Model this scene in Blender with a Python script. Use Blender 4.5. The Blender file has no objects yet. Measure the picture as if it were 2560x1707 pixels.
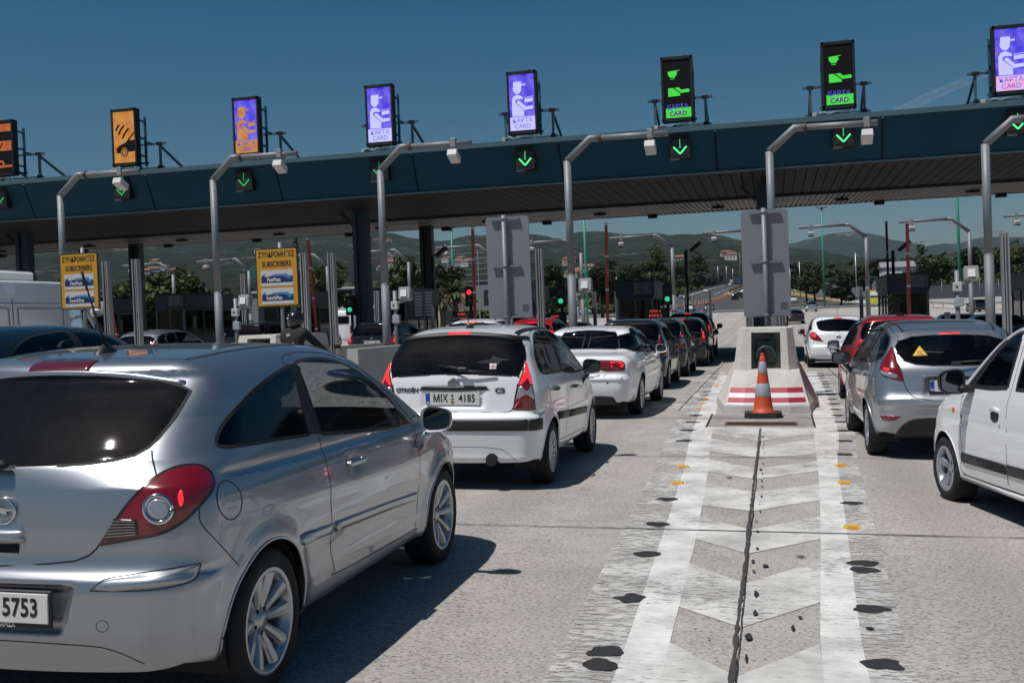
import bpy, bmesh, math, random
import numpy as np
from mathutils import Vector, Matrix
random.seed(7); rng = np.random.default_rng(7)
scene = bpy.context.scene
R_ = math.radians
# ------------------------------------------------------------------ camera
cam_d = bpy.data.cameras.new('camera'); cam = bpy.data.objects.new('camera', cam_d)
scene.collection.objects.link(cam); scene.camera = cam
F_PX, YAW, PITCH, ROLL, CAM_H = 2714.0, R_(13.49), R_(0.94), R_(2.23), 1.576
cam_d.sensor_width = 36.0; cam_d.lens = 36.0 * F_PX / 2560.0
cam_d.clip_start = 0.1; cam_d.clip_end = 30000
fw = Vector((-math.sin(YAW) * math.cos(PITCH), math.cos(YAW) * math.cos(PITCH), -math.sin(PITCH)))
rt = Vector((math.cos(YAW), math.sin(YAW), 0)); up = rt.cross(fw)
r2 = math.cos(ROLL) * rt - math.sin(ROLL) * up; u2 = math.sin(ROLL) * rt + math.cos(ROLL) * up
cam.matrix_world = Matrix(((r2.x, u2.x, -fw.x, 0), (r2.y, u2.y, -fw.y, 0), (r2.z, u2.z, -fw.z, CAM_H), (0, 0, 0, 1)))
# ------------------------------------------------------------------ sun, sky, exposure
SUNV = Vector((0.30, 0.34, -1.0)).normalized()
sd = bpy.data.lights.new('sun', 'SUN'); sd.energy = 5.0; sd.angle = R_(0.53); sd.color = (1.0, 0.965, 0.915)
so = bpy.data.objects.new('sun', sd); scene.collection.objects.link(so); so.location = (-8, -9, 40)
so.rotation_euler = SUNV.to_track_quat('-Z', 'Y').to_euler()
world = bpy.data.worlds.new('World'); scene.world = world; world.use_nodes = True
wn = world.node_tree; wn.nodes.clear()
sky = wn.nodes.new('ShaderNodeTexSky'); sky.sky_type = 'NISHITA'; sky.sun_disc = False
sky.sun_elevation = math.asin(-SUNV.z); sky.sun_rotation = math.atan2(-SUNV.x, -SUNV.y)
sky.altitude = 200; sky.air_density = 1.0; sky.dust_density = 1.4; sky.ozone_density = 2.2
bg = wn.nodes.new('ShaderNodeBackground'); bg.inputs[1].default_value = 0.056
wo = wn.nodes.new('ShaderNodeOutputWorld')
hs = wn.nodes.new('ShaderNodeHueSaturation'); hs.inputs['Saturation'].default_value = 1.5; hs.inputs['Hue'].default_value = .488; wn.links.new(sky.outputs[0], hs.inputs['Color']); wn.links.new(hs.outputs[0], bg.inputs[0]); wn.links.new(bg.outputs[0], wo.inputs[0])
scene.view_settings.view_transform = 'Standard'; scene.view_settings.look = 'None'
scene.view_settings.exposure = -0.30; scene.view_settings.gamma = 1.0
scene.cycles.max_bounces = 8; scene.cycles.transparent_max_bounces = 24
scene.cycles.sample_clamp_indirect = 6.0
scene.cycles.caustics_reflective = False; scene.cycles.caustics_refractive = False
# ------------------------------------------------------------------ helpers
CS = -0.019; TILT = math.atan(0.019)
def ground_z(X, Y):
    X = np.clip(np.asarray(X, float), -26, 26); Y = np.asarray(Y, float)
    fade = np.clip((160 - Y) / 80, 0, 1)
    prof = np.interp(Y, [-100, 70, 100, 140, 200, 280, 365, 500, 675, 1000, 2000, 12000], [0, 0, .25, .95, 2.4, 5.6, 9.4, 14.2, 20.5, 30, 40, 40])
    return X * CS * fade + prof
def gz(x, y): return float(ground_z(x, y))
def tag(o, label=None, cat=None, group=None, kind=None):
    if label: o['label'] = label
    if cat: o['category'] = cat
    if group: o['group'] = group
    if kind: o['kind'] = kind
    return o
def link(o): scene.collection.objects.link(o); return o
def thing(name, label, cat, loc=(0, 0, 0), head=0.0, group=None, tilt=False, kind=None):
    o = bpy.data.objects.new(name, None); link(o); o.location = loc; o.empty_display_size = .3
    o.rotation_euler = (0, TILT if tilt else 0, -head)
    return tag(o, label, cat, group, kind)
def copy_tree(o, parent=None):
    c = o.copy(); link(c); c.parent = parent
    for ch in list(o.children): copy_tree(ch, c)
    return c
_m = {}
def NT(m): return m.node_tree.nodes, m.node_tree.links
def mat(name, col, rough=.6, metal=0.0, coat=0.0, var=.08, scale=6.0, emit=None, estr=0.0, bump=0.0, bscale=40, spec=.5):
    """Principled surface whose base colour wanders a little with a noise texture."""
    if name in _m: return _m[name]
    m = bpy.data.materials.new(name); m.use_nodes = True; N, L = NT(m)
    b = N['Principled BSDF']
    b.inputs['Roughness'].default_value = rough; b.inputs['Metallic'].default_value = metal
    b.inputs['Coat Weight'].default_value = coat; b.inputs['Coat Roughness'].default_value = .03
    b.inputs['Specular IOR Level'].default_value = spec
    tc = N.new('ShaderNodeTexCoord'); no = N.new('ShaderNodeTexNoise'); no.inputs['Scale'].default_value = scale
    no.inputs['Detail'].default_value = 5; L.new(tc.outputs['Object'], no.inputs['Vector'])
    mr = N.new('ShaderNodeMapRange'); mr.inputs[3].default_value = 1 - var; mr.inputs[4].default_value = 1 + var
    L.new(no.outputs[0], mr.inputs[0])
    mx = N.new('ShaderNodeMix'); mx.data_type = 'RGBA'; mx.blend_type = 'MULTIPLY'; mx.inputs[0].default_value = 1
    mx.inputs[6].default_value = (*col, 1); L.new(mr.outputs[0], mx.inputs[7]); L.new(mx.outputs[2], b.inputs['Base Color'])
    if bump:
        n2 = N.new('ShaderNodeTexNoise'); n2.inputs['Scale'].default_value = bscale; n2.inputs['Detail'].default_value = 6
        L.new(tc.outputs['Object'], n2.inputs['Vector'])
        bp = N.new('ShaderNodeBump'); bp.inputs['Strength'].default_value = bump; bp.inputs['Distance'].default_value = .02
        L.new(n2.outputs[0], bp.inputs['Height']); L.new(bp.outputs[0], b.inputs['Normal'])
    if emit:
        b.inputs['Emission Color'].default_value = (*emit, 1); b.inputs['Emission Strength'].default_value = estr
    _m[name] = m; return m
def glassmat(name, tint=(.25, .28, .3), f0=.05, dirt=0.0):
    """Thin window glass: tinted see-through plus a mirror reflection that grows at grazing angles, dust as a faint diffuse film."""
    if name in _m: return _m[name]
    m = bpy.data.materials.new(name); m.use_nodes = True; N, L = NT(m); N.clear()
    out = N.new('ShaderNodeOutputMaterial'); t = N.new('ShaderNodeBsdfTransparent'); t.inputs[0].default_value = (*tint, 1)
    g = N.new('ShaderNodeBsdfGlossy'); g.inputs['Roughness'].default_value = .025; g.inputs['Color'].default_value = (1, 1, 1, 1)
    fr = N.new('ShaderNodeFresnel'); fr.inputs[0].default_value = 1.38
    mx = N.new('ShaderNodeMixShader'); L.new(fr.outputs[0], mx.inputs[0]); L.new(t.outputs[0], mx.inputs[1]); L.new(g.outputs[0], mx.inputs[2])
    last = mx
    if dirt:
        d = N.new('ShaderNodeBsdfPrincipled'); d.inputs['Base Color'].default_value = (.32, .31, .3, 1); d.inputs['Roughness'].default_value = .55
        tc = N.new('ShaderNodeTexCoord'); no = N.new('ShaderNodeTexNoise'); no.inputs['Scale'].default_value = 3; no.inputs['Detail'].default_value = 12; no.inputs['Roughness'].default_value = .75
        L.new(tc.outputs['Object'], no.inputs['Vector'])
        mr = N.new('ShaderNodeMapRange'); mr.inputs[1].default_value = .35; mr.inputs[2].default_value = .85; mr.inputs[3].default_value = dirt * .3; mr.inputs[4].default_value = dirt * 2
        L.new(no.outputs[0], mr.inputs[0]); m2 = N.new('ShaderNodeMixShader')
        L.new(mr.outputs[0], m2.inputs[0]); L.new(mx.outputs[0], m2.inputs[1]); L.new(d.outputs[0], m2.inputs[2]); last = m2
    L.new(last.outputs[0], out.inputs[0]); _m[name] = m; return m
def paint(name, col, metal=0.0, rough=.32, dirt=.1):
    """Car paint under clear coat, with faint road dust towards the sills."""
    if name in _m: return _m[name]
    m = bpy.data.materials.new(name); m.use_nodes = True; N, L = NT(m); b = N['Principled BSDF']
    b.inputs['Metallic'].default_value = metal; b.inputs['Roughness'].default_value = rough
    b.inputs['Coat Weight'].default_value = 1.0; b.inputs['Coat Roughness'].default_value = .03
    tc = N.new('ShaderNodeTexCoord'); no = N.new('ShaderNodeTexNoise'); no.inputs['Scale'].default_value = 5; no.inputs['Detail'].default_value = 10
    L.new(tc.outputs['Object'], no.inputs['Vector']); sp = N.new('ShaderNodeSeparateXYZ'); L.new(tc.outputs['Object'], sp.inputs[0])
    mr = N.new('ShaderNodeMapRange'); mr.inputs[1].default_value = .2; mr.inputs[2].default_value = .75; mr.inputs[3].default_value = 1; mr.inputs[4].default_value = .15
    L.new(sp.outputs[2], mr.inputs[0]); mm = N.new('ShaderNodeMath'); mm.operation = 'MULTIPLY'; L.new(mr.outputs[0], mm.inputs[0]); L.new(no.outputs[0], mm.inputs[1])
    m3 = N.new('ShaderNodeMath'); m3.operation = 'MULTIPLY'; m3.inputs[1].default_value = dirt * 4; L.new(mm.outputs[0], m3.inputs[0]); m3.use_clamp = True
    mx = N.new('ShaderNodeMix'); mx.data_type = 'RGBA'; L.new(m3.outputs[0], mx.inputs[0]); mx.inputs[6].default_value = (*col, 1); mx.inputs[7].default_value = (.2, .185, .165, 1)
    L.new(mx.outputs[2], b.inputs['Base Color'])
    mc = N.new('ShaderNodeMapRange'); mc.inputs[3].default_value = 1; mc.inputs[4].default_value = .3; L.new(m3.outputs[0], mc.inputs[0]); L.new(mc.outputs[0], b.inputs['Coat Weight'])
    _m[name] = m; return m
def emat(name, col, s, base=(.02, .02, .02), rough=.4):
    if name in _m: return _m[name]
    return mat(name, base, rough, 0, 0, 0.02, 6, emit=col, estr=s)
class MB:
    """Collects shapes and links them as one mesh object."""
    def __init__(s): s.v = []; s.f = []; s.m = []; s.sm = []; s.cur = 0
    def add(s, vs, fs, smooth=False):
        n = len(s.v); s.v += [tuple(map(float, v)) for v in vs]
        for f in fs: s.f.append(tuple(i + n for i in f)); s.m.append(s.cur); s.sm.append(smooth)
        return s
    def box(s, c, d, rot=None, bev=0.0):
        x, y, z = d[0] / 2, d[1] / 2, d[2] / 2
        if bev:
            vs = []; b = min(bev, x * .9, y * .9, z * .9)
            for sz in (-1, 1):
                for (iz, ib) in (((z), b), ((z - b), 0)) if sz == 1 else (((z - b), 0), ((z), b)):
                    for sx, sy, o in ((-1, -1, 0), (-1, -1, 1), (1, -1, 0), (1, -1, 1), (1, 1, 0), (1, 1, 1), (-1, 1, 0), (-1, 1, 1)):
                        if (sx * sy > 0) == (o == 0): px, py = x - ib, y - b - 0
                        else: px, py = x - b, y - ib
                        if ib: px, py = min(px, x - b), min(py, y - b)
                        vs.append((sx * px, sy * py, sz * iz))
            # order: bottom ring first
            ring = [vs[8:16], vs[0:8], vs[24:32], vs[16:24]]
            vs = []; 
            import itertools
            rings = [[(p[0], p[1], -z) for p in vs_ring(x - b, y - b, b * .0)] for vs_ring in ()]
            def oct_(hx, hy, bb): return [(-hx + bb, -hy), (hx - bb, -hy), (hx, -hy + bb), (hx, hy - bb), (hx - bb, hy), (-hx + bb, hy), (-hx, hy - bb), (-hx, -hy + bb)]
            rings = [[(p[0], p[1], -z) for p in oct_(x - b, y - b, b * .4)], [(p[0], p[1], -z + b) for p in oct_(x, y, b)], [(p[0], p[1], z - b) for p in oct_(x, y, b)], [(p[0], p[1], z) for p in oct_(x - b, y - b, b * .4)]]
            vs = [p for r in rings for p in r]; fs = []
            for k in range(3):
                for i in range(8): j = (i + 1) % 8; fs.append((k * 8 + i, k * 8 + j, k * 8 + 8 + j, k * 8 + 8 + i))
            fs.append(tuple(range(7, -1, -1))); fs.append(tuple(range(24, 32)))
        else:
            vs = [(a * x, b * y, c_ * z) for c_ in (-1, 1) for a, b in ((-1, -1), (1, -1), (1, 1), (-1, 1))]
            fs = [(3, 2, 1, 0), (4, 5, 6, 7), (0, 1, 5, 4), (1, 2, 6, 5), (2, 3, 7, 6), (3, 0, 4, 7)]
        M = rot if rot is not None else Matrix.Identity(3)
        C = Vector(c); vs = [C + M @ Vector(p) for p in vs]
        return s.add(vs, fs)
    def bar(s, a, b, w, h=None):
        a, b = Vector(a), Vector(b); d = b - a; h = h or w
        q = d.to_track_quat('Z', 'X' if abs(d.normalized().x) < .9 else 'Y').to_matrix()
        return s.box((a + b) / 2, (w, h, d.length), q)
    def tube(s, pts, r, n=10, cap=True, smooth=True):
        pts = [Vector(p) for p in pts]; rs = r if isinstance(r, (list, tuple)) else [r] * len(pts)
        vs = []; t0 = (pts[1] - pts[0]).normalized(); nrm = t0.orthogonal().normalized()
        for i, p in enumerate(pts):
            if i == 0: t = (pts[1] - pts[0])
            elif i == len(pts) - 1: t = pts[-1] - pts[-2]
            else: t = (pts[i + 1] - p).normalized() + (p - pts[i - 1]).normalized()
            t = t.normalized(); nrm = (nrm - t * nrm.dot(t)).normalized(); bn = t.cross(nrm)
            for k in range(n):
                a = 2 * math.pi * k / n; vs.append(p + (nrm * math.cos(a) + bn * math.sin(a)) * rs[i])
        fs = []
        for i in range(len(pts) - 1):
            for k in range(n): j = (k + 1) % n; fs.append((i * n + k, i * n + j, (i + 1) * n + j, (i + 1) * n + k))
        s.add(vs, fs, smooth)
        if cap:
            m = len(pts) - 1; c = len(s.v) - len(vs)
            for f in (tuple(c + k for k in range(n - 1, -1, -1)), tuple(c + m * n + k for k in range(n))):
                s.f.append(f); s.m.append(s.cur); s.sm.append(False)
        return s
    def cyl(s, a, b, r, n=16, r2=None, smooth=True): return s.tube([a, b], [r, r if r2 is None else r2], n, True, smooth)
    def lathe(s, prof, n=24, c=(0, 0, 0), axis='Z', smooth=True, cap=False):
        vs = []; C = Vector(c)
        for (r, h) in prof:
            for k in range(n):
                a = 2 * math.pi * k / n; x, y = r * math.cos(a), r * math.sin(a)
                vs.append(C + (Vector((x, y, h)) if axis == 'Z' else Vector((h, x, y)) if axis == 'X' else Vector((x, h, y))))
        fs = []
        for i in range(len(prof) - 1):
            for k in range(n): j = (k + 1) % n; fs.append((i * n + k, i * n + j, (i + 1) * n + j, (i + 1) * n + k))
        return s.add(vs, fs, smooth)
    def prism(s, poly, f0, f1, smooth=False):
        """poly: 2D points; f0/f1 map (u,v) to a 3D point on the near and far side."""
        n = len(poly); vs = [f0(*p) for p in poly] + [f1(*p) for p in poly]
        fs = [tuple(range(n - 1, -1, -1)), tuple(range(n, 2 * n))] + [(i, (i + 1) % n, n + (i + 1) % n, n + i) for i in range(n)]
        return s.add(vs, fs, smooth)
    def build(s, name, mats, parent=None, kind=None):
        me = bpy.data.meshes.new(name); me.from_pydata([tuple(v) for v in s.v], [], s.f)
        mats = mats if isinstance(mats, (list, tuple)) else [mats]
        for m in mats: me.materials.append(m)
        me.polygons.foreach_set('material_index', s.m); me.polygons.foreach_set('use_smooth', s.sm); me.update()
        o = bpy.data.objects.new(name, me); link(o); o.parent = parent
        if kind: o['kind'] = kind
        return o
def np_mesh(name, V, Fq, mats, parent=None, midx=None, normals=None, smooth=True):
    me = bpy.data.meshes.new(name); me.from_pydata(V.tolist(), [], Fq.tolist() if hasattr(Fq, 'tolist') else Fq)
    for m in (mats if isinstance(mats, (list, tuple)) else [mats]): me.materials.append(m)
    if midx is not None: me.polygons.foreach_set('material_index', np.asarray(midx, dtype=np.int32))
    me.polygons.foreach_set('use_smooth', [smooth] * len(me.polygons)); me.update()
    if normals is not None: me.normals_split_custom_set_from_vertices(normals.tolist())
    o = bpy.data.objects.new(name, me); link(o); o.parent = parent; return o
_tc = {}
def text_mesh(txt, size, mtl, name='lettering', parent=None, M=None, align='CENTER', extrude=.0, xs=1.0, bold=0.0, spacing=1.0):
    cu = bpy.data.curves.new('t', 'FONT'); cu.body = txt; cu.size = size; cu.align_x = align; cu.align_y = 'CENTER'; cu.extrude = extrude; cu.offset = bold; cu.space_character = spacing
    cu.resolution_u = 3
    o = bpy.data.objects.new('t', cu); link(o); dg = bpy.context.evaluated_depsgraph_get()
    me = bpy.data.meshes.new_from_object(o.evaluated_get(dg)); bpy.data.objects.remove(o); bpy.data.curves.remove(cu)
    me.transform(Matrix.Diagonal((xs, 1, 1, 1)))
    if M is not None: me.transform(M)
    me.materials.clear(); me.materials.append(mtl)
    ob = bpy.data.objects.new(name, me); link(ob); ob.parent = parent; return ob
# plane frames for lettering: facing the camera (-Y) or facing +X / -X
def face_back(x, y, z): return Matrix.Translation((x, y, z)) @ Matrix.Rotation(R_(90), 4, 'X')
# ------------------------------------------------------------------ car bodies
def pchip(xs, ys):
    xs = np.array(xs, float); ys = np.array(ys, float); h = np.diff(xs); d = np.diff(ys) / h
    m = np.zeros(len(xs)); m[0] = d[0]; m[-1] = d[-1]
    for i in range(1, len(xs) - 1):
        if d[i - 1] * d[i] > 0:
            w1 = 2 * h[i] + h[i - 1]; w2 = h[i] + 2 * h[i - 1]; m[i] = (w1 + w2) / (w1 / d[i - 1] + w2 / d[i])
    def f(x):
        x = np.clip(x, xs[0], xs[-1]); i = np.clip(np.searchsorted(xs, x) - 1, 0, len(xs) - 2)
        t = (x - xs[i]) / h[i]; t2 = t * t; t3 = t2 * t
        return (2 * t3 - 3 * t2 + 1) * ys[i] + (t3 - 2 * t2 + t) * h[i] * m[i] + (-2 * t3 + 3 * t2) * ys[i + 1] + (t3 - t2) * h[i] * m[i + 1]
    # tabulate for speed
    X = np.linspace(xs[0], xs[-1], 1500); Y = f(X)
    return lambda x: np.interp(x, X, Y)
def smax(a, b, k):
    h = np.maximum(k - np.abs(a - b), 0) / k
    return np.maximum(a, b) + h * h * k * .25
class Body:
    def __init__(s, sp):
        s.sp = sp; s.top = pchip(*zip(*sp['top'])); s.rear = pchip(*zip(*sp['rear'])); s.front = pchip(*zip(*sp['front']))
        s.plan = pchip(*zip(*sp['plan'])); s.sec = pchip(*zip(*sp['sec']))
        s.lr = min(p[1] for p in sp['rear']); s.lf = max(p[1] for p in sp['front']); s.zt = max(p[1] for p in sp['top'])
        s.zb = sp.get('zb', .2); s.bumps = sp.get('bumps')
    def F(s, l, w, z):
        sp = s.sp; a = np.abs(w); e = .01
        W = s.plan(l) - s.sec(z)
        ght = sp.get('gh', (0.0, 1.0)); bz = sp.get('belt', .95)
        if ght[0]: W = W - ght[0] * np.clip((z - bz) / .4, 0, 1) * np.clip((ght[1] - l) / (ght[1] - s.lr), 0, 1) ** 1.5
        ds = a - W
        rw = sp.get('arch', .36)
        for wx in (0.0, sp['wb']):
            r = np.sqrt((l - wx) ** 2 + (z - sp.get('wr', .3)) ** 2)
            ds = ds - sp.get('flare', .015) * np.exp(-((r - rw - .015) / .06) ** 2)
        if s.bumps is not None: ds = ds + s.bumps(l, a, z)
        lt = l + sp.get('cs', .12) * a * a * np.where(l > sp.get('lmid', 1.2), 1, 0)
        zt = s.top(lt) - sp.get('crown', .06) * a * a
        sl = (s.top(lt + e) - s.top(lt - e)) / (2 * e)
        dt = (z - zt) / np.sqrt(1 + sl * sl)
        lr = s.rear(z); rs = (s.rear(z + e) - s.rear(z - e)) / (2 * e)
        dr = (lr + (np.interp(z, *sp['crz']) if 'crz' in sp else sp.get('cr', .12)) * a * a - l) / np.sqrt(1 + rs * rs)
        if 'rbump' in sp: dr = dr + sp['rbump'](l, a, z)
        lf = s.front(z); df = (l - lf + sp.get('cf', .3) * a * a)
        k = sp.get('k', (.16, .22, .22, .1))
        kr = k[1] if 'kz' not in sp else np.interp(z, sp['kz'][0], sp['kz'][1]); f = smax(ds, dt, k[0]); f = smax(f, dr, kr); f = smax(f, df, k[2]); f = smax(f, s.zb - z, k[3])
        return f
    def solve(s, O, D, t0, t1, n=22):
        a = np.full(len(O), t0, float); b = np.full(len(O), t1, float)
        for _ in range(n):
            m = (a + b) / 2; p = O + D * m[:, None]; ins = s.F(p[:, 0], p[:, 1], p[:, 2]) < 0
            a = np.where(ins, m, a); b = np.where(ins, b, m)
        return O + D * ((a + b) / 2)[:, None]
    def normal(s, P, e=.004):
        g = np.stack([s.F(P[:, 0] + (e if i == 0 else 0), P[:, 1] + (e if i == 1 else 0), P[:, 2] + (e if i == 2 else 0)) -
                      s.F(P[:, 0] - (e if i == 0 else 0), P[:, 1] - (e if i == 1 else 0), P[:, 2] - (e if i == 2 else 0)) for i in range(3)], 1)
        return g / np.maximum(np.linalg.norm(g, axis=1, keepdims=True), 1e-9)
    # surface point from a side view (l,z), a rear view (w,z), a front view, or from above (l,w)
    def side(s, l, z, sg=1):
        l = np.asarray(l, float); z = np.asarray(z, float); O = np.stack([l, 0 * l + .05 * sg, z], 1); D = np.tile([0, float(sg), 0], (len(l), 1)); return s.solve(O, D, 0, 1.3)
    def rearv(s, w, z):
        w = np.asarray(w, float); z = np.asarray(z, float); O = np.stack([0 * w + s.sp.get('rmid', .25), w, z], 1); D = np.tile([-1., 0, 0], (len(w), 1)); return s.solve(O, D, 0, 2.2)
    def frontv(s, w, z):
        w = np.asarray(w, float); z = np.asarray(z, float); O = np.stack([0 * w + s.sp.get('lmid', 1.2), w, z], 1); D = np.tile([1., 0, 0], (len(w), 1)); return s.solve(O, D, 0, 3.5)
    def topv(s, l, w):
        l = np.asarray(l, float); w = np.asarray(w, float); O = np.stack([l, w, 0 * l + .6], 1); D = np.tile([0., 0, 1], (len(w), 1)); return s.solve(O, D, 0, 1.6)
    def shell(s, cell):
        lr, lf = s.lr - .15, s.lf + .15; zb, zt = s.zb - .02, s.zt + .15; w = .98
        nl = int((lf - lr) / cell); nz = int((zt - zb) / cell * .95); nw = int(2 * w / cell)
        P = []; Fc = []
        def patch(fn, nu, nv, flip):
            u = np.linspace(0, 1, nu + 1); v = np.linspace(0, 1, nv + 1); U, V_ = np.meshgrid(u, v, indexing='ij')
            q = fn(U.ravel(), V_.ravel()); base = sum(len(p) for p in P); P.append(q)
            i = np.arange(nu)[:, None] * (nv + 1) + np.arange(nv)[None, :]; i = i.ravel() + base
            f = np.stack([i, i + nv + 1, i + nv + 2, i + 1], 1); Fc.append(f[:, ::-1] if flip else f)
        L_ = lambda u: lr + (lf - lr) * u
        Z_ = lambda v: zb + (zt - zb) * v
        W_ = lambda v: -w + 2 * w * v
        patch(lambda u, v: np.stack([L_(u), 0 * u + w, Z_(v)], 1), nl, nz, True)
        patch(lambda u, v: np.stack([L_(u), 0 * u - w, Z_(v)], 1), nl, nz, False)
        patch(lambda u, v: np.stack([L_(u), W_(v), 0 * u + zt], 1), nl, nw, False)
        patch(lambda u, v: np.stack([0 * u + lr, W_(u), Z_(v)], 1), nw, nz, False)
        patch(lambda u, v: np.stack([0 * u + lf, W_(u), Z_(v)], 1), nw, nz, True)
        Qp = np.concatenate(P); Fq = np.concatenate(Fc)
        in0 = s.lr + .62; in1 = s.lf - .8
        O = np.stack([in0 + (Qp[:, 0] - lr) / (lf - lr) * (in1 - in0), Qp[:, 1] * .35, .42 + (Qp[:, 2] - zb) / (zt - zb) * .38], 1)
        D = Qp - O; S = s.solve(O, D, 0, 1.05)
        # merge duplicates along patch edges
        key = np.round(S * 2000).astype(np.int64); _, idx, inv = np.unique(key, axis=0, return_index=True, return_inverse=True)
        inv = inv.reshape(-1); V = S[idx]; Fq = inv[Fq]
        ok = np.array([len(set(r)) >= 3 for r in Fq.tolist()]); Fq = Fq[ok]
        return V, Fq
def in_poly(x, y, poly):
    ins = np.zeros(len(x), bool); n = len(poly)
    for i in range(n):
        x1, y1 = poly[i]; x2, y2 = poly[(i + 1) % n]
        c = (y1 > y) != (y2 > y)
        with np.errstate(divide='ignore', invalid='ignore'): xi = (x2 - x1) * (y - y1) / (y2 - y1 + 1e-12) + x1
        ins ^= c & (x < xi)
    return ins
def snap_to(x, y, poly):
    """nearest point on the closed outline; corners attract points close to them"""
    A = np.array(poly, float); B = np.roll(A, -1, 0); P = np.stack([x, y], 1)
    best = np.full(len(x), 1e9); out = P.copy()
    for a, b in zip(A, B):
        d = b - a; t = np.clip(((P - a) @ d) / max(d @ d, 1e-12), 0, 1); q = a + t[:, None] * d
        dd = np.linalg.norm(P - q, axis=1); m = dd < best; best[m] = dd[m]; out[m] = q[m]
    return out[:, 0], out[:, 1], best
def smooth_poly(pts, n=12, sharp=()):
    """closed Catmull-Rom outline; indices in sharp stay corners"""
    P = [np.array(p, float) for p in pts]; N = len(P); out = []
    for i in range(N):
        p0, p1, p2, p3 = P[i - 1], P[i], P[(i + 1) % N], P[(i + 2) % N]
        if i in sharp: p0 = p1 - (p2 - p1)
        if (i + 1) % N in sharp: p3 = p2 + (p2 - p1)
        for k in range(n):
            t = k / n; out.append(tuple(.5 * ((2 * p1) + (-p0 + p2) * t + (2 * p0 - 5 * p1 + 4 * p2 - p3) * t * t + (-p0 + 3 * p1 - 3 * p2 + p3) * t ** 3)))
    return out
def smooth_line(pts, n=10):
    P = [np.array(p, float) for p in pts]; P = [2 * P[0] - P[1]] + P + [2 * P[-1] - P[-2]]; out = []
    for i in range(1, len(P) - 2):
        p0, p1, p2, p3 = P[i - 1:i + 3]
        for k in range(n):
            t = k / n; out.append(tuple(.5 * ((2 * p1) + (-p0 + p2) * t + (2 * p0 - 5 * p1 + 4 * p2 - p3) * t * t + (-p0 + 3 * p1 - 3 * p2 + p3) * t ** 3)))
    out.append(tuple(P[-2])); return out
L2X = lambda V: np.stack([V[:, 1], V[:, 0], V[:, 2]], 1)      # (l,w,z) -> local (x=w, y=l, z)
def region(view, poly): return (view, poly)
def split_body(B, V, Fq, regions, arch_r, wb, wr):
    """regions: list of (name, view, poly, side) -> face index sets sharing exact outlines"""
    V = V.copy(); owner = np.zeros(len(Fq), int); locked = np.zeros(len(V), bool)
    def face_c():
        return V[Fq].mean(1)
    def nrm_f(C): return B.normal(C)
    jobs = []
    for wx in (0.0, wb):
        th = np.linspace(0, 2 * math.pi, 72, endpoint=False)
        poly = [(wx + arch_r * math.cos(t), wr + arch_r * math.sin(t)) for t in th]
        for sg in (1, -1): jobs.append((-1, 'side', poly, sg))
    for i, (nm, view, poly, sg) in enumerate(regions): jobs.append((i + 1, view, poly, sg))
    for code, view, poly, sg in jobs:
        C = face_c(); Nn = nrm_f(C)
        if view == 'side': m = (C[:, 1] * sg > .3); x, y = C[:, 0], C[:, 2]
        elif view == 'rear': m = (Nn[:, 0] < -.03) & (C[:, 0] < B.sp.get('rmid', .25)) ; x, y = C[:, 1], C[:, 2]
        elif view == 'front': m = (Nn[:, 0] > .1) & (C[:, 0] > B.sp.get('lmid', 1.2)); x, y = C[:, 1], C[:, 2]
        else: m = (Nn[:, 2] > .3); x, y = C[:, 0], C[:, 1]
        free = (owner == 0) | (owner == sg_parent.get(code, 0))
        sel = m & free; ins = np.zeros(len(Fq), bool); ins[sel] = in_poly(x[sel], y[sel], poly)
        if not ins.any(): continue
        vin = np.zeros(len(V), bool); vin[Fq[ins].ravel()] = True
        vout = np.zeros(len(V), bool); vout[Fq[~ins].ravel()] = True
        vb = np.where(vin & vout & ~locked)[0]
        if view == 'side': a, b, d = snap_to(V[vb, 0], V[vb, 2], poly)
        elif view == 'top': a, b, d = snap_to(V[vb, 0], V[vb, 1], poly)
        else: a, b, d = snap_to(V[vb, 1], V[vb, 2], poly)
        k = d < .06; vb, a, b = vb[k], a[k], b[k]
        if view == 'side': P = B.side(a, b, sg)
        elif view == 'rear': P = B.rearv(a, b)
        elif view == 'front': P = B.frontv(a, b)
        else: P = B.topv(a, b)
        good = np.linalg.norm(P - V[vb], axis=1) < .16
        V[vb[good]] = P[good]; locked[vb[good]] = True; owner[ins] = code
    return V, owner
sg_parent = {}
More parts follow.
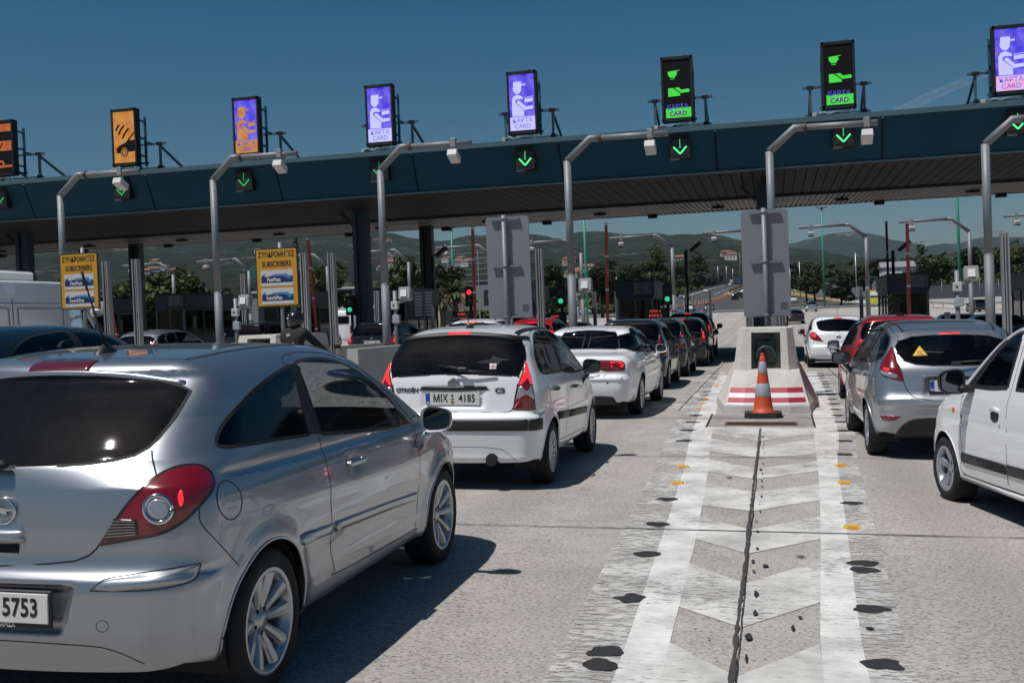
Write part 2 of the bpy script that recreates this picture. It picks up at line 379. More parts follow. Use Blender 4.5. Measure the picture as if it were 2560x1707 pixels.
def strip(B, view, line, width, lift, sg=1, closed=False, thick=0.0):
    """ribbon lying on the body along a 2D line; returns V,F in (l,w,z)"""
    ln = np.array(line, float)
    if closed: ln = np.vstack([ln, ln[:1]])
    P = {'side': lambda: B.side(ln[:, 0], ln[:, 1], sg), 'rear': lambda: B.rearv(ln[:, 0], ln[:, 1]), 'front': lambda: B.frontv(ln[:, 0], ln[:, 1]), 'top': lambda: B.topv(ln[:, 0], ln[:, 1])}[view]()
    N = B.normal(P); T = np.gradient(P, axis=0); T /= np.maximum(np.linalg.norm(T, axis=1, keepdims=True), 1e-9)
    Bn = np.cross(N, T); Bn /= np.maximum(np.linalg.norm(Bn, axis=1, keepdims=True), 1e-9)
    wv = width if np.ndim(width) else np.full(len(P), width)
    wv = np.asarray(wv)[:, None]; n = len(P)
    if not thick:
        V = np.vstack([P + Bn * wv / 2 + N * lift, P - Bn * wv / 2 + N * lift]); F_ = [(i, i + 1, n + i + 1, n + i) for i in range(n - 1)]
    else:
        prof = [(.5, -.004), (.5, thick * .6), (.36, thick), (0, thick * 1.12), (-.36, thick), (-.5, thick * .6), (-.5, -.004)]
        V = np.vstack([P + Bn * wv * a + N * (lift + b) for a, b in prof]); m = len(prof)
        F_ = [(j * n + i, j * n + i + 1, (j + 1) * n + i + 1, (j + 1) * n + i) for j in range(m - 1) for i in range(n - 1)]
        F_ += [tuple(j * n for j in range(m)), tuple(j * n + n - 1 for j in range(m - 1, -1, -1))]
    return V, F_
def add_strip(B, name, parent, mtl, *a, **k):
    V, F_ = strip(B, *a, **k); return np_mesh(name, L2X(V), F_, mtl, parent, smooth=True)
def multi_strip(B, name, parent, mtl, specs):
    VV = []; FF = []; n = 0
    for sp_ in specs:
        V, F_ = strip(B, *sp_[0], **sp_[1]); VV.append(V); FF += [tuple(i + n for i in f) for f in F_]; n += len(V)
    return np_mesh(name, L2X(np.vstack(VV)), FF, mtl, parent, smooth=True)
def patch_mesh(B, name, parent, mtl, view, poly, lift, cell=.02, sg=1, pillow=0.0):
    """a thin panel following the body inside an outline (fan of shrunk rings)"""
    A = np.array(poly, float); c = A.mean(0); rings = []; n = len(A); K = max(3, int(np.linalg.norm(A - c, axis=1).max() / cell))
    K = min(K, 14); V = []
    for k in range(K + 1):
        q = c + (A - c) * (1 - k / (K + .0) * .97)
        P = {'side': lambda: B.side(q[:, 0], q[:, 1], sg), 'rear': lambda: B.rearv(q[:, 0], q[:, 1]), 'front': lambda: B.frontv(q[:, 0], q[:, 1]), 'top': lambda: B.topv(q[:, 0], q[:, 1])}[view]()
        N = B.normal(P); t = k / K; V.append(P + N * (lift + pillow * (1 - (1 - t) ** 2)))
    P0 = V[0]; N0 = B.normal(P0); V.insert(0, P0 - N0 * (lift + .004)); K += 1
    V = np.vstack(V); F_ = [(k * n + i, k * n + (i + 1) % n, (k + 1) * n + (i + 1) % n, (k + 1) * n + i) for k in range(K) for i in range(n)]
    F_.append(tuple(K * n + i for i in range(n)))
    ob = np_mesh(name, L2X(V), F_, mtl, parent, smooth=True)
    return ob
M_RUB = mat('rubber_black', (.012, .012, .013), .75, var=.25, scale=30)
M_TYRE = mat('tyre_rubber', (.011, .011, .012), .85, var=.3, scale=25, bump=.3, bscale=60)
M_BLKPL = mat('black_plastic', (.012, .012, .013), .5, var=.15)
M_GAP = mat('panel_gap', (.006, .006, .007), .9, var=.1)
M_ALLOY = mat('alloy_silver', (.42, .44, .46), .3, .7, .4, var=.06)
M_STEELG = mat('hubcap_silver', (.33, .34, .36), .35, .3, .3, var=.1)
M_DARKMET = mat('dark_wheel_inside', (.015, .015, .016), .8, .2, var=.2)
M_CHROME = mat('chrome', (.62, .63, .65), .12, 1.0, var=.03)
M_SEAT = mat('seat_fabric', (.03, .03, .033), .9, var=.3, scale=60)
M_DASH = mat('dashboard_plastic', (.035, .035, .038), .7, var=.1)
M_LAMPR = mat('tail_lamp_red', (.17, .002, .007), .18, 0, 1.0, var=.15, scale=30)
M_LAMPLIT = mat('tail_lamp_lit', (.5, .01, .01), .2, 0, .6, var=.2, scale=60, emit=(1, .03, .04), estr=1.1)
M_LAMPW = mat('lamp_clear', (.42, .42, .44), .15, .55, .8, var=.3, scale=80)
M_LAMPDK = mat('lamp_smoked', (.03, .012, .012), .2, .1, .8, var=.3, scale=60)
M_ORANGE = mat('indicator_orange', (.6, .12, .02), .25, 0, .6, var=.1)
M_PLATE = mat('number_plate_white', (.62, .62, .6), .4, var=.05)
M_PBLUE = mat('plate_blue', (.01, .06, .35), .4, var=.05)
M_INK = mat('plate_black_ink', (.01, .01, .01), .5, var=.05)
M_WHITEINK = mat('white_lettering', (.7, .7, .7), .5, var=.05)
G_CAR = glassmat('window_glass_clear', (.26, .30, .31))
G_DARK = glassmat('window_glass_dark', (.07, .08, .085))
G_REAR = glassmat('rear_glass_dusty', (.10, .11, .12), dirt=.018)
def wheel(parent, l, w, R, rimr, width, style, sg, hero=True):
    """wheel with tyre and rim at (l, w); outer face looks along sg"""
    wl = bpy.data.objects.new('wheel', None); link(wl); wl.parent = parent; wl.location = (w, l, R); wl.empty_display_size = .2
    n = 48 if hero else 20
    t = MB(); hw = width / 2
    prof = [(rimr - .012, -hw * .9), (rimr + .01, -hw), (R - .035, -hw * 1.04), (R - .008, -hw * .86), (R, -hw * .6), (R, hw * .6), (R - .008, hw * .86), (R - .035, hw * 1.04), (rimr + .01, hw), (rimr - .012, hw * .88)]
    t.lathe(prof, n, axis='X')
    ty = t.build('tyre', M_TYRE, wl)
    if hero and style != 'cap':
        pass
    r = MB(); o = sg
    r.cur = 0
    r.lathe([(rimr + .004, o * hw * .96), (rimr - .008, o * hw * .99), (rimr - .02, o * hw * .9), (rimr - .03, o * hw * .3), (rimr - .03, -o * hw * .9)], n, axis='X')
    r.cur = 1
    r.lathe([(.001, -o * hw * .15), (rimr - .03, -o * hw * .1)], n, axis='X')
    r.lathe([(.03, o * hw * .1), (.13, o * hw * .12), (.135, -o * hw * .1)], n, axis='X')
    r.cur = 0
    if style == 'cap':
        K = 14; f = o * hw
        r.lathe([(.001, f * .86), (.05, f * .88), (.07, f * .82), (rimr * .55, f * .8)], n, axis='X')
        for k in range(K):
            a = 2 * math.pi * k / K; da = math.pi / K * .62
            pts = []
            for rr, dd in ((rimr * .53, da * .9), (rimr * .97, da)):
                for sgn in (-1, 1): pts.append((rr * math.cos(a + sgn * dd), rr * math.sin(a + sgn * dd)))
            p = [pts[0], pts[1], pts[3], pts[2]]
            r.prism(p, lambda y, z: (f * (.82 if math.hypot(y, z) < rimr * .7 else .9), y, z), lambda y, z: (f * .6, y, z))
        r.lathe([(rimr * .92, f * .84), (rimr * .97, f * .95), (rimr + .003, f * .97)], n, axis='X')
    elif style in ('twin5', 'twin7', 'five', 'ten'):
        K = {'twin5': 5, 'twin7': 7, 'five': 5, 'ten': 10}[style]; f = o * hw
        r.lathe([(.001, f * .62), (.032, f * .62), (.036, f * .56), (.068, f * .5), (.075, f * .3)], 24, axis='X')
        for k in range(K):
            a0 = 2 * math.pi * (k + .25) / K
            offs = ((-.22, -.285), (.22, .285)) if style.startswith('twin') else ((0, 0),)
            sc = 5 / K
            for (oi, oo) in offs:
                wi, wo = (.020, .037) if style.startswith('twin') else (.03, .05) if style == 'five' else (.014, .02)
                ai, ao = a0 + oi * sc * 1.5 * (1 if style != 'five' else 0), a0 + oo * sc
                pi = (.055 * math.cos(ai), .055 * math.sin(ai)); po = ((rimr - .012) * math.cos(ao), (rimr - .012) * math.sin(ao))
                d = (po[0] - pi[0], po[1] - pi[1]); dl = math.hypot(*d); nx, ny = -d[1] / dl, d[0] / dl
                vs = []
                for t_, ww in ((0, wi), (.45, (wi + wo) / 2 * .92), (1, wo)):
                    c = (pi[0] + d[0] * t_, pi[1] + d[1] * t_); h = f * (.5 + .38 * t_ ** .8)
                    for q, hh in ((-1, h - f * .16), (-.62, h), (0, h + f * .05), (.62, h), (1, h - f * .16), (1, h - f * .5), (-1, h - f * .5)):
                        vs.append((hh, c[0] + nx * ww * q, c[1] + ny * ww * q))
                fs = [(i * 7 + j, i * 7 + (j + 1) % 7, (i + 1) * 7 + (j + 1) % 7, (i + 1) * 7 + j) for i in range(2) for j in range(7)]
                r.add(vs, fs, False)
        r.cur = 1
        for k in range(5):
            a = 2 * math.pi * (k + .75) / 5; r.cyl((f * .45, .055 * math.cos(a), .055 * math.sin(a)), (f * .56, .055 * math.cos(a), .055 * math.sin(a)), .009, 8)
    r.build('rim', [M_ALLOY if style != 'cap' else M_STEELG, M_DARKMET], wl)
    return wl
def plate(parent, l, w, z, txt, frame=True, tiltx=0.0, face=-1, wid=.52, foot=None, size=.098):
    p = bpy.data.objects.new('number_plate', None)
    h = .114
    b = MB()
    if frame: b.cur = 1; b.box((0, .004, -.006), (wid + .024, .012, h + .034), bev=.004)
    b.cur = 0; b.box((0, -.004, 0), (wid, .008, h), bev=.002)
    b.cur = 2; b.box((-wid / 2 + .022, -.0085, 0), (.042, .002, h - .004))
    b.cur = 3; b.cyl((.0, -.0075, -.03), (0, -.011, -.03), .017, 14); b.cur = 1; b.cyl((.0, -.0075, .03), (0, -.0105, .03), .011, 12); b.box((0, -.0085, -.002), (.03, .002, .008))
    o = b.build('number_plate', [M_PLATE, M_BLKPL, M_PBLUE, mat('sticker_ochre', (.25, .17, .03), .5)], parent)
    o.location = (w, l, z); o.rotation_euler = (tiltx, 0, 0)
    a, c = txt
    text_mesh(a, size, M_INK, 'lettering', o, face_back(-.115, -.0095, 0), xs=.78, bold=.0025, spacing=1.05)
    text_mesh(c, size, M_INK, 'lettering', o, face_back(.14, -.0095, 0), xs=.78, bold=.0025, spacing=1.05)
    text_mesh('GR', .026, M_WHITEINK, 'lettering', o, face_back(-wid / 2 + .022, -.0105, -.038), bold=.0008)
    if foot: text_mesh(foot, .022, M_WHITEINK, 'lettering', o, face_back(0.02, -.0035, -.067), bold=.0006)
    return o
def loft_seat(m, x, y, z, w=.46):
    m.box((x, y, z), (w, .5, .16), bev=.05)
    rot = Matrix.Rotation(R_(-16), 3, 'X'); m.box((x, y - .3, z + .3), (w, .14, .62), Matrix.Rotation(R_(14), 3, 'X'), bev=.06)
    m.box((x, y - .42, z + .70), (.27, .11, .2), Matrix.Rotation(R_(14), 3, 'X'), bev=.045)
def interior(parent, wb, sc=1.0, wd=1.3, rear=True, lb=0.0):
    g = MB(); h = wd / 2
    g.box((0, wb / 2, .42), (wd - .1, wb + .3, .06))
    g.box((0, wb - .45 + lb, .72), (wd + .1, .45, .3), bev=.08)
    g.box((0, -.05 + lb, .6), (wd * .9, .7, .5), bev=.04)
    g.build('cabin_floor_and_dashboard', M_DASH, parent)
    for x in (-.33, .33):
        s = MB(); loft_seat(s, x, 1.35 + lb, .5); s.build('front_seat', M_SEAT, parent)
    s = MB(); s.box((0, .62 + lb, .5), (wd * .85, .5, .16), bev=.05); s.box((0, .34 + lb, .78), (wd * .85, .14, .5), Matrix.Rotation(R_(14), 3, 'X'), bev=.05)
    for x in (-.36, .36): s.box((x, .26 + lb, 1.08), (.26, .1, .17), bev=.04)
    s.build('rear_seat', M_SEAT, parent)
    st = MB(); R2 = Matrix.Rotation(R_(-22), 3, 'X'); c = Vector((-.34, 1.92 + lb, .88))
    pts = [c + R2 @ Vector((.185 * math.cos(a), 0, .185 * math.sin(a))) for a in np.linspace(0, 2 * math.pi, 25)]
    st.tube(pts, .014, 8, cap=False); st.bar(c + R2 @ Vector((-.18, 0, 0)), c + R2 @ Vector((.18, 0, 0)), .05, .02); st.bar(c, c + R2 @ Vector((0, 0, -.18)), .05, .02); st.box(c + Vector((0, .02, 0)), (.12, .06, .12), R2, bev=.03)
    st.build('steering_wheel', M_BLKPL, parent)
    mi = MB(); mi.box((0, 2.0 + lb, 1.26), (.22, .03, .065), bev=.012); mi.build('rear_view_mirror', M_BLKPL, parent)
def make_car(name, label, sp, loc, head, paintm, cell=.04, group=None, hero=False, cat='car', extra=None, tilt=True, scale=1.0):
    """sp: shape spec. Partitions one smooth body surface into body, doors, windows, lamps."""
    root = thing(name, label, cat, (loc[0], loc[1], gz(loc[0], loc[1])), head, group, tilt)
    root.scale = (scale,) * 3
    build_car(root, sp, paintm, cell, hero)
    if extra: extra(root, root['_b'])
    return root
_bodies = {}
def build_car(root, sp, paintm, cell, hero):
    B = Body(sp); wb = sp['wb']; wr = sp['wr']; ar = sp.get('arch', .36)
    V, Fq = B.shell(cell)
    regs = []
    for (nm, view, poly, sides, mtl) in sp['parts']:
        if view == 'side':
            for sg in sides: regs.append((nm, view, poly, sg, mtl))
        else: regs.append((nm, view, poly, 0, mtl))
    V, owner = split_body(B, V, Fq, [(r[0], r[1], r[2], r[3]) for r in regs], ar, wb, wr)
    Nv = B.normal(V)
    def emit_part(nm, mask, mtl, lift=0.0):
        f = Fq[mask]
        if not len(f): return None
        used, inv = np.unique(f.ravel(), return_inverse=True); f2 = inv.reshape(f.shape)
        P = V[used] + Nv[used] * lift
        pl = L2X(P); nl = L2X(Nv[used]); gn = np.cross(pl[f2[:, 2]] - pl[f2[:, 0]], pl[f2[:, 3]] - pl[f2[:, 1]])
        bad = (gn * nl[f2].mean(1)).sum(1) < 0; f2[bad] = f2[bad][:, ::-1]
        faces = [tuple(dict.fromkeys(r)) for r in f2.tolist()]; faces = [r for r in faces if len(r) >= 3]
        return np_mesh(nm, L2X(P), faces, mtl, root, normals=L2X(Nv[used]))
    emit_part('body', owner == 0, paintm)
    for i, (nm, view, poly, sg, mtl) in enumerate(regs): emit_part(nm, owner == i + 1, paintm if mtl is None else mtl)
    # under-body and wheel housings
    u = MB(); u.box((0, wb / 2, B.zb + .07), (1.15, wb + .5, .14))
    for wx in (0, wb):
        for sg in (1, -1):
            pw = sp['plan_w']; prof = []
            vs = []; th = np.linspace(-.35, math.pi + .35, 19)
            for t in th:
                for x in (sg * (pw - .03), sg * (pw - .32)): vs.append((x, wx + (ar + .012) * math.cos(t), wr + (ar + .012) * math.sin(t)))
            u.add(vs, [(2 * i, 2 * i + 1, 2 * i + 3, 2 * i + 2) for i in range(18)], True)
            u.add([(sg * (pw - .3), wx + (ar + .012) * math.cos(t), wr + (ar + .012) * math.sin(t)) for t in th], [tuple(range(19))])
    u.build('underbody', M_DARKMET, root)
    # arch lips give the wheel openings an edge
    th = np.linspace(-.12, math.pi + .12, 40); sl = []
    for wx in (0, wb):
        for sg in (1, -1):
            ln = [(wx + (ar + .006) * math.cos(t), wr + (ar + .006) * math.sin(t)) for t in th if wr + ar * math.sin(t) > B.zb + .01]
            sl.append((('side', ln, .012, .001), dict(sg=sg, thick=.004)))
    for q_ in sl: multi_strip(B, 'wheel_arch_lip', root, paintm, [q_])
    for wx in (0, wb):
        for sg in (1, -1): wheel(root, wx, sg * (sp['plan_w'] - sp.get('inset', .105)), wr, sp['rim'], .2, sp.get('style', 'cap'), sg, hero)
    if sp.get('seals'):
        for q_ in [((v, poly, wd, .0012), dict(sg=s_, closed=cl)) for (v, poly, wd, cl, sd) in sp['seals'] for s_ in (sd or (1,))]: multi_strip(B, 'window_seal', root, M_RUB, [q_])
    if sp.get('gaps'):
        for q_ in [((v, poly, wd, .0008), dict(sg=s_, closed=cl)) for (v, poly, wd, cl, sd) in sp['gaps'] for s_ in (sd or (1,))]: multi_strip(B, 'panel_gap', root, M_GAP, [q_])
    if sp.get('cabin', True): interior(root, wb, lb=sp.get('lb', 0), wd=sp['plan_w'] * 2 - .45)
    root['_b'] = 0; _bodies[root.name] = B
    return B
def mirror_part(root, x, l, z, mtl, sg, shape=(.2, .14, .15), stalk=True, glass_back=True):
    m = MB(); hx, hy, hz = shape[0] / 2, shape[1], shape[2] / 2; n = 20; rings = []
    for (t, s) in ((0, 1.0), (.25, 1.02), (.6, .9), (.85, .6), (1.0, .15)):
        for k in range(n):
            a = 2 * math.pi * k / n; e = .62
            cx = math.copysign(abs(math.cos(a)) ** e, math.cos(a)); cz = math.copysign(abs(math.sin(a)) ** e, math.sin(a))
            taper = 1 - .18 * (cx * sg < 0) * 0
            rings.append((x + hx * s * cx, l + hy * t, z + hz * s * cz * (1 + .12 * cx * -sg)))
    m.add(rings, [(i * n + k, i * n + (k + 1) % n, (i + 1) * n + (k + 1) % n, (i + 1) * n + k) for i in range(4) for k in range(n)], True)
    m.add([r for r in rings[-n:]], [tuple(range(n))], True)
    o = m.build('door_mirror', mtl, root)
    g = MB(); g.add([(x + (p[0] - x) * .84, l + .012, z + (p[2] - z) * .84) for p in rings[:n]], [tuple(range(n - 1, -1, -1))])
    g.build('mirror_glass', mat('mirror_glass', (.13, .14, .15), .03, 1.0, var=.01), o)
    rim = MB(); rim.add([(x + (p[0] - x) * .86, l + .011, z + (p[2] - z) * .86) for p in rings[:n]] + [(p[0], p[1] - .002, p[2]) for p in rings[:n]], [(k, (k + 1) % n, n + (k + 1) % n, n + k) for k in range(n)])
    rim.build('mirror_rim', mtl, o)
    if stalk: s = MB(); s.tube([(x - sg * .05, l + .05, z - hz * .9), (x - sg * .10, l + .07, z - hz - .05), (x - sg * .14, l + .08, z - hz - .09)], [.03, .028, .04], 10); s.build('mirror_stalk', mtl if hero_stalk else M_BLKPL, o)
    return o
hero_stalk = True
def handle_part(B, root, l, z, sg, mtl, ln=.17, dark=False):
    P = B.side([l], [z], sg)[0]; m = MB()
    x = P[1]
    m.box((x + sg * .028, l, z), (.022, ln, .032), bev=.01); m.box((x + sg * .012, l - ln * .42, z), (.03, .025, .028), bev=.006); m.box((x + sg * .012, l + ln * .42, z), (.03, .025, .028), bev=.006)
    return m.build('door_handle', mtl, root)
# ------------------------------------------------------------------ shapes of the car types (metres, l = 0 at the rear axle, forward positive)
SP = {}
SP['hatch3'] = dict(wb=2.511, wr=.31, arch=.345, rim=.222, plan_w=.85, style='twin5', flare=.02, belt=1.0, lmid=1.3, rmid=.3, zb=.2, cs=.14, crown=.05, cr=.11, cf=.32, k=(.15, .20, .25, .09), kz=([1.2, 1.34], [.20, .07]), crz=([.95, 1.05, 1.3, 1.45], [.12, .30, .34, .30]),
    rear=[(.15, -.56), (.3, -.62), (.42, -.65), (.55, -.655), (.60, -.645), (.645, -.61), (.69, -.597), (.8, -.588), (.95, -.565), (1.02, -.54), (1.1, -.475), (1.2, -.385), (1.3, -.285), (1.37, -.222), (1.385, -.228), (1.43, -.215), (1.45, -.20), (1.55, -.05)],
    top=[(-1, 1.40), (-.2, 1.428), (0, 1.450), (.3, 1.475), (.7, 1.488), (1.1, 1.478), (1.4, 1.445), (1.7, 1.365), (2.0, 1.235), (2.3, 1.09), (2.55, .975), (2.64, .945), (2.8, .905), (3.0, .84), (3.2, .72), (3.4, .5)],
    front=[(.15, 3.2), (.35, 3.33), (.55, 3.34), (.7, 3.27), (.85, 3.1), (1.0, 2.95)],
    plan=[(-.8, .78), (-.3, .825), (0, .845), (.5, .856), (1.2, .856), (2.0, .852), (2.5, .845), (2.9, .80), (3.2, .70), (3.5, .58)],
    sec=[(.1, .13), (.25, .05), (.35, .03), (.5, .012), (.62, .0), (.75, .004), (.88, .018), (.96, .045), (1.05, .075), (1.2, .125), (1.35, .18), (1.45, .24), (1.6, .34)])
SP['hatch5'] = dict(wb=2.46, wr=.30, arch=.335, rim=.196, plan_w=.825, style='cap', flare=.014, belt=1.0, lmid=1.3, rmid=.3, zb=.22, cs=.14, crown=.06, cr=.08, cf=.32, k=(.2, .16, .25, .09), kz=([1.3, 1.42], [.16, .06]),
    rear=[(.15, -.56), (.28, -.60), (.45, -.625), (.54, -.635), (.66, -.635), (.69, -.62), (.72, -.575), (.85, -.565), (1.0, -.55), (1.1, -.525), (1.25, -.455), (1.40, -.365), (1.46, -.34), (1.5, -.26), (1.6, -.1)],
    top=[(-1, 1.43), (-.35, 1.455), (0, 1.495), (.4, 1.515), (.8, 1.52), (1.2, 1.505), (1.5, 1.465), (1.8, 1.37), (2.1, 1.21), (2.4, 1.06), (2.6, .97), (2.75, .92), (2.95, .84), (3.15, .71), (3.3, .5)],
    front=[(.15, 3.1), (.35, 3.2), (.55, 3.2), (.7, 3.13), (.85, 2.98), (1.0, 2.8)],
    plan=[(-.8, .775), (-.3, .805), (0, .82), (.5, .83), (1.2, .833), (2.0, .83), (2.4, .82), (2.8, .775), (3.1, .68), (3.4, .56)],
    sec=[(.1, .12), (.25, .05), (.35, .03), (.5, .01), (.62, .0), (.75, .002), (.88, .012), (.96, .03), (1.05, .06), (1.2, .12), (1.35, .175), (1.45, .225), (1.6, .31)])
SP['saloon'] = dict(wb=2.808, wr=.325, arch=.36, rim=.222, plan_w=.90, style='twin7', flare=.016, belt=.98, lmid=1.5, rmid=.45, zb=.2, cs=.16, crown=.06, cr=.12, cf=.3, k=(.14, .2, .25, .09),
    rear=[(.15, -.98), (.3, -1.03), (.5, -1.07), (.62, -1.07), (.68, -1.035), (.72, -1.02), (.9, -1.005), (.965, -1.00), (1.0, -.95), (1.05, -.5), (1.1, 0), (1.3, .2)],
    top=[(-1.3, .985), (-1.0, .998), (-.8, 1.012), (-.5, 1.032), (-.42, 1.055), (-.2, 1.155), (.1, 1.275), (.4, 1.365), (.7, 1.41), (1.0, 1.427), (1.4, 1.42), (1.7, 1.375), (2.0, 1.27), (2.3, 1.13), (2.5, 1.04), (2.6, 1.0), (2.8, .97), (3.2, .90), (3.5, .80), (3.65, .6)],
    front=[(.15, 3.5), (.35, 3.66), (.55, 3.67), (.7, 3.62), (.85, 3.4), (1.0, 3.2)],
    plan=[(-1.1, .80), (-.8, .84), (-.4, .875), (0, .90), (.6, .91), (1.4, .912), (2.4, .905), (3.0, .87), (3.4, .78), (3.7, .66)],
    sec=[(.1, .13), (.25, .06), (.35, .035), (.5, .015), (.65, .0), (.78, .004), (.88, .02), (.95, .04), (1.03, .07), (1.15, .125), (1.3, .20), (1.40, .27), (1.5, .35)])
SP['hatchF'] = dict(wb=2.489, wr=.295, arch=.335, rim=.2, plan_w=.84, style='five', flare=.02, belt=1.0, lmid=1.3, rmid=.3, zb=.22, cs=.15, crown=.055, cr=.12, cf=.32, k=(.17, .2, .25, .1),
    rear=[(.15, -.52), (.28, -.58), (.45, -.645), (.55, -.66), (.64, -.655), (.69, -.62), (.74, -.60), (.85, -.585), (.95, -.56), (1.02, -.52), (1.1, -.46), (1.2, -.385), (1.32, -.28), (1.36, -.25), (1.42, -.18), (1.55, -.05)],
    top=[(-1, 1.36), (-.25, 1.385), (0, 1.42), (.3, 1.452), (.7, 1.472), (1.1, 1.465), (1.4, 1.43), (1.7, 1.355), (2.0, 1.235), (2.3, 1.10), (2.55, .99), (2.7, .935), (2.9, .87), (3.1, .76), (3.3, .55)],
    front=[(.15, 3.15), (.35, 3.28), (.55, 3.29), (.7, 3.22), (.85, 3.05), (1.0, 2.9)],
    plan=[(-.8, .77), (-.3, .815), (0, .84), (.5, .852), (1.2, .855), (2.0, .85), (2.4, .84), (2.8, .80), (3.1, .70), (3.4, .58)],
    sec=[(.1, .14), (.25, .06), (.35, .035), (.5, .012), (.62, .0), (.75, .004), (.88, .02), (.96, .045), (1.05, .08), (1.2, .14), (1.35, .205), (1.45, .265), (1.6, .35)])
SP['city'] = dict(wb=2.38, wr=.27, arch=.31, rim=.185, plan_w=.755, style='five', flare=.012, belt=.95, lmid=1.2, rmid=.3, zb=.2, cs=.10, crown=.05, cr=.08, cf=.30, k=(.13, .12, .2, .08),
    rear=[(.15, -.50), (.3, -.54), (.6, -.55), (.9, -.52), (1.1, -.47), (1.3, -.40), (1.45, -.33), (1.6, -.2)],
    top=[(-1, 1.42), (-.3, 1.45), (.1, 1.49), (.6, 1.515), (1.1, 1.51), (1.4, 1.47), (1.65, 1.37), (1.9, 1.20), (2.15, 1.02), (2.28, .95), (2.45, .91), (2.65, .85), (2.85, .74), (3.0, .55)],
    front=[(.15, 2.88), (.35, 2.95), (.55, 2.96), (.7, 2.9), (.85, 2.75), (1.0, 2.5)],
    plan=[(-.7, .70), (0, .74), (.8, .755), (1.8, .755), (2.3, .745), (2.6, .71), (2.85, .62), (3.1, .5)],
    sec=[(.1, .09), (.25, .03), (.4, .01), (.6, .0), (.75, .003), (.88, .015), (.95, .03), (1.1, .07), (1.25, .115), (1.38, .155), (1.48, .205), (1.6, .28)])
mir = lambda pts: [(x, z) for x, z in pts] + [(-x, z) for x, z in reversed(pts) if abs(x) > 1e-6]
def quart_views():
    def quart(s, u, z, sg=1):
        u = np.asarray(u, float); z = np.asarray(z, float); c = .70711
        O = np.stack([u * c - .18, sg * (u * c + .18), z], 1); D = np.tile([-c, sg * c, 0.], (len(u), 1)); return s.solve(O, D, 0, 1.3)
    Body.quart = quart
quart_views()
_strip0 = strip
def strip(B, view, line, width, lift, sg=1, closed=False, thick=0.0):
    if view != 'quart': return _strip0(B, view, line, width, lift, sg, closed, thick)
    old = B.side; B.side = lambda a, b, s_=1: B.quart(a, b, s_)
    try: return _strip0(B, 'side', line, width, lift, sg, closed, thick)
    finally: B.side = old
_patch0 = patch_mesh
def patch_mesh(B, name, parent, mtl, view, poly, lift, cell=.02, sg=1, pillow=0.0):
    if view != 'quart': return _patch0(B, name, parent, mtl, view, poly, lift, cell, sg, pillow)
    old = B.side; B.side = lambda a, b, s_=1: B.quart(a, b, s_)
    try: return _patch0(B, name, parent, mtl, 'side', poly, lift, cell, sg, pillow)
    finally: B.side = old
def surf_frame(B, view, a, b, sg=1):
    """matrix that lays flat lettering on the body at a point, reading from outside"""
    P = {'side': lambda: B.side([a], [b], sg), 'rear': lambda: B.rearv([a], [b]), 'quart': lambda: B.quart([a], [b], sg)}[view]()[0]
    n = B.normal(np.array([P]))[0]; N = Vector((n[1], n[0], n[2])); p = Vector((P[1], P[0], P[2])) + N * .003
    X = Vector((0, 0, 1)).cross(N).normalized(); Y = N.cross(X)
    return Matrix(((X.x, Y.x, N.x, p.x), (X.y, Y.y, N.y, p.y), (X.z, Y.z, N.z, p.z), (0, 0, 0, 1)))
WS = [(-.60, .99), (-.3, .965), (0, .96), (.3, .965), (.60, .99), (.52, 1.36), (.3, 1.40), (0, 1.41), (-.3, 1.40), (-.52, 1.36)]
# ---- silver three-door hatchback in the foreground
_h3_lamp = smooth_poly([(-.105, .742), (-.05, .838), (0, .91), (.05, .963), (.095, .992), (.139, 1.011), (.185, 1.022), (.235, 1.024), (.285, 1.012), (.314, .975), (.305, .935), (.275, .905), (.225, .866), (.165, .82), (.088, .784), (.0, .765)], 4, sharp=(0,))
_h3_q = smooth_poly([(-.205, 1.092), (-.134, 1.156), (.009, 1.223), (.155, 1.273), (.271, 1.305), (.396, 1.333), (.558, 1.362), (.64, 1.374), (.60, 1.2), (.575, 1.043), (.492, 1.045), (.3, 1.055), (.126, 1.06), (-.09, 1.068), (-.17, 1.073)], 4, sharp=(7, 9))
_h3_p = [(.575, 1.043), (.60, 1.2), (.64, 1.374), (.706, 1.378), (.707, 1.2), (.707, 1.033)]
_h3_d = smooth_poly([(.707, 1.033), (.707, 1.2), (.706, 1.378), (.80, 1.389), (.902, 1.393), (1.02, 1.391), (1.135, 1.382), (1.335, 1.338), (1.534, 1.262), (1.687, 1.172), (1.80, 1.093), (1.83, 1.05), (1.82, .965), (1.76, .962), (1.27, .99), (.9, 1.018)], 4, sharp=(0, 2, 10, 12))
_h3_tri = [(1.84, 1.06), (1.93, 1.0), (1.995, .95), (1.84, .96)]
_h3_door = smooth_poly([(.66, 1.036), (.64, 1.2), (.60, 1.385), (.63, 1.408), (.728, 1.423), (.865, 1.428), (1.05, 1.422), (1.25, 1.395), (1.45, 1.335), (1.65, 1.24), (1.85, 1.115), (2.02, .97), (2.02, .85), (2.02, .573), (2.0, .33), (1.95, .315), (.80, .335), (.735, .36), (.695, .43), (.672, .54), (.648, .68), (.646, .82), (.654, .909), (.668, .96)], 5, sharp=(2, 11))
_h3_glass = mir([(0, 1.031), (.228, 1.037), (.33, 1.042), (.42, 1.052), (.49, 1.069), (.528, 1.095), (.55, 1.13), (.563, 1.17), (.578, 1.245), (.584, 1.305), (.54, 1.325), (.46, 1.346), (.338, 1.366), (.17, 1.380), (0, 1.384)])
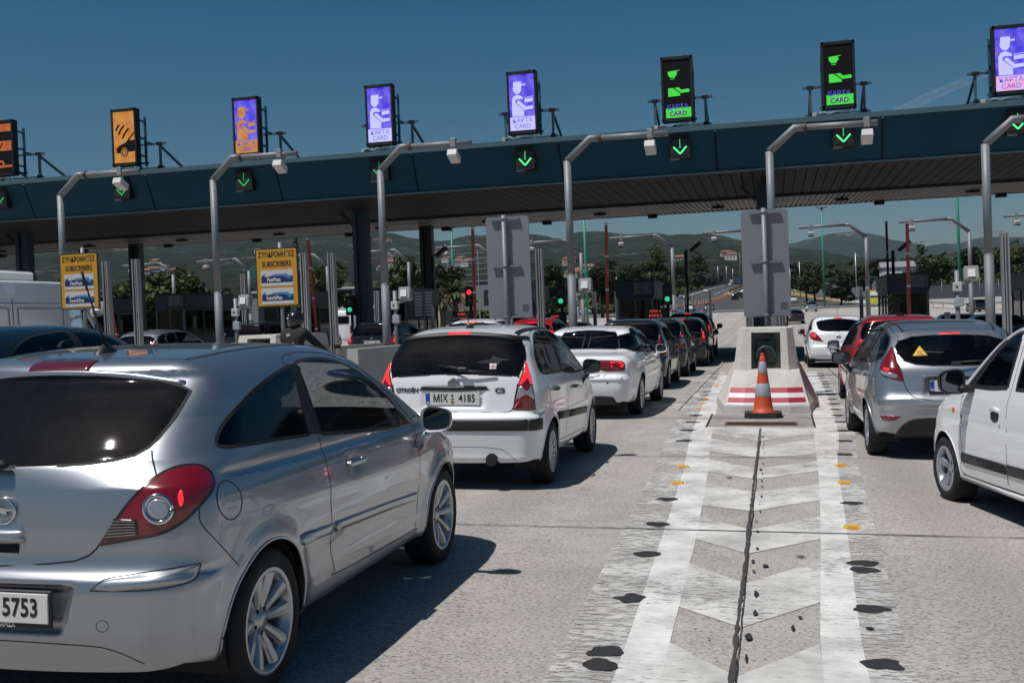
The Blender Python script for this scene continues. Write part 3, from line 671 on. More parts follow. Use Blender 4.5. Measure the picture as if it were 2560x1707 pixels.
_h3_gate = [(0, .655), (.205, .667), (.32, .68), (.375, .70), (.405, .725), (.43, .76), (.50, .85), (.545, .91), (.585, .955), (.616, .985), (.59, 1.02), (.560, 1.056), (.545, 1.085), (.566, 1.11), (.582, 1.16), (.598, 1.24), (.603, 1.31), (.58, 1.345), (.4, 1.385), (0, 1.41)]
def _rb3(l, a, z):
    m = 1 / (1 + np.exp((a - .335 + np.clip(.585 - z, 0, .2) * .3) / .008)); m = m / (1 + np.exp((z - .588) / .006)) / (1 + np.exp((.412 - z) / .006))
    lip = np.exp(-((z - .635) / .03) ** 2) * -.004
    emb = -.008 / (1 + np.exp((z - .80) / .008)) / (1 + np.exp((.735 - z) / .01)) * (a < .09)
    return .024 * m + lip + emb
def _sb3(l, a, z):
    mid = np.exp(-((l - 1.25) / .9) ** 4)
    r = .013 * np.exp(-((z - .50) / .10) ** 2) * mid - .005 * np.exp(-((z - .40) / .035) ** 2) * mid
    r = r - .006 * np.exp(-((z - (.80 - .03 * l)) / .05) ** 2) * np.exp(-((l - 1.1) / 1.1) ** 4)
    r = r + .010 * np.exp(-((z - (.97 - .01 * l)) / .02) ** 2) * np.exp(-((l - .8) / 1.3) ** 6)
    r = r + .012 * np.exp(-(((l - 1.0) / .09) ** 2 + ((z - .855) / .05) ** 2))       # recess behind the door handle
    return r
SP['hatch3'].update(rbump=_rb3, bumps=_sb3)
def finish_hatch3(paint_, glass_r=None, hero=True):
    G = glass_r or G_REAR
    sp = dict(SP['hatch3'])
    sp['parts'] = [('rear_window', 'rear', _h3_glass, None, G), ('windscreen', 'front', WS, None, G_CAR),
                   ('quarter_window', 'side', _h3_q, (1, -1), G_DARK if hero else G_DARK), ('door_pillar_trim', 'side', _h3_p, (1, -1), M_BLKPL),
                   ('door_window', 'side', _h3_d, (1, -1), G_CAR if hero else G_DARK), ('door', 'side', _h3_door, (1, -1), None), ('tailgate', 'rear', mir(_h3_gate), None, None)]
    sp['seals'] = [('side', _h3_q, .016, True, (1, -1)), ('side', _h3_d, .02, True, (1, -1)), ('rear', _h3_glass, .014, True, None)]
    sp['gaps'] = [('side', _h3_door, .006, True, (1, -1)), ('rear', [(-x, z) for x, z in reversed(_h3_gate[:13])] + _h3_gate[:13], .007, False, None), ('top', [(-.075 + .10 * w * w, w) for w in np.linspace(-.52, .52, 30)], .006, False, None),
                  ('quart', smooth_line([(.235, .87), (.238, .81), (.292, .741), (.348, .677), (.409, .605)], 6), .004, False, (1, -1)),
                  ('rear', smooth_line([(-.60, .293), (-.49, .347), (-.37, .366), (0, .375), (.37, .366), (.49, .347), (.60, .293)], 8), .004, False, None),
                  ('top', smooth_line([(-.04, .50), (.1, .515), (.5, .52), (1.0, .51), (1.3, .50)], 8), .016, False, None),
                  ('top', smooth_line([(-.04, -.50), (.1, -.515), (.5, -.52), (1.0, -.51), (1.3, -.50)], 8), .016, False, None),
                  ]
    return sp
def lamp_hatch3(root, B, hero=True, lit=False):
    for sg in (1, -1):
        lp = patch_mesh(B, 'tail_lamp', root, M_LAMPR if not lit else M_LAMPLIT, 'quart', _h3_lamp, .002, sg=sg, pillow=.010)
        multi = multi_strip(B, 'lamp_rim', lp, M_LAMPDK, [(('quart', _h3_lamp, .012, .0035), dict(sg=sg, closed=True))])
        multi.parent = lp
        c = (.088, .875); th = np.linspace(0, 2 * math.pi, 29)[:-1]
        patch_mesh(B, 'reversing_light', lp, M_LAMPW, 'quart', [(c[0] + .036 * math.cos(t), c[1] + .04 * math.sin(t)) for t in th], .0155, sg=sg)
        V, F_ = strip(B, 'quart', [(c[0] + .044 * math.cos(t), c[1] + .05 * math.sin(t)) for t in th], .016, .0125, sg=sg, closed=True, thick=.006)
        np_mesh('chrome_ring', L2X(V), F_, M_CHROME, lp)
        if hero:
            pm = patch_mesh(B, 'lamp_louvre', lp, M_LAMPDK, 'quart', smooth_poly([(-.055, .842), (.018, .838), (.016, .782), (-.085, .762)], 3, sharp=(0, 1, 2, 3)), .0125, sg=sg)
            multi_strip(B, 'louvre_line', pm, M_LAMPW, [(('quart', [(-.06 - .025 * k / 5, .832 - .012 * k), (.012, .830 - .0095 * k)], .0022, .015), dict(sg=sg)) for k in range(6)])
            patch_mesh(B, 'lit_spot', lp, M_LAMPLIT, 'quart', smooth_poly([(.158, .925), (.172, .94), (.175, .90), (.164, .88), (.156, .90)], 3), .0135, sg=sg)
def hub_of(root):
    return None
def logo_ring(B, root, z=.868, r=.052, mtl=None):
    m = MB(); P = B.rearv([0.], [z])[0]; y = P[0] - .006
    pts = [(r * 1.12 * math.cos(a), y, z + r * math.sin(a)) for a in np.linspace(0, 2 * math.pi, 33)]
    m.tube(pts, .0065, 8, cap=False)
    m.prism([(-.075, -.004), (-.02, .004), (-.026, .017), (.03, .004), (.075, .004), (.02, -.004), (.026, -.016), (-.03, -.004)], lambda u, v: (u, y - .004, z + v), lambda u, v: (u, y + .003, z + v))
    return m.build('badge', mtl or M_CHROME, root)
P_SILVER = paint('paint_silver', (.36, .385, .42), metal=.88, rough=.36, dirt=.05)
sp = finish_hatch3(P_SILVER)
car = make_car('hatchback_car', 'silver three-door hatchback nearest the camera with red teardrop tail lamps', sp, (-2.97, 4.236), 0.0, P_SILVER, cell=.018, hero=True)
B = _bodies[car.name]; SILVER_CAR = car
lamp_hatch3(car, B)
# spoiler lip with high brake lamp
patch_mesh(B, 'high_brake_lamp', car, mat('brake_lamp_unlit', (.10, .006, .012), .2, 0, .8, var=.2), 'rear', smooth_poly([(-.145, 1.392), (.145, 1.392), (.145, 1.428), (.12, 1.434), (0, 1.437), (-.12, 1.434), (-.145, 1.428)], 3, sharp=(0, 1)), .003)
add_strip(B, 'spoiler_edge', car, P_SILVER, 'rear', [(w, 1.385 - .16 * w * w) for w in np.linspace(-.55, .55, 40)], .022, -.001, thick=.008)
for sg in (1, -1):
    handle_part(B, car, 1.0, .856, sg, P_SILVER, ln=.22)
    mo = add_strip(B, 'side_moulding', car, P_SILVER, 'side', smooth_line([(.715, .578), (1.1, .562), (1.5, .545), (1.88, .523), (1.97, .519)], 8), .05, .0015, sg=sg, thick=.012)
    add_strip(B, 'side_moulding', car, P_SILVER, 'side', [(.30, .596), (.45, .590), (.62, .582), (.665, .58)], .05, .0015, sg=sg, thick=.012)
    patch_mesh(B, 'bumper_strip', car, P_SILVER, 'quart', smooth_poly([(-.150, .582), (-.107, .614), (-.02, .630), (.052, .642), (.14, .650), (.226, .655), (.213, .622), (.176, .602), (.09, .592), (.012, .586), (-.08, .578)], 4, sharp=(0, 5)), .0015, sg=sg, pillow=.014)
    multi_strip(B, 'strip_shadow_gap', car, M_GAP, [(('quart', smooth_line([(-.155, .578), (-.107, .618), (-.02, .634), (.052, .646), (.14, .654), (.23, .658)], 6), .004, .001), dict(sg=sg)), (('quart', smooth_line([(-.155, .578), (.012, .581), (.09, .587), (.176, .597), (.216, .618), (.23, .658)], 6), .004, .001), dict(sg=sg))])
    patch_mesh(B, 'triangle_trim', car, M_BLKPL, 'side', _h3_tri, .003, sg=sg)
th = np.linspace(0, 2 * math.pi, 41)[:-1]
multi_strip(B, 'fuel_flap_gap', car, M_GAP, [(('side', [(-.268 + .083 * math.cos(t), .871 + .078 * math.sin(t)) for t in th], .005, .001), dict(closed=True))])
multi_strip(B, 'sensor_cap_ring', car, M_GAP, [(('quart', [(-.119 + .019 * math.cos(t), .445 + .022 * math.sin(t)) for t in th], .0022, .001), dict(closed=True))])
for s_ in (1, -1): multi_strip(B, 'bonnet_gap', car, M_GAP, [(('top', smooth_line([(2.02, s_ * .80), (2.4, s_ * .76), (2.8, s_ * .66), (3.05, s_ * .55)], 8), .005, .001), {})])

logo_ring(B, car)
patch_mesh(B, 'tailgate_handle', car, P_SILVER, 'rear', smooth_poly([(-.09, .792), (.09, .792), (.098, .775), (.092, .742), (-.092, .742), (-.098, .775)], 4), .002, pillow=.014)
patch_mesh(B, 'handle_recess', car, M_GAP, 'rear', [(-.085, .741), (.085, .741), (.078, .704), (-.078, .704)], .001)
plate(car, -.668, 0, .513, ('ΡΖΙ', '5753'), foot='ακης        ΛΑΡΙΣΑ')
m = MB(); m.lathe([(.05, 0), (.045, .012), (.02, .04), (.004, .055)], 16, (0, .13, 1.452)); 
m.v = [(x * .8, (y - .13) * 1.7 + .13, z) for x, y, z in m.v]; m.build('antenna_base', M_BLKPL, car)
m = MB(); m.tube([(0, .12, 1.49), (0, .04, 1.66), (0, .0, 1.745)], [.007, .004, .0035], 8); m.tube([(0, .0, 1.74), (0, -.035, 1.82)], .006, 8); m.build('antenna_mast', M_BLKPL, car)
m = MB(); m.box((-.05, -.575, 1.045), (.14, .05, .035), bev=.012); m.tube([(-.05, -.56, 1.05), (-.3, -.53, 1.07), (-.52, -.50, 1.085)], .010, 8); m.build('rear_wiper', M_BLKPL, car)
mirror_part(car, .985, 1.93, .985, P_SILVER, 1, (.19, .12, .145)); mirror_part(car, -.985, 1.93, .985, P_SILVER, -1, (.19, .12, .145))
m = MB(); P = B.side([2.12], [.80], 1)[0]; m.box((P[1] + .003, 2.12, .80), (.006, .05, .035), bev=.003); m.build('side_indicator', M_ORANGE, car)
patch_mesh(B, 'head_lamp', car, M_LAMPW, 'side', smooth_poly([(2.72, .80), (3.0, .78), (3.02, .66), (2.85, .66)], 4), .002, sg=1, pillow=.008)
patch_mesh(B, 'head_lamp', car, M_LAMPW, 'side', smooth_poly([(2.72, .80), (3.0, .78), (3.02, .66), (2.85, .66)], 4), .002, sg=-1, pillow=.008)
# ---- white five-door hatchback
_h5_rw = smooth_poly([(-.19, 1.09), (-.185, 1.16), (-.13, 1.24), (0, 1.33), (.2, 1.40), (.45, 1.435), (.70, 1.45), (.80, 1.452), (.79, 1.25), (.74, 1.03), (.4, 1.035), (-.04, 1.045), (-.14, 1.06)], 4, sharp=(7, 9))
_h5_bp = [(.74, 1.03), (.79, 1.25), (.80, 1.452), (.90, 1.45), (.87, 1.25), (.82, 1.02)]
_h5_fw = smooth_poly([(.82, 1.02), (.87, 1.25), (.90, 1.45), (1.15, 1.437), (1.38, 1.395), (1.58, 1.30), (1.80, 1.16), (1.96, 1.03), (1.97, .985), (1.5, .985), (1.1, 1.0)], 4, sharp=(0, 2, 7, 8))
_h5_rd = smooth_poly([(-.21, 1.06), (-.24, 1.18), (-.16, 1.29), (.0, 1.38), (.3, 1.445), (.7, 1.477), (.835, 1.475), (.82, 1.0), (.80, .8), (.80, .55), (.80, .35), (.36, .37), (.34, .45), (.25, .6), (.10, .69), (.0, .75), (-.05, .85), (-.08, .95)], 4, sharp=(6, 10))
_h5_fd = smooth_poly([(.835, 1.475), (1.2, 1.455), (1.5, 1.375), (1.8, 1.2), (2.02, 1.0), (2.04, .8), (2.02, .5), (1.98, .35), (1.9, .33), (.80, .35), (.80, .6), (.80, .8), (.82, 1.0)], 4, sharp=(0, 9))
_h5_glass = mir([(0, 1.07), (.3, 1.064), (.5, 1.054), (.612, 1.043), (.637, 1.11), (.655, 1.18), (.648, 1.24), (.62, 1.32), (.58, 1.395), (.3, 1.425), (0, 1.437)])
_h5_gate = [(0, .722), (.3, .722), (.50, .722), (.545, .735), (.565, .775), (.58, .87), (.60, .97), (.615, 1.04), (.65, 1.18), (.62, 1.33), (.585, 1.405), (.3, 1.437), (0, 1.447)]
_h5_lamp = smooth_poly([(.179, 1.205), (.13, 1.11), (.072, 1.0), (.042, .889), (.012, .745), (.1, .741), (.193, .739), (.186, .85), (.176, .975), (.178, 1.1)], 4, sharp=(0, 4, 6))
def _clip(poly, z0, z1):
    u = [p for p in poly]
    out = []
    for i in range(len(u)):
        a, b = u[i], u[(i + 1) % len(u)]
        if z0 <= a[1] <= z1: out.append(a)
        for zc in (z0, z1):
            if (a[1] - zc) * (b[1] - zc) < 0: t = (zc - a[1]) / (b[1] - a[1]); out.append((a[0] + (b[0] - a[0]) * t, zc))
    # order crossings along the edge
    return out
def _rb5(l, a, z):
    m = 1 / (1 + np.exp((a - .30) / .01)) / (1 + np.exp((z - .945) / .008)) / (1 + np.exp((.765 - z) / .008))
    return .022 * m - .006 * np.exp(-((z - .30) / .03) ** 2)
def _sb5(l, a, z):
    mid = np.exp(-((l - 1.15) / .95) ** 4)
    return .010 * np.exp(-((z - .47) / .10) ** 2) * mid - .005 * np.exp(-((z - .92 + .02 * l) / .03) ** 2) * np.exp(-((l - .9) / 1.3) ** 6)
SP['hatch5'].update(rbump=_rb5, bumps=_sb5)
P_WHITE = paint('paint_white', (.80, .81, .82), rough=.35, dirt=.05)
def finish_hatch5(G=None):
    sp = dict(SP['hatch5']); G = G or G_REAR
    sp['parts'] = [('rear_window', 'rear', _h5_glass, None, G), ('windscreen', 'front', WS, None, G_CAR), ('rear_door_window', 'side', _h5_rw, (1, -1), G_DARK), ('door_pillar_trim', 'side', _h5_bp, (1, -1), M_BLKPL),
                   ('front_door_window', 'side', _h5_fw, (1, -1), G_CAR), ('rear_door', 'side', _h5_rd, (1, -1), None), ('front_door', 'side', _h5_fd, (1, -1), None), ('tailgate', 'rear', mir(_h5_gate), None, None)]
    sp['seals'] = [('side', _h5_rw, .018, True, (1, -1)), ('side', _h5_fw, .018, True, (1, -1)), ('rear', _h5_glass, .014, True, None)]
    sp['gaps'] = [('side', _h5_rd, .007, True, (1, -1)), ('side', _h5_fd, .007, True, (1, -1)), ('rear', mir(_h5_gate), .008, True, None), ('quart', [(.0, .738), (.2, .732), (.32, .70), (.40, .62)], .004, False, (1, -1)),
                  ('rear', smooth_line([(-.60, .27), (-.5, .36), (-.38, .40), (0, .41), (.38, .40), (.5, .36), (.60, .27)], 8), .004, False, None)]
    return sp
sp = finish_hatch5(G_REAR)
car = make_car('hatchback_car', 'white five-door hatchback with tall red and clear tail lamps and a black bumper strip', sp, (-2.906, 10.189), -.006, P_WHITE, cell=.026, hero=True)
B = _bodies[car.name]; WHITE_HATCH = car
for sg in (1, -1):
    lo = patch_mesh(B, 'tail_lamp', car, M_LAMPR, 'quart', _h5_lamp, .002, sg=sg, pillow=.012)
    patch_mesh(B, 'brake_light', lo, M_LAMPLIT, 'quart', [(.066, .975), (.17, .972), (.174, 1.08), (.177, 1.18), (.128, 1.09)], .014, sg=sg)
    patch_mesh(B, 'clear_lens', lo, M_LAMPW, 'quart', [(.036, .842), (.176, .838), (.170, .955), (.064, .958)], .0145, sg=sg)
    multi_strip(B, 'lamp_rim', lo, M_LAMPDK, [(('quart', _h5_lamp, .012, .002), dict(sg=sg, closed=True))])
    handle_part(B, car, .20, .888, sg, M_BLKPL, ln=.16); handle_part(B, car, 1.20, .850, sg, M_BLKPL, ln=.16)
    add_strip(B, 'side_moulding', car, M_BLKPL, 'side', [(.22, .622), (.5, .607), (.79, .592)], .075, .001, sg=sg, thick=.012)
    add_strip(B, 'side_moulding', car, M_BLKPL, 'side', [(.81, .591), (1.2, .571), (1.6, .552), (2.0, .532)], .075, .001, sg=sg, thick=.012)
    add_strip(B, 'roof_strip', car, M_BLKPL, 'top', smooth_line([(-.18, sg * .52), (.1, sg * .515), (.6, sg * .52), (1.2, sg * .515)], 8), .05, .001, thick=.003)
    patch_mesh(B, 'head_lamp', car, M_LAMPW, 'side', smooth_poly([(2.65, .84), (2.9, .80), (2.92, .68), (2.75, .68)], 4), .002, sg=sg, pillow=.008)
us = np.concatenate([[(-.63 + .0, .0)]]) 
add_strip(B, 'bumper_strip', car, M_BLKPL, 'rear', [(w, .610) for w in np.linspace(-.70, .70, 50)], .105, .001, thick=.016)
for sg in (1, -1): add_strip(B, 'bumper_strip_end', car, M_BLKPL, 'quart', [(u, .610 - .002) for u in np.linspace(.09, .262, 14)], .104, .001, sg=sg, thick=.0155)
add_strip(B, 'window_top_strip', car, M_BLKPL, 'rear', [(w, 1.437 - .135 * w * w) for w in np.linspace(-.60, .60, 40)], .05, .001, thick=.014)
patch_mesh(B, 'high_brake_lamp', car, M_LAMPLIT, 'rear', [(-.10, 1.428), (.12, 1.428), (.12, 1.446), (-.10, 1.446)], .019)
patch_mesh(B, 'plate_grip', car, M_BLKPL, 'rear', smooth_poly([(-.31, .948), (-.29, .962), (0, .966), (.29, .962), (.31, .948), (.295, .925), (-.295, .925)], 3), .004, pillow=.02)
for (dz, nm) in ((0, 0), (-.032, 1)):
    m = MB(); y = B.rearv([0.], [1.0])[0][0] - .004
    m.prism([(-.055, .985 + dz), (0, 1.022 + dz), (.055, .985 + dz), (.055, 1.004 + dz), (0, 1.043 + dz), (-.055, 1.004 + dz)], lambda u, v: (u, y - .006, v), lambda u, v: (u, y + .02, v)); m.build('badge', mat('badge_grey', (.16, .18, .2), .25, .8), car)
M_BADGE = mat('badge_lettering', (.14, .15, .16), .3, .6)
text_mesh('CITROËN', .052, M_BADGE, 'lettering', car, surf_frame(B, 'rear', -.455, .926), xs=1.0, bold=.0025, extrude=.003)
text_mesh('C3', .06, M_BADGE, 'lettering', car, surf_frame(B, 'rear', .44, .920), xs=1.3, bold=.003, extrude=.003)
plate(car, -.552, -.012, .848, ('ΜΙΧ', '4185'), frame=False)
m = MB(); m.box((0.1, -.60, 1.12), (.1, .04, .04), bev=.01); m.tube([(.0, -.585, 1.13), (.2, -.575, 1.10), (.40, -.55, 1.085)], .009, 8); m.tube([(-.15, -.52, 1.155), (.1, -.58, 1.13)], .008, 8); m.build('rear_wiper', M_BLKPL, car)
m = MB(); m.tube([(.02, 0, 1.49), (.02, .02, 1.512), (.02, .03, 1.52)], [.045, .03, .01], 10); m.tube([(.02, .01, 1.51), (.0, -.14, 1.68)], .0055, 6); m.build('antenna_mast', M_BLKPL, car)
m = MB(); m.cyl((.365, -.64, .285), (.365, -.40, .285), .05, 16); m.build('exhaust_pipe', M_DARKMET, car)
patch_mesh(B, 'exhaust_cutout', car, M_GAP, 'rear', [(.30, .262), (.43, .262), (.425, .31), (.395, .343), (.365, .352), (.335, .343), (.305, .31)], .002)
mirror_part(car, .935, 1.72, 1.03, M_BLKPL, 1, (.20, .13, .16)); mirror_part(car, -.935, 1.72, 1.03, M_BLKPL, -1, (.20, .13, .16))
st = patch_mesh(B, 'flag_sticker', car, mat('sticker_white', (.7, .68, .7), .5), 'rear', [(.335, 1.115), (.40, 1.115), (.40, 1.165), (.335, 1.165)], .003)
multi_strip(B, 'sticker_cross', st, mat('sticker_red', (.5, .03, .05), .5), [(('rear', [(.3675, 1.117), (.3675, 1.163)], .009, .004), {}), (('rear', [(.337, 1.14), (.398, 1.14)], .009, .0045), {})])
# ---- white saloon
_sa_rw = smooth_poly([(-.16, 1.015), (-.10, 1.09), (.04, 1.175), (.24, 1.26), (.48, 1.33), (.72, 1.372), (.80, 1.38), (.76, 1.2), (.72, .985), (.2, 1.0)], 4, sharp=(0, 6, 8))
_sa_bp = [(.72, .985), (.76, 1.2), (.80, 1.38), (.90, 1.382), (.86, 1.2), (.82, .98)]
_sa_fw = smooth_poly([(.82, .98), (.86, 1.2), (.90, 1.382), (1.2, 1.378), (1.5, 1.34), (1.8, 1.24), (2.05, 1.10), (2.2, 1.0), (2.15, .955), (1.5, .965)], 4, sharp=(0, 2, 7, 8))
_sa_rd = smooth_poly([(-.20, 1.0), (-.13, 1.11), (.08, 1.24), (.4, 1.365), (.84, 1.402), (.80, .97), (.78, .6), (.80, .33), (.42, .33), (.36, .5), (.2, .67), (.05, .78), (0, .9), (-.05, .98)], 4, sharp=(0, 4, 7))
_sa_fd = smooth_poly([(.84, 1.402), (1.2, 1.402), (1.6, 1.345), (2.0, 1.16), (2.25, .98), (2.30, .8), (2.28, .5), (2.2, .33), (.80, .33), (.78, .6), (.80, .97)], 4, sharp=(0, 8))
_sa_glass = mir([(0, 1.066), (.3, 1.06), (.50, 1.052), (.545, 1.075), (.50, 1.19), (.46, 1.29), (.43, 1.325), (.2, 1.35), (0, 1.357)])
_sa_gate = [(0, .62), (.28, .62), (.42, .64), (.47, .70), (.50, .80), (.52, .90), (.54, .975), (.30, .995), (0, 1.0)]
_sa_lamp = smooth_poly([(-.51, .87), (-.467, .906), (-.306, .905), (-.132, .888), (-.108, .846), (-.118, .75), (-.24, .747), (-.362, .748), (-.445, .784)], 4, sharp=(0, 3, 5))
SP['saloon'].update(rbump=lambda l, a, z: -.010 * np.exp(-((z - .955) / .018) ** 2) + .012 * np.exp(-((z - .70) / .025) ** 2), bumps=lambda l, a, z: -.006 * np.exp(-((z - .86 + .015 * l) / .025) ** 2) + .008 * np.exp(-((z - .45) / .1) ** 2) * np.exp(-((l - 1.3) / 1.0) ** 4))
def finish_saloon(G=None):
    sp = dict(SP['saloon']); G = G or G_REAR
    ws = [(x, z - .04) for x, z in WS]
    sp['parts'] = [('rear_window', 'rear', _sa_glass, None, G), ('windscreen', 'front', ws, None, G_CAR), ('rear_door_window', 'side', _sa_rw, (1, -1), G_DARK), ('door_pillar_trim', 'side', _sa_bp, (1, -1), M_BLKPL),
                   ('front_door_window', 'side', _sa_fw, (1, -1), G_CAR), ('rear_door', 'side', _sa_rd, (1, -1), None), ('front_door', 'side', _sa_fd, (1, -1), None), ('boot_lid', 'rear', mir(_sa_gate), None, None)]
    sp['seals'] = [('side', _sa_rw, .02, True, (1, -1)), ('side', _sa_fw, .02, True, (1, -1)), ('rear', _sa_glass, .02, True, None)]
    sp['gaps'] = [('side', _sa_rd, .008, True, (1, -1)), ('side', _sa_fd, .008, True, (1, -1)), ('rear', mir(_sa_gate), .009, True, None), ('quart', [(-.2, .742), (-.05, .74), (.1, .70), (.28, .60)], .006, False, (1, -1)),
                  ('top', [(-.95, .50), (-.6, .52), (-.3, .54)], .008, False, None), ('top', [(-.95, -.50), (-.6, -.52), (-.3, -.54)], .008, False, None)]
    return sp
sp = finish_saloon(glassmat('rear_glass_clear', (.22, .25, .25)))
car = make_car('saloon_car', 'white four-door saloon with wedge-shaped red tail lamps queuing in front of the white hatchback', sp, (-2.97, 17.487), .012, P_WHITE, cell=.035, hero=True)
B = _bodies[car.name]
for sg in (1, -1):
    lo = patch_mesh(B, 'tail_lamp', car, M_LAMPR, 'quart', _sa_lamp, .002, sg=sg, pillow=.010)
    multi_strip(B, 'brake_light', lo, M_LAMPLIT, [(('quart', [(-.30, .875), (-.15, .862), (-.135, .845), (-.145, .815), (-.30, .82)], .03, .014), dict(sg=sg))])
    multi_strip(B, 'lamp_rim', lo, M_LAMPDK, [(('quart', _sa_lamp, .014, .002), dict(sg=sg, closed=True))])
    handle_part(B, car, .25, .85, sg, P_WHITE, ln=.2); handle_part(B, car, 1.3, .83, sg, P_WHITE, ln=.2)
    multi_strip(B, 'window_chrome', car, M_CHROME, [(('side', smooth_line([(-.18, 1.0), (.2, .99), (.9, .968), (1.5, .955), (2.16, .943)], 6), .012, .003), dict(sg=sg))])
    mirror_part(car, sg * 1.0, 1.92, 1.0, P_WHITE, sg, (.20, .13, .15))
    patch_mesh(B, 'parking_sensor', car, M_GAP, 'rear', [(sg * .50 + .014 * math.cos(t), .57 + .014 * math.sin(t)) for t in np.linspace(0, 6.28, 13)[:-1]], .002)
patch_mesh(B, 'lower_bumper_trim', car, M_BLKPL, 'rear', smooth_poly([(-.66, .215), (-.60, .31), (-.52, .36), (0, .37), (.52, .36), (.60, .31), (.66, .215)], 4, sharp=(0, 6)), .002)
add_strip(B, 'bumper_ridge', car, P_WHITE, 'rear', [(w, .632) for w in np.linspace(-.72, .72, 40)], .05, -.002, thick=.012)
text_mesh('1.8T', .05, M_BADGE, 'lettering', car, surf_frame(B, 'rear', .34, .672), bold=.002, xs=1.1)
plate(car, -1.085, 0, .78, ('ΙΖΒ', '7064'), frame=False)
# ---- silver five-door hatchback on the right
_hf_w1 = smooth_poly([(-.30, 1.07), (-.292, 1.17), (-.2, 1.262), (-.07, 1.325), (.15, 1.362), (.40, 1.385), (.55, 1.39), (.53, 1.2), (.50, 1.0), (.25, 1.012), (-.1, 1.03)], 4, sharp=(6, 8))
_hf_p = [(.50, 1.0), (.53, 1.2), (.55, 1.39), (.66, 1.395), (.63, 1.2), (.60, .995)]
_hf_w2 = smooth_poly([(.60, .995), (.63, 1.2), (.66, 1.395), (.95, 1.395), (1.3, 1.35), (1.6, 1.24), (1.9, 1.06), (1.98, .965), (1.4, .97)], 4, sharp=(0, 2, 7))
_hf_rd = smooth_poly([(-.33, 1.05), (-.33, 1.18), (-.2, 1.30), (0, 1.37), (.3, 1.405), (.605, 1.418), (.57, .98), (.56, .6), (.58, .35), (.42, .35), (.35, .48), (.25, .62), (.10, .74), (0, .85), (-.1, .98)], 4, sharp=(5, 8))
_hf_fd = smooth_poly([(.605, 1.418), (1.0, 1.42), (1.4, 1.35), (1.7, 1.22), (2.0, 1.02), (2.06, .8), (2.04, .5), (1.98, .35), (.58, .35), (.56, .6), (.57, .98)], 4, sharp=(0, 8))
_hf_glass = mir([(0, .992), (.22, .994), (.38, 1.008), (.49, 1.045), (.555, 1.12), (.566, 1.194), (.52, 1.255), (.39, 1.295), (.2, 1.308), (0, 1.312)])
_hf_gate = [(0, .648), (.30, .65), (.39, .66), (.44, .69), (.485, .755), (.515, .84), (.53, .93), (.56, 1.0), (.60, 1.09), (.60, 1.2), (.55, 1.28), (.4, 1.325), (0, 1.34)]
_hf_lamp = smooth_poly([(.203, 1.192), (.213, 1.11), (.237, 1.02), (.215, .94), (.149, .889), (.081, .868), (-.032, .835), (-.012, .90), (.013, .963), (.07, 1.04), (.125, 1.115)], 4, sharp=(0, 6))
def _rbf(l, a, z):
    m = 1 / (1 + np.exp((a - .30) / .01)) / (1 + np.exp((z - .875) / .008)) / (1 + np.exp((.70 - z) / .008))
    return .022 * m + .008 * np.exp(-((z - .535) / .03) ** 2)
SP['hatchF'].update(rbump=_rbf, bumps=lambda l, a, z: .012 * np.exp(-((z - .50) / .1) ** 2) * np.exp(-((l - 1.2) / .95) ** 4) - .010 * np.exp(-((z - .87 + .04 * l) / .035) ** 2) * np.exp(-((l - .9) / 1.4) ** 6))
def finish_hatchF(G=None):
    sp = dict(SP['hatchF']); G = G or G_REAR
    sp['parts'] = [('rear_window', 'rear', _hf_glass, None, G), ('windscreen', 'front', [(x, z - .01) for x, z in WS], None, G_CAR), ('rear_door_window', 'side', _hf_w1, (1, -1), G_DARK), ('door_pillar_trim', 'side', _hf_p, (1, -1), M_BLKPL),
                   ('front_door_window', 'side', _hf_w2, (1, -1), G_CAR), ('rear_door', 'side', _hf_rd, (1, -1), None), ('front_door', 'side', _hf_fd, (1, -1), None), ('tailgate', 'rear', mir(_hf_gate), None, None)]
    sp['seals'] = [('side', _hf_w1, .02, True, (1, -1)), ('side', _hf_w2, .02, True, (1, -1)), ('rear', _hf_glass, .014, True, None)]
    sp['gaps'] = [('side', _hf_rd, .007, True, (1, -1)), ('side', _hf_fd, .007, True, (1, -1)), ('rear', mir(_hf_gate), .008, True, None),
                  ('top', smooth_line([(-.16, .46), (.2, .49), (.7, .50), (1.25, .49)], 8), .022, False, None), ('top', smooth_line([(-.16, -.46), (.2, -.49), (.7, -.50), (1.25, -.49)], 8), .022, False, None), ('top', [(-.10, w) for w in np.linspace(-.5, .5, 20)], .007, False, None)]
    return sp
P_SILVER2 = paint('paint_light_silver', (.42, .44, .47), metal=.85, rough=.34, dirt=.05)
sp = finish_hatchF(glassmat('rear_glass_clear', (.22, .25, .25)))
car = make_car('hatchback_car', 'silver five-door hatchback in the right lane with a yellow triangle sticker in its rear window', sp, (1.811, 12.611), -.018, P_SILVER2, cell=.026, hero=True)
B = _bodies[car.name]
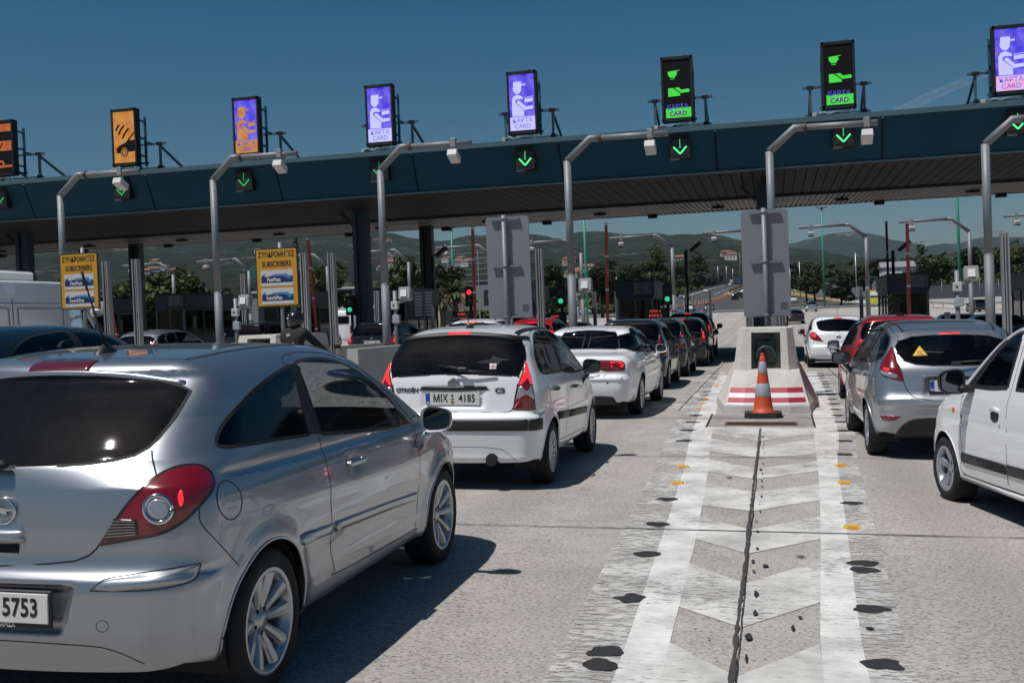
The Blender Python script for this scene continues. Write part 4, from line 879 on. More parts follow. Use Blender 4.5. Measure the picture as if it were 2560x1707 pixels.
for sg in (1, -1):
    lo = patch_mesh(B, 'tail_lamp', car, M_LAMPR, 'quart', _hf_lamp, .002, sg=sg, pillow=.012)
    multi_strip(B, 'lamp_rim', lo, M_LAMPDK, [(('quart', _hf_lamp, .012, .002), dict(sg=sg, closed=True))])
    patch_mesh(B, 'clear_lens', lo, M_LAMPW, 'quart', smooth_poly([(.03, .905), (.16, .935), (.20, .95), (.19, .915), (.10, .885), (.03, .868)], 3), .0125, sg=sg)
    patch_mesh(B, 'brake_light', lo, M_LAMPLIT, 'quart', smooth_poly([(.10, .955), (.16, .975), (.18, .96), (.12, .938)], 3), .0135, sg=sg)
    rf = patch_mesh(B, 'reflector', car, M_LAMPR, 'quart', smooth_poly([(.177, .472), (-.049, .474), (-.03, .455), (.033, .42), (.142, .425)], 3, sharp=(0, 1)), .002, sg=sg, pillow=.004)
    handle_part(B, car, .12, .905, sg, P_SILVER2, ln=.18); handle_part(B, car, 1.1, .87, sg, P_SILVER2, ln=.18)
    mirror_part(car, sg * .97, 1.70, 1.0, M_BLKPL, sg, (.22, .14, .16))
patch_mesh(B, 'lower_bumper_trim', car, M_BLKPL, 'rear', smooth_poly([(-.615, .235), (-.565, .334), (-.502, .405), (-.379, .454), (0, .46), (.379, .454), (.502, .405), (.565, .334), (.615, .235)], 4, sharp=(0, 8)), .002)
patch_mesh(B, 'high_brake_lamp', car, M_LAMPLIT, 'rear', [(-.11, 1.318), (.11, 1.318), (.11, 1.332), (-.11, 1.332)], .004)
add_strip(B, 'tailgate_trim', car, M_CHROME, 'rear', [(w, .888) for w in np.linspace(-.33, .33, 20)], .014, .001, thick=.008)
plate(car, -.612, 0, .788, ('ΙΟΟ', '5391'), foot='ΖΗΣΙΜΟΣ  ΣΤΕΦΑΝΟΥ')
tri = patch_mesh(B, 'warning_triangle_sticker', car, mat('sticker_yellow', (.62, .42, .02), .5), 'rear', [(-.325, 1.20), (-.405, 1.095), (-.25, 1.10)], .003)
text_mesh('BABY', .022, mat('sticker_red', (.5, .03, .05), .5), 'lettering', tri, surf_frame(B, 'rear', -.327, 1.135) @ Matrix.Translation((0, 0, .003)), bold=.001)
text_mesh('IN CAR', .02, mat('sticker_red', (.5, .03, .05), .5), 'lettering', tri, surf_frame(B, 'rear', -.327, 1.112) @ Matrix.Translation((0, 0, .003)), bold=.001)
m = MB(); m.box((0, -.62, 1.02), (.1, .05, .04), bev=.01); m.tube([(0, -.6, 1.03), (.25, -.57, 1.045), (.5, -.52, 1.07)], .009, 8); m.build('rear_wiper', M_BLKPL, car)
# ------------------------------------------------------------------ ground, road, markings
def sheet(name, fx, xs, ys, lift, m, kind='structure', uv=None):
    """grid sheet laid on the terrain between fx(y)=(x0,x1) for the rows ys"""
    V = []; 
    for y in ys:
        a, b = fx(y)
        for t in xs: x = a + (b - a) * t; V.append((x, y, gz(x, y) + lift))
    n = len(xs); F_ = [(i * n + j, i * n + j + 1, (i + 1) * n + j + 1, (i + 1) * n + j) for i in range(len(ys) - 1) for j in range(n - 1)]
    me = bpy.data.meshes.new(name); me.from_pydata(V, [], F_); me.materials.append(m); me.polygons.foreach_set('use_smooth', [True] * len(F_)); me.update()
    o = link(bpy.data.objects.new(name, me))
    if kind: o['kind'] = kind
    return o
def concrete_mat(name, base=(.43, .402, .375), groove=.5, dark=1.0):
    m = bpy.data.materials.new(name); m.use_nodes = True; N, L = NT(m); b = N['Principled BSDF']; b.inputs['Roughness'].default_value = .9; b.inputs['Specular IOR Level'].default_value = .25
    ge = N.new('ShaderNodeNewGeometry'); P = ge.outputs['Position']
    def noise(scale, det, vec=P, rough=.5):
        n = N.new('ShaderNodeTexNoise'); n.inputs['Scale'].default_value = scale; n.inputs['Detail'].default_value = det; n.inputs['Roughness'].default_value = rough; L.new(vec, n.inputs['Vector']); return n.outputs[0]
    def mapr(s, a, b_, c, d):
        n = N.new('ShaderNodeMapRange'); n.inputs[1].default_value = a; n.inputs[2].default_value = b_; n.inputs[3].default_value = c; n.inputs[4].default_value = d; L.new(s, n.inputs[0]); return n.outputs[0]
    def mul(a, b_):
        n = N.new('ShaderNodeMath'); n.operation = 'MULTIPLY'; L.new(a, n.inputs[0]); L.new(b_, n.inputs[1]); return n.outputs[0]
    mp = N.new('ShaderNodeMapping'); mp.inputs['Scale'].default_value = (1.2, 9.0, 1); L.new(P, mp.inputs['Vector'])
    streak = noise(6.0, 6, mp.outputs[0], .7)                 # brushed transverse texture
    mp2 = N.new('ShaderNodeMapping'); mp2.inputs['Scale'].default_value = (1.0, 3.0, 1); L.new(P, mp2.inputs['Vector'])
    pits = noise(42.0, 3, mp2.outputs[0], .6)                  # small pits
    big = noise(.35, 4); mid = noise(2.2, 5)
    # the two wheel tracks of every lane are slightly darker with rubber
    sp_ = N.new('ShaderNodeSeparateXYZ'); L.new(P, sp_.inputs[0])
    f = mul(mapr(streak, .3, .7, .80, 1.12), mapr(big, .3, .7, .86, 1.1)); f = mul(f, mapr(mid, .3, .7, .9, 1.08)); f = mul(f, mapr(pits, .37, .47, .30, 1.05))
    for cx in (-2.95, 1.9, 6.8, -7.45):      # rubbered wheel tracks and the oily middle of each lane
        def mth(op, a, v=None, b_=None):
            n = N.new('ShaderNodeMath'); n.operation = op; L.new(a, n.inputs[0])
            if b_ is not None: L.new(b_, n.inputs[1])
            elif v is not None: n.inputs[1].default_value = v
            return n.outputs[0]
        d = mth('ABSOLUTE', mth('ADD', sp_.outputs[0], -cx)); w1 = mapr(mth('ABSOLUTE', mth('ADD', d, -.72)), .08, .42, 1, 0); w2 = mapr(d, .02, .30, .8, 0); ww = mul(mth('MAXIMUM', w1, None, w2), mapr(mid, .30, .62, .15, 1)); f = mul(f, mapr(ww, 0, 1, 1, .80))
    mx = N.new('ShaderNodeMix'); mx.data_type = 'RGBA'; mx.blend_type = 'MULTIPLY'; mx.inputs[0].default_value = 1; mx.inputs[6].default_value = (*[c * dark for c in base], 1); L.new(f, mx.inputs[7]); L.new(mx.outputs[2], b.inputs['Base Color'])
    h = mul(streak, mapr(pits, .34, .5, .2, 1)); bp = N.new('ShaderNodeBump'); bp.inputs['Strength'].default_value = groove; bp.inputs['Distance'].default_value = .012; L.new(h, bp.inputs['Height']); L.new(bp.outputs[0], b.inputs['Normal'])
    return m
def worn_mat(name, col, keep, scale=5.0, stretch=(1.4, 6, 1), rough=.7, edge=.1):
    """road paint: shows the surface below where it has worn away"""
    m = bpy.data.materials.new(name); m.use_nodes = True; N, L = NT(m); b = N['Principled BSDF']; out = N['Material Output']; b.inputs['Roughness'].default_value = rough
    ge = N.new('ShaderNodeNewGeometry'); mp = N.new('ShaderNodeMapping'); mp.inputs['Scale'].default_value = stretch; L.new(ge.outputs['Position'], mp.inputs['Vector'])
    n = N.new('ShaderNodeTexNoise'); n.inputs['Scale'].default_value = scale; n.inputs['Detail'].default_value = 9; n.inputs['Roughness'].default_value = .72; L.new(mp.outputs[0], n.inputs['Vector'])
    n3 = N.new('ShaderNodeTexNoise'); n3.inputs['Scale'].default_value = 1.1; n3.inputs['Detail'].default_value = 4; L.new(ge.outputs['Position'], n3.inputs['Vector'])
    ad = N.new('ShaderNodeMath'); ad.operation = 'MULTIPLY_ADD'; L.new(n3.outputs[0], ad.inputs[0]); ad.inputs[1].default_value = .5; L.new(n.outputs[0], ad.inputs[2])
    r = N.new('ShaderNodeMapRange'); c = .75 + (keep - .5) * .42; r.inputs[1].default_value = c - edge; r.inputs[2].default_value = c + edge; r.inputs[3].default_value = 1; r.inputs[4].default_value = 0; L.new(ad.outputs[0], r.inputs[0])
    n2 = N.new('ShaderNodeTexNoise'); n2.inputs['Scale'].default_value = 9; n2.inputs['Detail'].default_value = 6; L.new(mp.outputs[0], n2.inputs['Vector'])
    mr0 = N.new('ShaderNodeMapRange'); mr0.inputs[3].default_value = .75; mr0.inputs[4].default_value = 1.15; L.new(n2.outputs[0], mr0.inputs[0]); n4 = N.new('ShaderNodeTexNoise'); n4.inputs['Scale'].default_value = 2.3; n4.inputs['Detail'].default_value = 8; n4.inputs['Roughness'].default_value = .65; L.new(ge.outputs['Position'], n4.inputs['Vector']); m4 = N.new('ShaderNodeMapRange'); m4.inputs[1].default_value = .34; m4.inputs[2].default_value = .62; m4.inputs[3].default_value = .62; m4.inputs[4].default_value = 1.05; L.new(n4.outputs[0], m4.inputs[0]); mr = N.new('ShaderNodeMath'); mr.operation = 'MULTIPLY'; L.new(mr0.outputs[0], mr.inputs[0]); L.new(m4.outputs[0], mr.inputs[1])
    mx = N.new('ShaderNodeMix'); mx.data_type = 'RGBA'; mx.blend_type = 'MULTIPLY'; mx.inputs[0].default_value = 1; mx.inputs[6].default_value = (*col, 1); L.new(mr.outputs[0], mx.inputs[7]); L.new(mx.outputs[2], b.inputs['Base Color'])
    t = N.new('ShaderNodeBsdfTransparent'); ms = N.new('ShaderNodeMixShader'); L.new(r.outputs[0], ms.inputs[0]); L.new(t.outputs[0], ms.inputs[1]); L.new(b.outputs[0], ms.inputs[2]); L.new(ms.outputs[0], out.inputs[0])
    return m
M_CONC = concrete_mat('plaza_concrete')
M_ASPH = mat('asphalt', (.058, .058, .057), .9, var=.22, scale=.25, bump=.2, bscale=30)
M_EARTH = mat('dry_earth', (.05, .05, .03), .95, var=.35, scale=.06)
M_KERB = mat('kerb_concrete', (.38, .36, .33), .85, var=.2, scale=3, bump=.3, bscale=50)
M_WALL = mat('barrier_concrete', (.40, .39, .36), .85, var=.22, scale=2.2, bump=.4, bscale=35)
ys = [-60, -20, 0] + list(np.arange(4, 60, 4)) + list(np.arange(60, 240, 8))
sheet('plaza_pavement', lambda y: (-45, 45), np.linspace(0, 1, 41), ys, 0, M_CONC)
# wide land around it, slightly below the pavement, reaching the hills
def far_ground():
    xs = np.concatenate([np.linspace(-9000, -400, 14), np.linspace(-300, 300, 61), np.linspace(400, 9000, 14)])
    yy = np.concatenate([np.linspace(-9000, -200, 10), np.linspace(-100, 400, 61), np.linspace(430, 1500, 40), np.linspace(1600, 9000, 20)])
    V = [(x, y, gz(x, y) - .25 - (.0 if abs(x) < 44 and y < 235 else 0)) for y in yy for x in xs]; n = len(xs)
    F_ = [(i * n + j, i * n + j + 1, (i + 1) * n + j + 1, (i + 1) * n + j) for i in range(len(yy) - 1) for j in range(n - 1)]
    me = bpy.data.meshes.new('ground'); me.from_pydata(V, [], F_); me.materials.append(M_EARTH); me.polygons.foreach_set('use_smooth', [True] * len(F_))
    o = link(bpy.data.objects.new('ground', me)); o['kind'] = 'structure'
far_ground()
def road_edges(y):   # left and right asphalt limits behind the plaza
    L_ = np.interp(y, [150, 190, 205, 240, 260, 325, 370, 480, 620, 2000], [-60, -50, -46, -42, -38.5, -25.6, -25, -26, -26, -26])
    R__ = np.interp(y, [140, 160, 206, 233, 300, 400, 620, 2000], [25.5, 22.5, 16.6, 11.5, 5.6, 5.0, 2.5, 2.5])
    return float(L_), float(R__)
ra = lambda y: road_edges(y)
sheet('road_asphalt', ra, np.linspace(0, 1, 21), list(np.arange(186, 420, 7)) + list(np.arange(420, 1500, 40)), .02, M_ASPH)
# concrete apron narrows towards the right where the paving ends
M_PAINTW = worn_mat('road_paint_white', (.72, .71, .69), .80, scale=8, stretch=(1.5, 5, 1), edge=.05)
M_PAINTF = worn_mat('road_paint_worn', (.60, .59, .57), .56, scale=7, stretch=(1.6, 3.6, 1), edge=.06)
M_PAINTC = worn_mat('road_paint_chevron', (.64, .63, .60), .76, scale=8, stretch=(1.5, 4.5, 1), edge=.06)
M_PATCH = mat('bitumen_patch', (.022, .022, .023), .75, var=.3, scale=30, bump=.4, bscale=80)
M_JOINT = worn_mat('joint_sealant', (.03, .029, .028), .95, scale=14, edge=.12)
def quadstrip(name, L_, R__, lift, m, kind='structure', sub=1):
    V = []; F_ = []
    for (a, b) in zip(L_, R__): V += [(a[0], a[1], gz(*a) + lift), (b[0], b[1], gz(*b) + lift)]
    F_ = [(2 * i, 2 * i + 1, 2 * i + 3, 2 * i + 2) for i in range(len(L_) - 1)]
    me = bpy.data.meshes.new(name); me.from_pydata(V, [], F_); me.materials.append(m); o = link(bpy.data.objects.new(name, me)); o['kind'] = kind; return o
lerp = lambda x, xs, ys_: float(np.interp(x, xs, ys_))
YL = [3.5, 5.2, 7.0, 9.0, 11.0, 12.8, 14.3, 17.5, 23, 30]
inL = lambda y: lerp(y, [3.5, 5.2, 7.7, 9.0, 11.0, 14.2, 20, 30], [-.50, -.53, -.57, -.61, -.67, -.81, -1.0, -1.15])
ouL = lambda y: lerp(y, [3.5, 5.2, 8.3, 11, 14.2, 20, 30], [-.70, -.735, -.83, -.92, -1.08, -1.25, -1.42])
inR = lambda y: lerp(y, [3.5, 5.3, 7.7, 9.4, 11.2, 14.5, 20, 30], [.15, .17, .275, .34, .40, .48, .66, .85])
ouR = lambda y: lerp(y, [3.5, 5.3, 7, 9.3, 11.5, 14.5, 20, 30], [.34, .36, .43, .52, .60, .79, .95, 1.12])
yy = list(np.arange(2.0, 30.1, .5))
quadstrip('marking_line', [(ouL(y), y) for y in yy], [(inL(y), y) for y in yy], .004, M_PAINTW)
quadstrip('marking_line', [(inR(y), y) for y in yy], [(ouR(y), y) for y in yy], .004, M_PAINTW)
quadstrip('worn_marking', [(ouL(y) - .30, y) for y in yy], [(ouL(y), y) for y in yy], .004, M_PAINTF)
quadstrip('worn_marking', [(ouR(y), y) for y in yy], [(ouR(y) + .20, y) for y in yy], .004, M_PAINTF)
# chevron bands between the two lines: white between one bare V and the next
bare = [(4.30, 3.62, 3.95, 3.15, 4.4, 3.65), (5.88, 5.23, 5.54, 4.78, 6.09, 5.32), (7.68, 6.92, 7.26, 6.46, 7.81, 7.12), (9.06, 8.55, 8.84, 8.08, 9.42, 8.68), (11.01, 10.24, 10.55, 9.80, 11.17, 10.30), (12.64, 11.97, 12.16, 11.30, 12.49, 11.92), (14.54, 13.97, 13.76, 13.07, 14.56, 14.04)]
for a, b in zip(bare[:-1], bare[1:]):
    # white from a's top edge to b's bottom edge
    quadstrip('chevron_marking', [(inL(a[0]), a[0]), (inL(b[1]), b[1])], [(-.205, a[2]), (-.205, b[3])], .004, M_PAINTC)
    quadstrip('chevron_marking', [(-.20, a[2]), (-.20, b[3])], [(inR(a[4]), a[4]), (inR(b[5]), b[5])], .004, M_PAINTC)
a = bare[-1]
quadstrip('chevron_marking', [(inL(a[0]), a[0]), (inL(17.3), 17.3)], [(-.205, a[2]), (-.205, 17.3)], .004, M_PAINTC); quadstrip('chevron_marking', [(-.2, a[2]), (-.2, 17.3)], [(inR(a[4]), a[4]), (inR(17.3), 17.3)], .004, M_PAINTC)
a = bare[0]; quadstrip('chevron_marking', [(inL(2), 2.0), (inL(a[1]), a[1])], [(-.205, 1.6), (-.205, a[3])], .004, M_PAINTC); quadstrip('chevron_marking', [(-.2, 1.6), (-.2, a[3])], [(inR(2), 2.0), (inR(a[5]), a[5])], .004, M_PAINTC)
# joints
def wob(a, b, w, n, amp, seed):
    r = random.Random(seed); L_, R__ = [], []; dx, dy = b[0] - a[0], b[1] - a[1]; l = math.hypot(dx, dy); nx, ny = -dy / l, dx / l; off = 0
    for i in range(n + 1):
        t = i / n; off = off * .8 + r.uniform(-amp, amp); ww = w * r.uniform(.5, 1.4) / 2; c = (a[0] + dx * t + nx * off, a[1] + dy * t + ny * off); L_.append((c[0] - nx * ww, c[1] - ny * ww)); R__.append((c[0] + nx * ww, c[1] + ny * ww))
    return L_, R__
for k, y in enumerate((3.85, 8.03, 12.16, 16.75, 20.9, 25.1, 29.3, 33.5, 37.7)):
    L_, R__ = wob((-12 if y > 6 else -6, y + (.03 if y > 9 else -.03)), (12, y - .02), .020 if y < 15 else .03, 160, .0025, k); quadstrip('pavement_joint', L_, R__, .008, M_JOINT)
L_, R__ = wob((-.225, 2.0), (-.205, 15.2), .022, 150, .0022, 77); quadstrip('centre_crack', L_, R__, .010, mat('crack_bitumen', (.05, .048, .045), .85, var=.4, scale=20))
L_, R__ = wob((-.205, 2.0), (-.19, 15.2), .007, 150, .003, 78); quadstrip('centre_crack', L_, R__, .012, M_JOINT)
for x in (-1.55, 1.5, -5.6, 5.4):
    L_, R__ = wob((x - .0, 18), (x, 60), .018, 60, .002, int(x * 10)); quadstrip('pavement_joint', L_, R__, .008, M_JOINT)
def blob(name, x, y, rx, ry, m, lift, seed, label=None, thick=.0):
    r = random.Random(seed); n = 26; k = [r.uniform(-.12, .12) for _ in range(4)]; ph = [r.uniform(0, 6.28) for _ in range(4)]; pts = []
    for i in range(n):
        t = 2 * math.pi * i / n; s = 1 + sum(k[j] * math.sin((j + 2) * t + ph[j]) for j in range(4)) + r.uniform(-.04, .04)
        pts.append((x + rx * s * math.cos(t), y + ry * s * math.sin(t)))
    me = bpy.data.meshes.new(name); me.from_pydata([(a, b, gz(a, b) + lift) for a, b in pts], [], [tuple(range(n))]); me.materials.append(m); o = link(bpy.data.objects.new(name, me)); o['kind'] = 'structure'; return o
left_y = [4.83, 5.03, 6.01, 7.15, 8.19, 9.32, 13.71, 14.97, 16.1]; 
for i, y in enumerate(left_y): x = ouL(y) - .06 - (.02 if y < 5.1 else 0); blob('bitumen_patch', x, y, .075 + .002 * y if y > 5 else .08, .085 if y < 10 else .11, M_PATCH, .007, i)
for i, y in enumerate([5.05, 5.99, 6.89, 7.08, 9.30, 12.49, 13.79, 14.99, 16.2]): blob('bitumen_patch', ouR(y) + .07, y, .09, .08 if y < 10 else .11, M_PATCH, .007, 40 + i)
for i, y in enumerate(list(np.arange(17.2, 30, 1.07))):
    blob('bitumen_patch', ouR(y) + .06, y, .10, .13, M_PATCH, .007, 80 + i); 
    if i not in (1, 2, 6, 7, 8): blob('bitumen_patch', ouL(y) - .04, y, .10, .13, M_PATCH, .007, 120 + i)
r = random.Random(5)
for i in range(30):
    y = 2.5 + 12.5 * (i / 30) + r.uniform(-.1, .1); blob('bitumen_spot', -.165 + r.uniform(-.005, .03), y, r.uniform(.006, .018), r.uniform(.015, .06), M_PATCH, .013, 300 + i)
for i, (x, y, a, b) in enumerate(((-.09, 6.9, .02, .03), (.13, 7.2, .03, .02), (-.35, 5.3, .006, .012), (.42, 5.6, .02, .02), (.09, 5.75, .012, .02), (.05, 5.55, .01, .04), (-.45, 10.6, .03, .03))): blob('bitumen_spot', x, y, a, b, M_PATCH, .012, 500 + i)
# road studs
M_STUDY = mat('stud_yellow', (.62, .40, .03), .45, var=.15, scale=30); M_STUDO = mat('stud_reflector', (.60, .20, .02), .25, 0, .6, var=.2, scale=60)
def stud(x, y, label):
    t = thing('road_stud', label, 'road stud', (x, y, gz(x, y) + .004), 0, 'yellow reflective road studs', True)
    m = MB(); m.prism([(-.065, 0), (-.045, .022), (.045, .022), (.065, 0)], lambda u, v: (u, -.05 + v * .6, v), lambda u, v: (u, .05 - v * .6, v)); m.build('stud_body', M_STUDY, t)
    m = MB(); m.add([(-.045, -.0495, .004), (.045, -.0495, .004), (.036, -.040, .020), (-.036, -.040, .020)], [(0, 1, 2, 3)]); m.build('reflector', M_STUDO, t)
sl = [(ouL(11.3) - .01, 11.3, 'yellow road stud on the left line, farther of the two nearest there'), (ouL(10.19) - .02, 10.19, 'yellow road stud on a black patch, nearest the camera on the left line')]
for q in sl: stud(*q)
for y, lb in ((18.4, 'yellow stud left of the concrete island nose, nearest of three beside it'), (19.5, 'yellow stud left of the island nose, middle of three beside it'), (20.5, 'yellow stud left of the island nose, farthest of three close together'), (24.2, 'yellow stud beside the island behind the nose, nearer of a distant pair'), (25.9, 'yellow stud beside the island, farther of a distant pair'), (29.6, 'yellow stud at the far end of the left line, beside the canopy shade')): stud(-1.24, y, lb)
for y, lb in ((8.22, 'yellow road stud just past the pavement joint, nearest on the right line'), (10.36, 'yellow road stud on the right line, middle one of three'), (11.54, 'yellow road stud on the right line, farthest of three')): stud(ouR(y) + .04, y, lb)
# lane dashes on the apron and on the motorway
for i, y in enumerate(np.arange(60, 182, 5.0)): quadstrip('lane_dash', [(-6.2 - .02 * (y - 60), y), (-6.2 - .02 * (y - 60), y + 3)], [(-5.95 - .02 * (y - 60), y), (-5.95 - .02 * (y - 60), y + 3)], .01, M_PAINTW)
for i, y in enumerate(np.arange(100, 184, 5.0)): quadstrip('lane_dash', [(-9.4, y), (-9.4, y + 3)], [(-9.1, y), (-9.1, y + 3)], .01, M_PAINTW)
for i, y in enumerate(np.arange(330, 560, 18.0)): quadstrip('lane_dash', [(-16.4, y), (-16.4, y + 8)], [(-16.0, y), (-16.0, y + 8)], .05, M_PAINTW)
quadstrip('edge_line', [(road_edges(y)[0] + .9, y) for y in range(325, 700, 15)], [(road_edges(y)[0] + 1.4, y) for y in range(325, 700, 15)], .05, M_PAINTW)
quadstrip('edge_line', [(road_edges(y)[0] + .9, y) for y in range(190, 325, 9)], [(road_edges(y)[0] + 1.2, y) for y in range(190, 325, 9)], .05, M_PAINTW)
quadstrip('edge_line', [(-9.6, y) for y in range(340, 700, 15)], [(-8.8, y) for y in range(340, 700, 15)], .05, M_PAINTW)
M_DRYG = mat('dry_grass', (.36, .24, .09), .95, var=.4, scale=.7)
quadstrip('dry_verge', [(road_edges(y)[1] - .2, y) for y in range(225, 400, 5)], [(road_edges(y)[1] + 3.2, y) for y in range(225, 400, 5)], .06, M_DRYG)
quadstrip('gravel_verge', [(road_edges(y)[1] - .2, y) for y in range(145, 228, 4)], [(road_edges(y)[1] + 4.5, y) for y in range(145, 228, 4)], .06, mat('pale_gravel', (.42, .40, .37), .95, var=.25, scale=.8))
quadstrip('median_verge', [(-13.6, y) for y in range(318, 700, 12)], [(-11.4, y) for y in range(318, 700, 12)], .12, M_DRYG)
quadstrip('right_carriageway_edge', [(-9.0, y) for y in range(345, 700, 15)], [(-8.9, y) for y in range(345, 700, 15)], .05, M_PAINTW)
# ------------------------------------------------------------------ hills
AZ = [-75, -60, -48, -38.5, -35, -31.2, -27.3, -24.3, -22.2, -20.8, -19.5, -17.9, -17.1, -16, -15.4, -14.7, -12.2, -11.6, -10.9, -10.3, -9.9, -9.1, -7.4, -6.6, -5.9, -4.9, -3.5, -2.5, -1.4, -.5, .9, 1.7, 3.1, 3.9, 5.0, 6.1, 7.8, 9.1, 9.8, 10.7, 11.9, 15, 25, 40, 60]
EL = [3.2, 4.4, 4.8, 4.93, 5.1, 5.17, 5.41, 5.64, 5.39, 5.06, 4.9, 4.62, 4.53, 4.66, 4.76, 4.76, 4.73, 4.64, 4.40, 4.35, 4.67, 4.70, 4.49, 4.47, 4.49, 4.31, 4.30, 4.14, 3.85, 3.5, 3.3, 3.2, 2.9, 2.7, 2.5, 2.3, 2.1, 2.0, 2.0, 2.1, 2.3, 2.6, 2.4, 2.0, 1.6]
AZ2 = [-6, -2, -.45, .94, 1.74, 3.11, 3.88, 5.02, 6.14, 7.8, 9.07, 9.79, 10.68, 11.9, 15, 22, 32, 50]
EL2 = [2.2, 3.3, 3.55, 3.57, 3.72, 3.9, 3.94, 3.75, 3.40, 3.06, 3.10, 3.22, 3.24, 3.2, 3.3, 3.0, 2.4, 1.6]
def forest_mat(name, g1, g2, rock, rockamt, sc=.004):
    m = bpy.data.materials.new(name); m.use_nodes = True; N, L = NT(m); b = N['Principled BSDF']; b.inputs['Roughness'].default_value = 1; b.inputs['Specular IOR Level'].default_value = .1
    ge = N.new('ShaderNodeNewGeometry')
    def noise(s, d, r=.6): n = N.new('ShaderNodeTexNoise'); n.inputs['Scale'].default_value = s; n.inputs['Detail'].default_value = d; n.inputs['Roughness'].default_value = r; L.new(ge.outputs['Position'], n.inputs['Vector']); return n.outputs[0]
    def ramp(s, a, b_): n = N.new('ShaderNodeMapRange'); n.inputs[1].default_value = a; n.inputs[2].default_value = b_; L.new(s, n.inputs[0]); return n.outputs[0]
    mx = N.new('ShaderNodeMix'); mx.data_type = 'RGBA'; L.new(ramp(noise(sc * 16, 6, .75), .4, .6), mx.inputs[0]); mx.inputs[6].default_value = (*g1, 1); mx.inputs[7].default_value = (*g2, 1)
    mm = N.new('ShaderNodeMath'); mm.operation = 'MULTIPLY'; L.new(ramp(noise(sc * 1.2, 5), .50, .64), mm.inputs[0]); L.new(ramp(noise(sc * 9, 8, .8), .52, .6), mm.inputs[1])
    m2 = N.new('ShaderNodeMath'); m2.operation = 'MULTIPLY'; L.new(mm.outputs[0], m2.inputs[0]); m2.inputs[1].default_value = rockamt
    mr = N.new('ShaderNodeMix'); mr.data_type = 'RGBA'; L.new(m2.outputs[0], mr.inputs[0]); L.new(mx.outputs[2], mr.inputs[6]); mr.inputs[7].default_value = (*rock, 1); L.new(mr.outputs[2], b.inputs['Base Color'])
    bp = N.new('ShaderNodeBump'); bp.inputs['Strength'].default_value = 1; bp.inputs['Distance'].default_value = 9; L.new(noise(sc * 14, 8, .8), bp.inputs['Height']); L.new(bp.outputs[0], b.inputs['Normal'])
    return m
def vnoise(x, y, seed=0):
    xi = np.floor(x).astype(np.int64); yi = np.floor(y).astype(np.int64); fx = x - xi; fy = y - yi; fx = fx * fx * (3 - 2 * fx); fy = fy * fy * (3 - 2 * fy)
    def h(a, b): n = (a * 374761393 + b * 668265263 + seed * 974711) & 0x7fffffff; n = ((n ^ (n >> 13)) * 1274126177) & 0x7fffffff; return ((n ^ (n >> 16)) & 0xffff) / 65535.
    return (h(xi, yi) * (1 - fx) + h(xi + 1, yi) * fx) * (1 - fy) + (h(xi, yi + 1) * (1 - fx) + h(xi + 1, yi + 1) * fx) * fy
def fbm(x, y, o=5, seed=0): return sum(vnoise(x * 2 ** k, y * 2 ** k, seed + k) / 2 ** (k + 1) for k in range(o))
def ridge(name, az, el, r0, r1, r2_, m, rough, seed, na=900, nr=70):
    A = np.linspace(az[0], az[-1], na); T = np.linspace(0, 1, nr); Rr = r0 + (r2_ - r0) * T; AA, RR = np.meshgrid(np.radians(A), Rr, indexing='ij')
    X = RR * np.sin(AA); Y = RR * np.cos(AA)
    H = np.tan(np.radians(pchip(az, el)(np.degrees(AA)))) * r1 + 1.576
    up = np.clip((RR - r0) / (r1 - r0), 0, 1); dn = np.clip((r2_ - RR) / (r2_ - r1), 0, 1)
    prof = np.where(RR < r1, .25 * up + .75 * up ** 1.5, dn ** .7)
    base = ground_z(X, Y)
    spur = fbm(X / 420 + 3, Y / 420, 4, seed) - .5
    Z = base * (1 - prof) + H * prof + spur * 150 * prof * (1 - prof) * 1.5 + (fbm(X / 60, Y / 60, 5, seed + 9) - .5) * rough * np.minimum(1, up * 4)
    V = np.stack([X.ravel(), Y.ravel(), Z.ravel()], 1); i = (np.arange(na - 1)[:, None] * nr + np.arange(nr - 1)[None, :]).ravel(); F_ = np.stack([i, i + nr, i + nr + 1, i + 1], 1)
    o = np_mesh(name, V, F_, m); o['kind'] = 'structure'; return o
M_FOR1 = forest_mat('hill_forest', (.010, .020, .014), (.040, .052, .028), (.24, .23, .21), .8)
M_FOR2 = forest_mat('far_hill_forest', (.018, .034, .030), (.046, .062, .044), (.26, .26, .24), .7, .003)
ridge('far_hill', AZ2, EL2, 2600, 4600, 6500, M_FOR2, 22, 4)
ridge('hill', AZ, EL, 620, 2700, 4200, M_FOR1, 16, 11, na=1100, nr=90)
# ------------------------------------------------------------------ trees
def foliage_mat(name, c1, c2):
    m = bpy.data.materials.new(name); m.use_nodes = True; N, L = NT(m); b = N['Principled BSDF']; b.inputs['Roughness'].default_value = .65; b.inputs['Specular IOR Level'].default_value = .3
    ge = N.new('ShaderNodeNewGeometry'); n = N.new('ShaderNodeTexNoise'); n.inputs['Scale'].default_value = .9; n.inputs['Detail'].default_value = 5; L.new(ge.outputs['Position'], n.inputs['Vector'])
    r = N.new('ShaderNodeMapRange'); r.inputs[1].default_value = .35; r.inputs[2].default_value = .65; L.new(n.outputs[0], r.inputs[0]); mx = N.new('ShaderNodeMix'); mx.data_type = 'RGBA'; L.new(r.outputs[0], mx.inputs[0]); mx.inputs[6].default_value = (*c1, 1); mx.inputs[7].default_value = (*c2, 1); L.new(mx.outputs[2], b.inputs['Base Color'])
    tr = N.new('ShaderNodeBsdfTranslucent'); L.new(mx.outputs[2], tr.inputs[0]); ms = N.new('ShaderNodeMixShader'); ms.inputs[0].default_value = .25; L.new(b.outputs[0], ms.inputs[1]); L.new(tr.outputs[0], ms.inputs[2]); L.new(ms.outputs[0], N['Material Output'].inputs[0]); return m
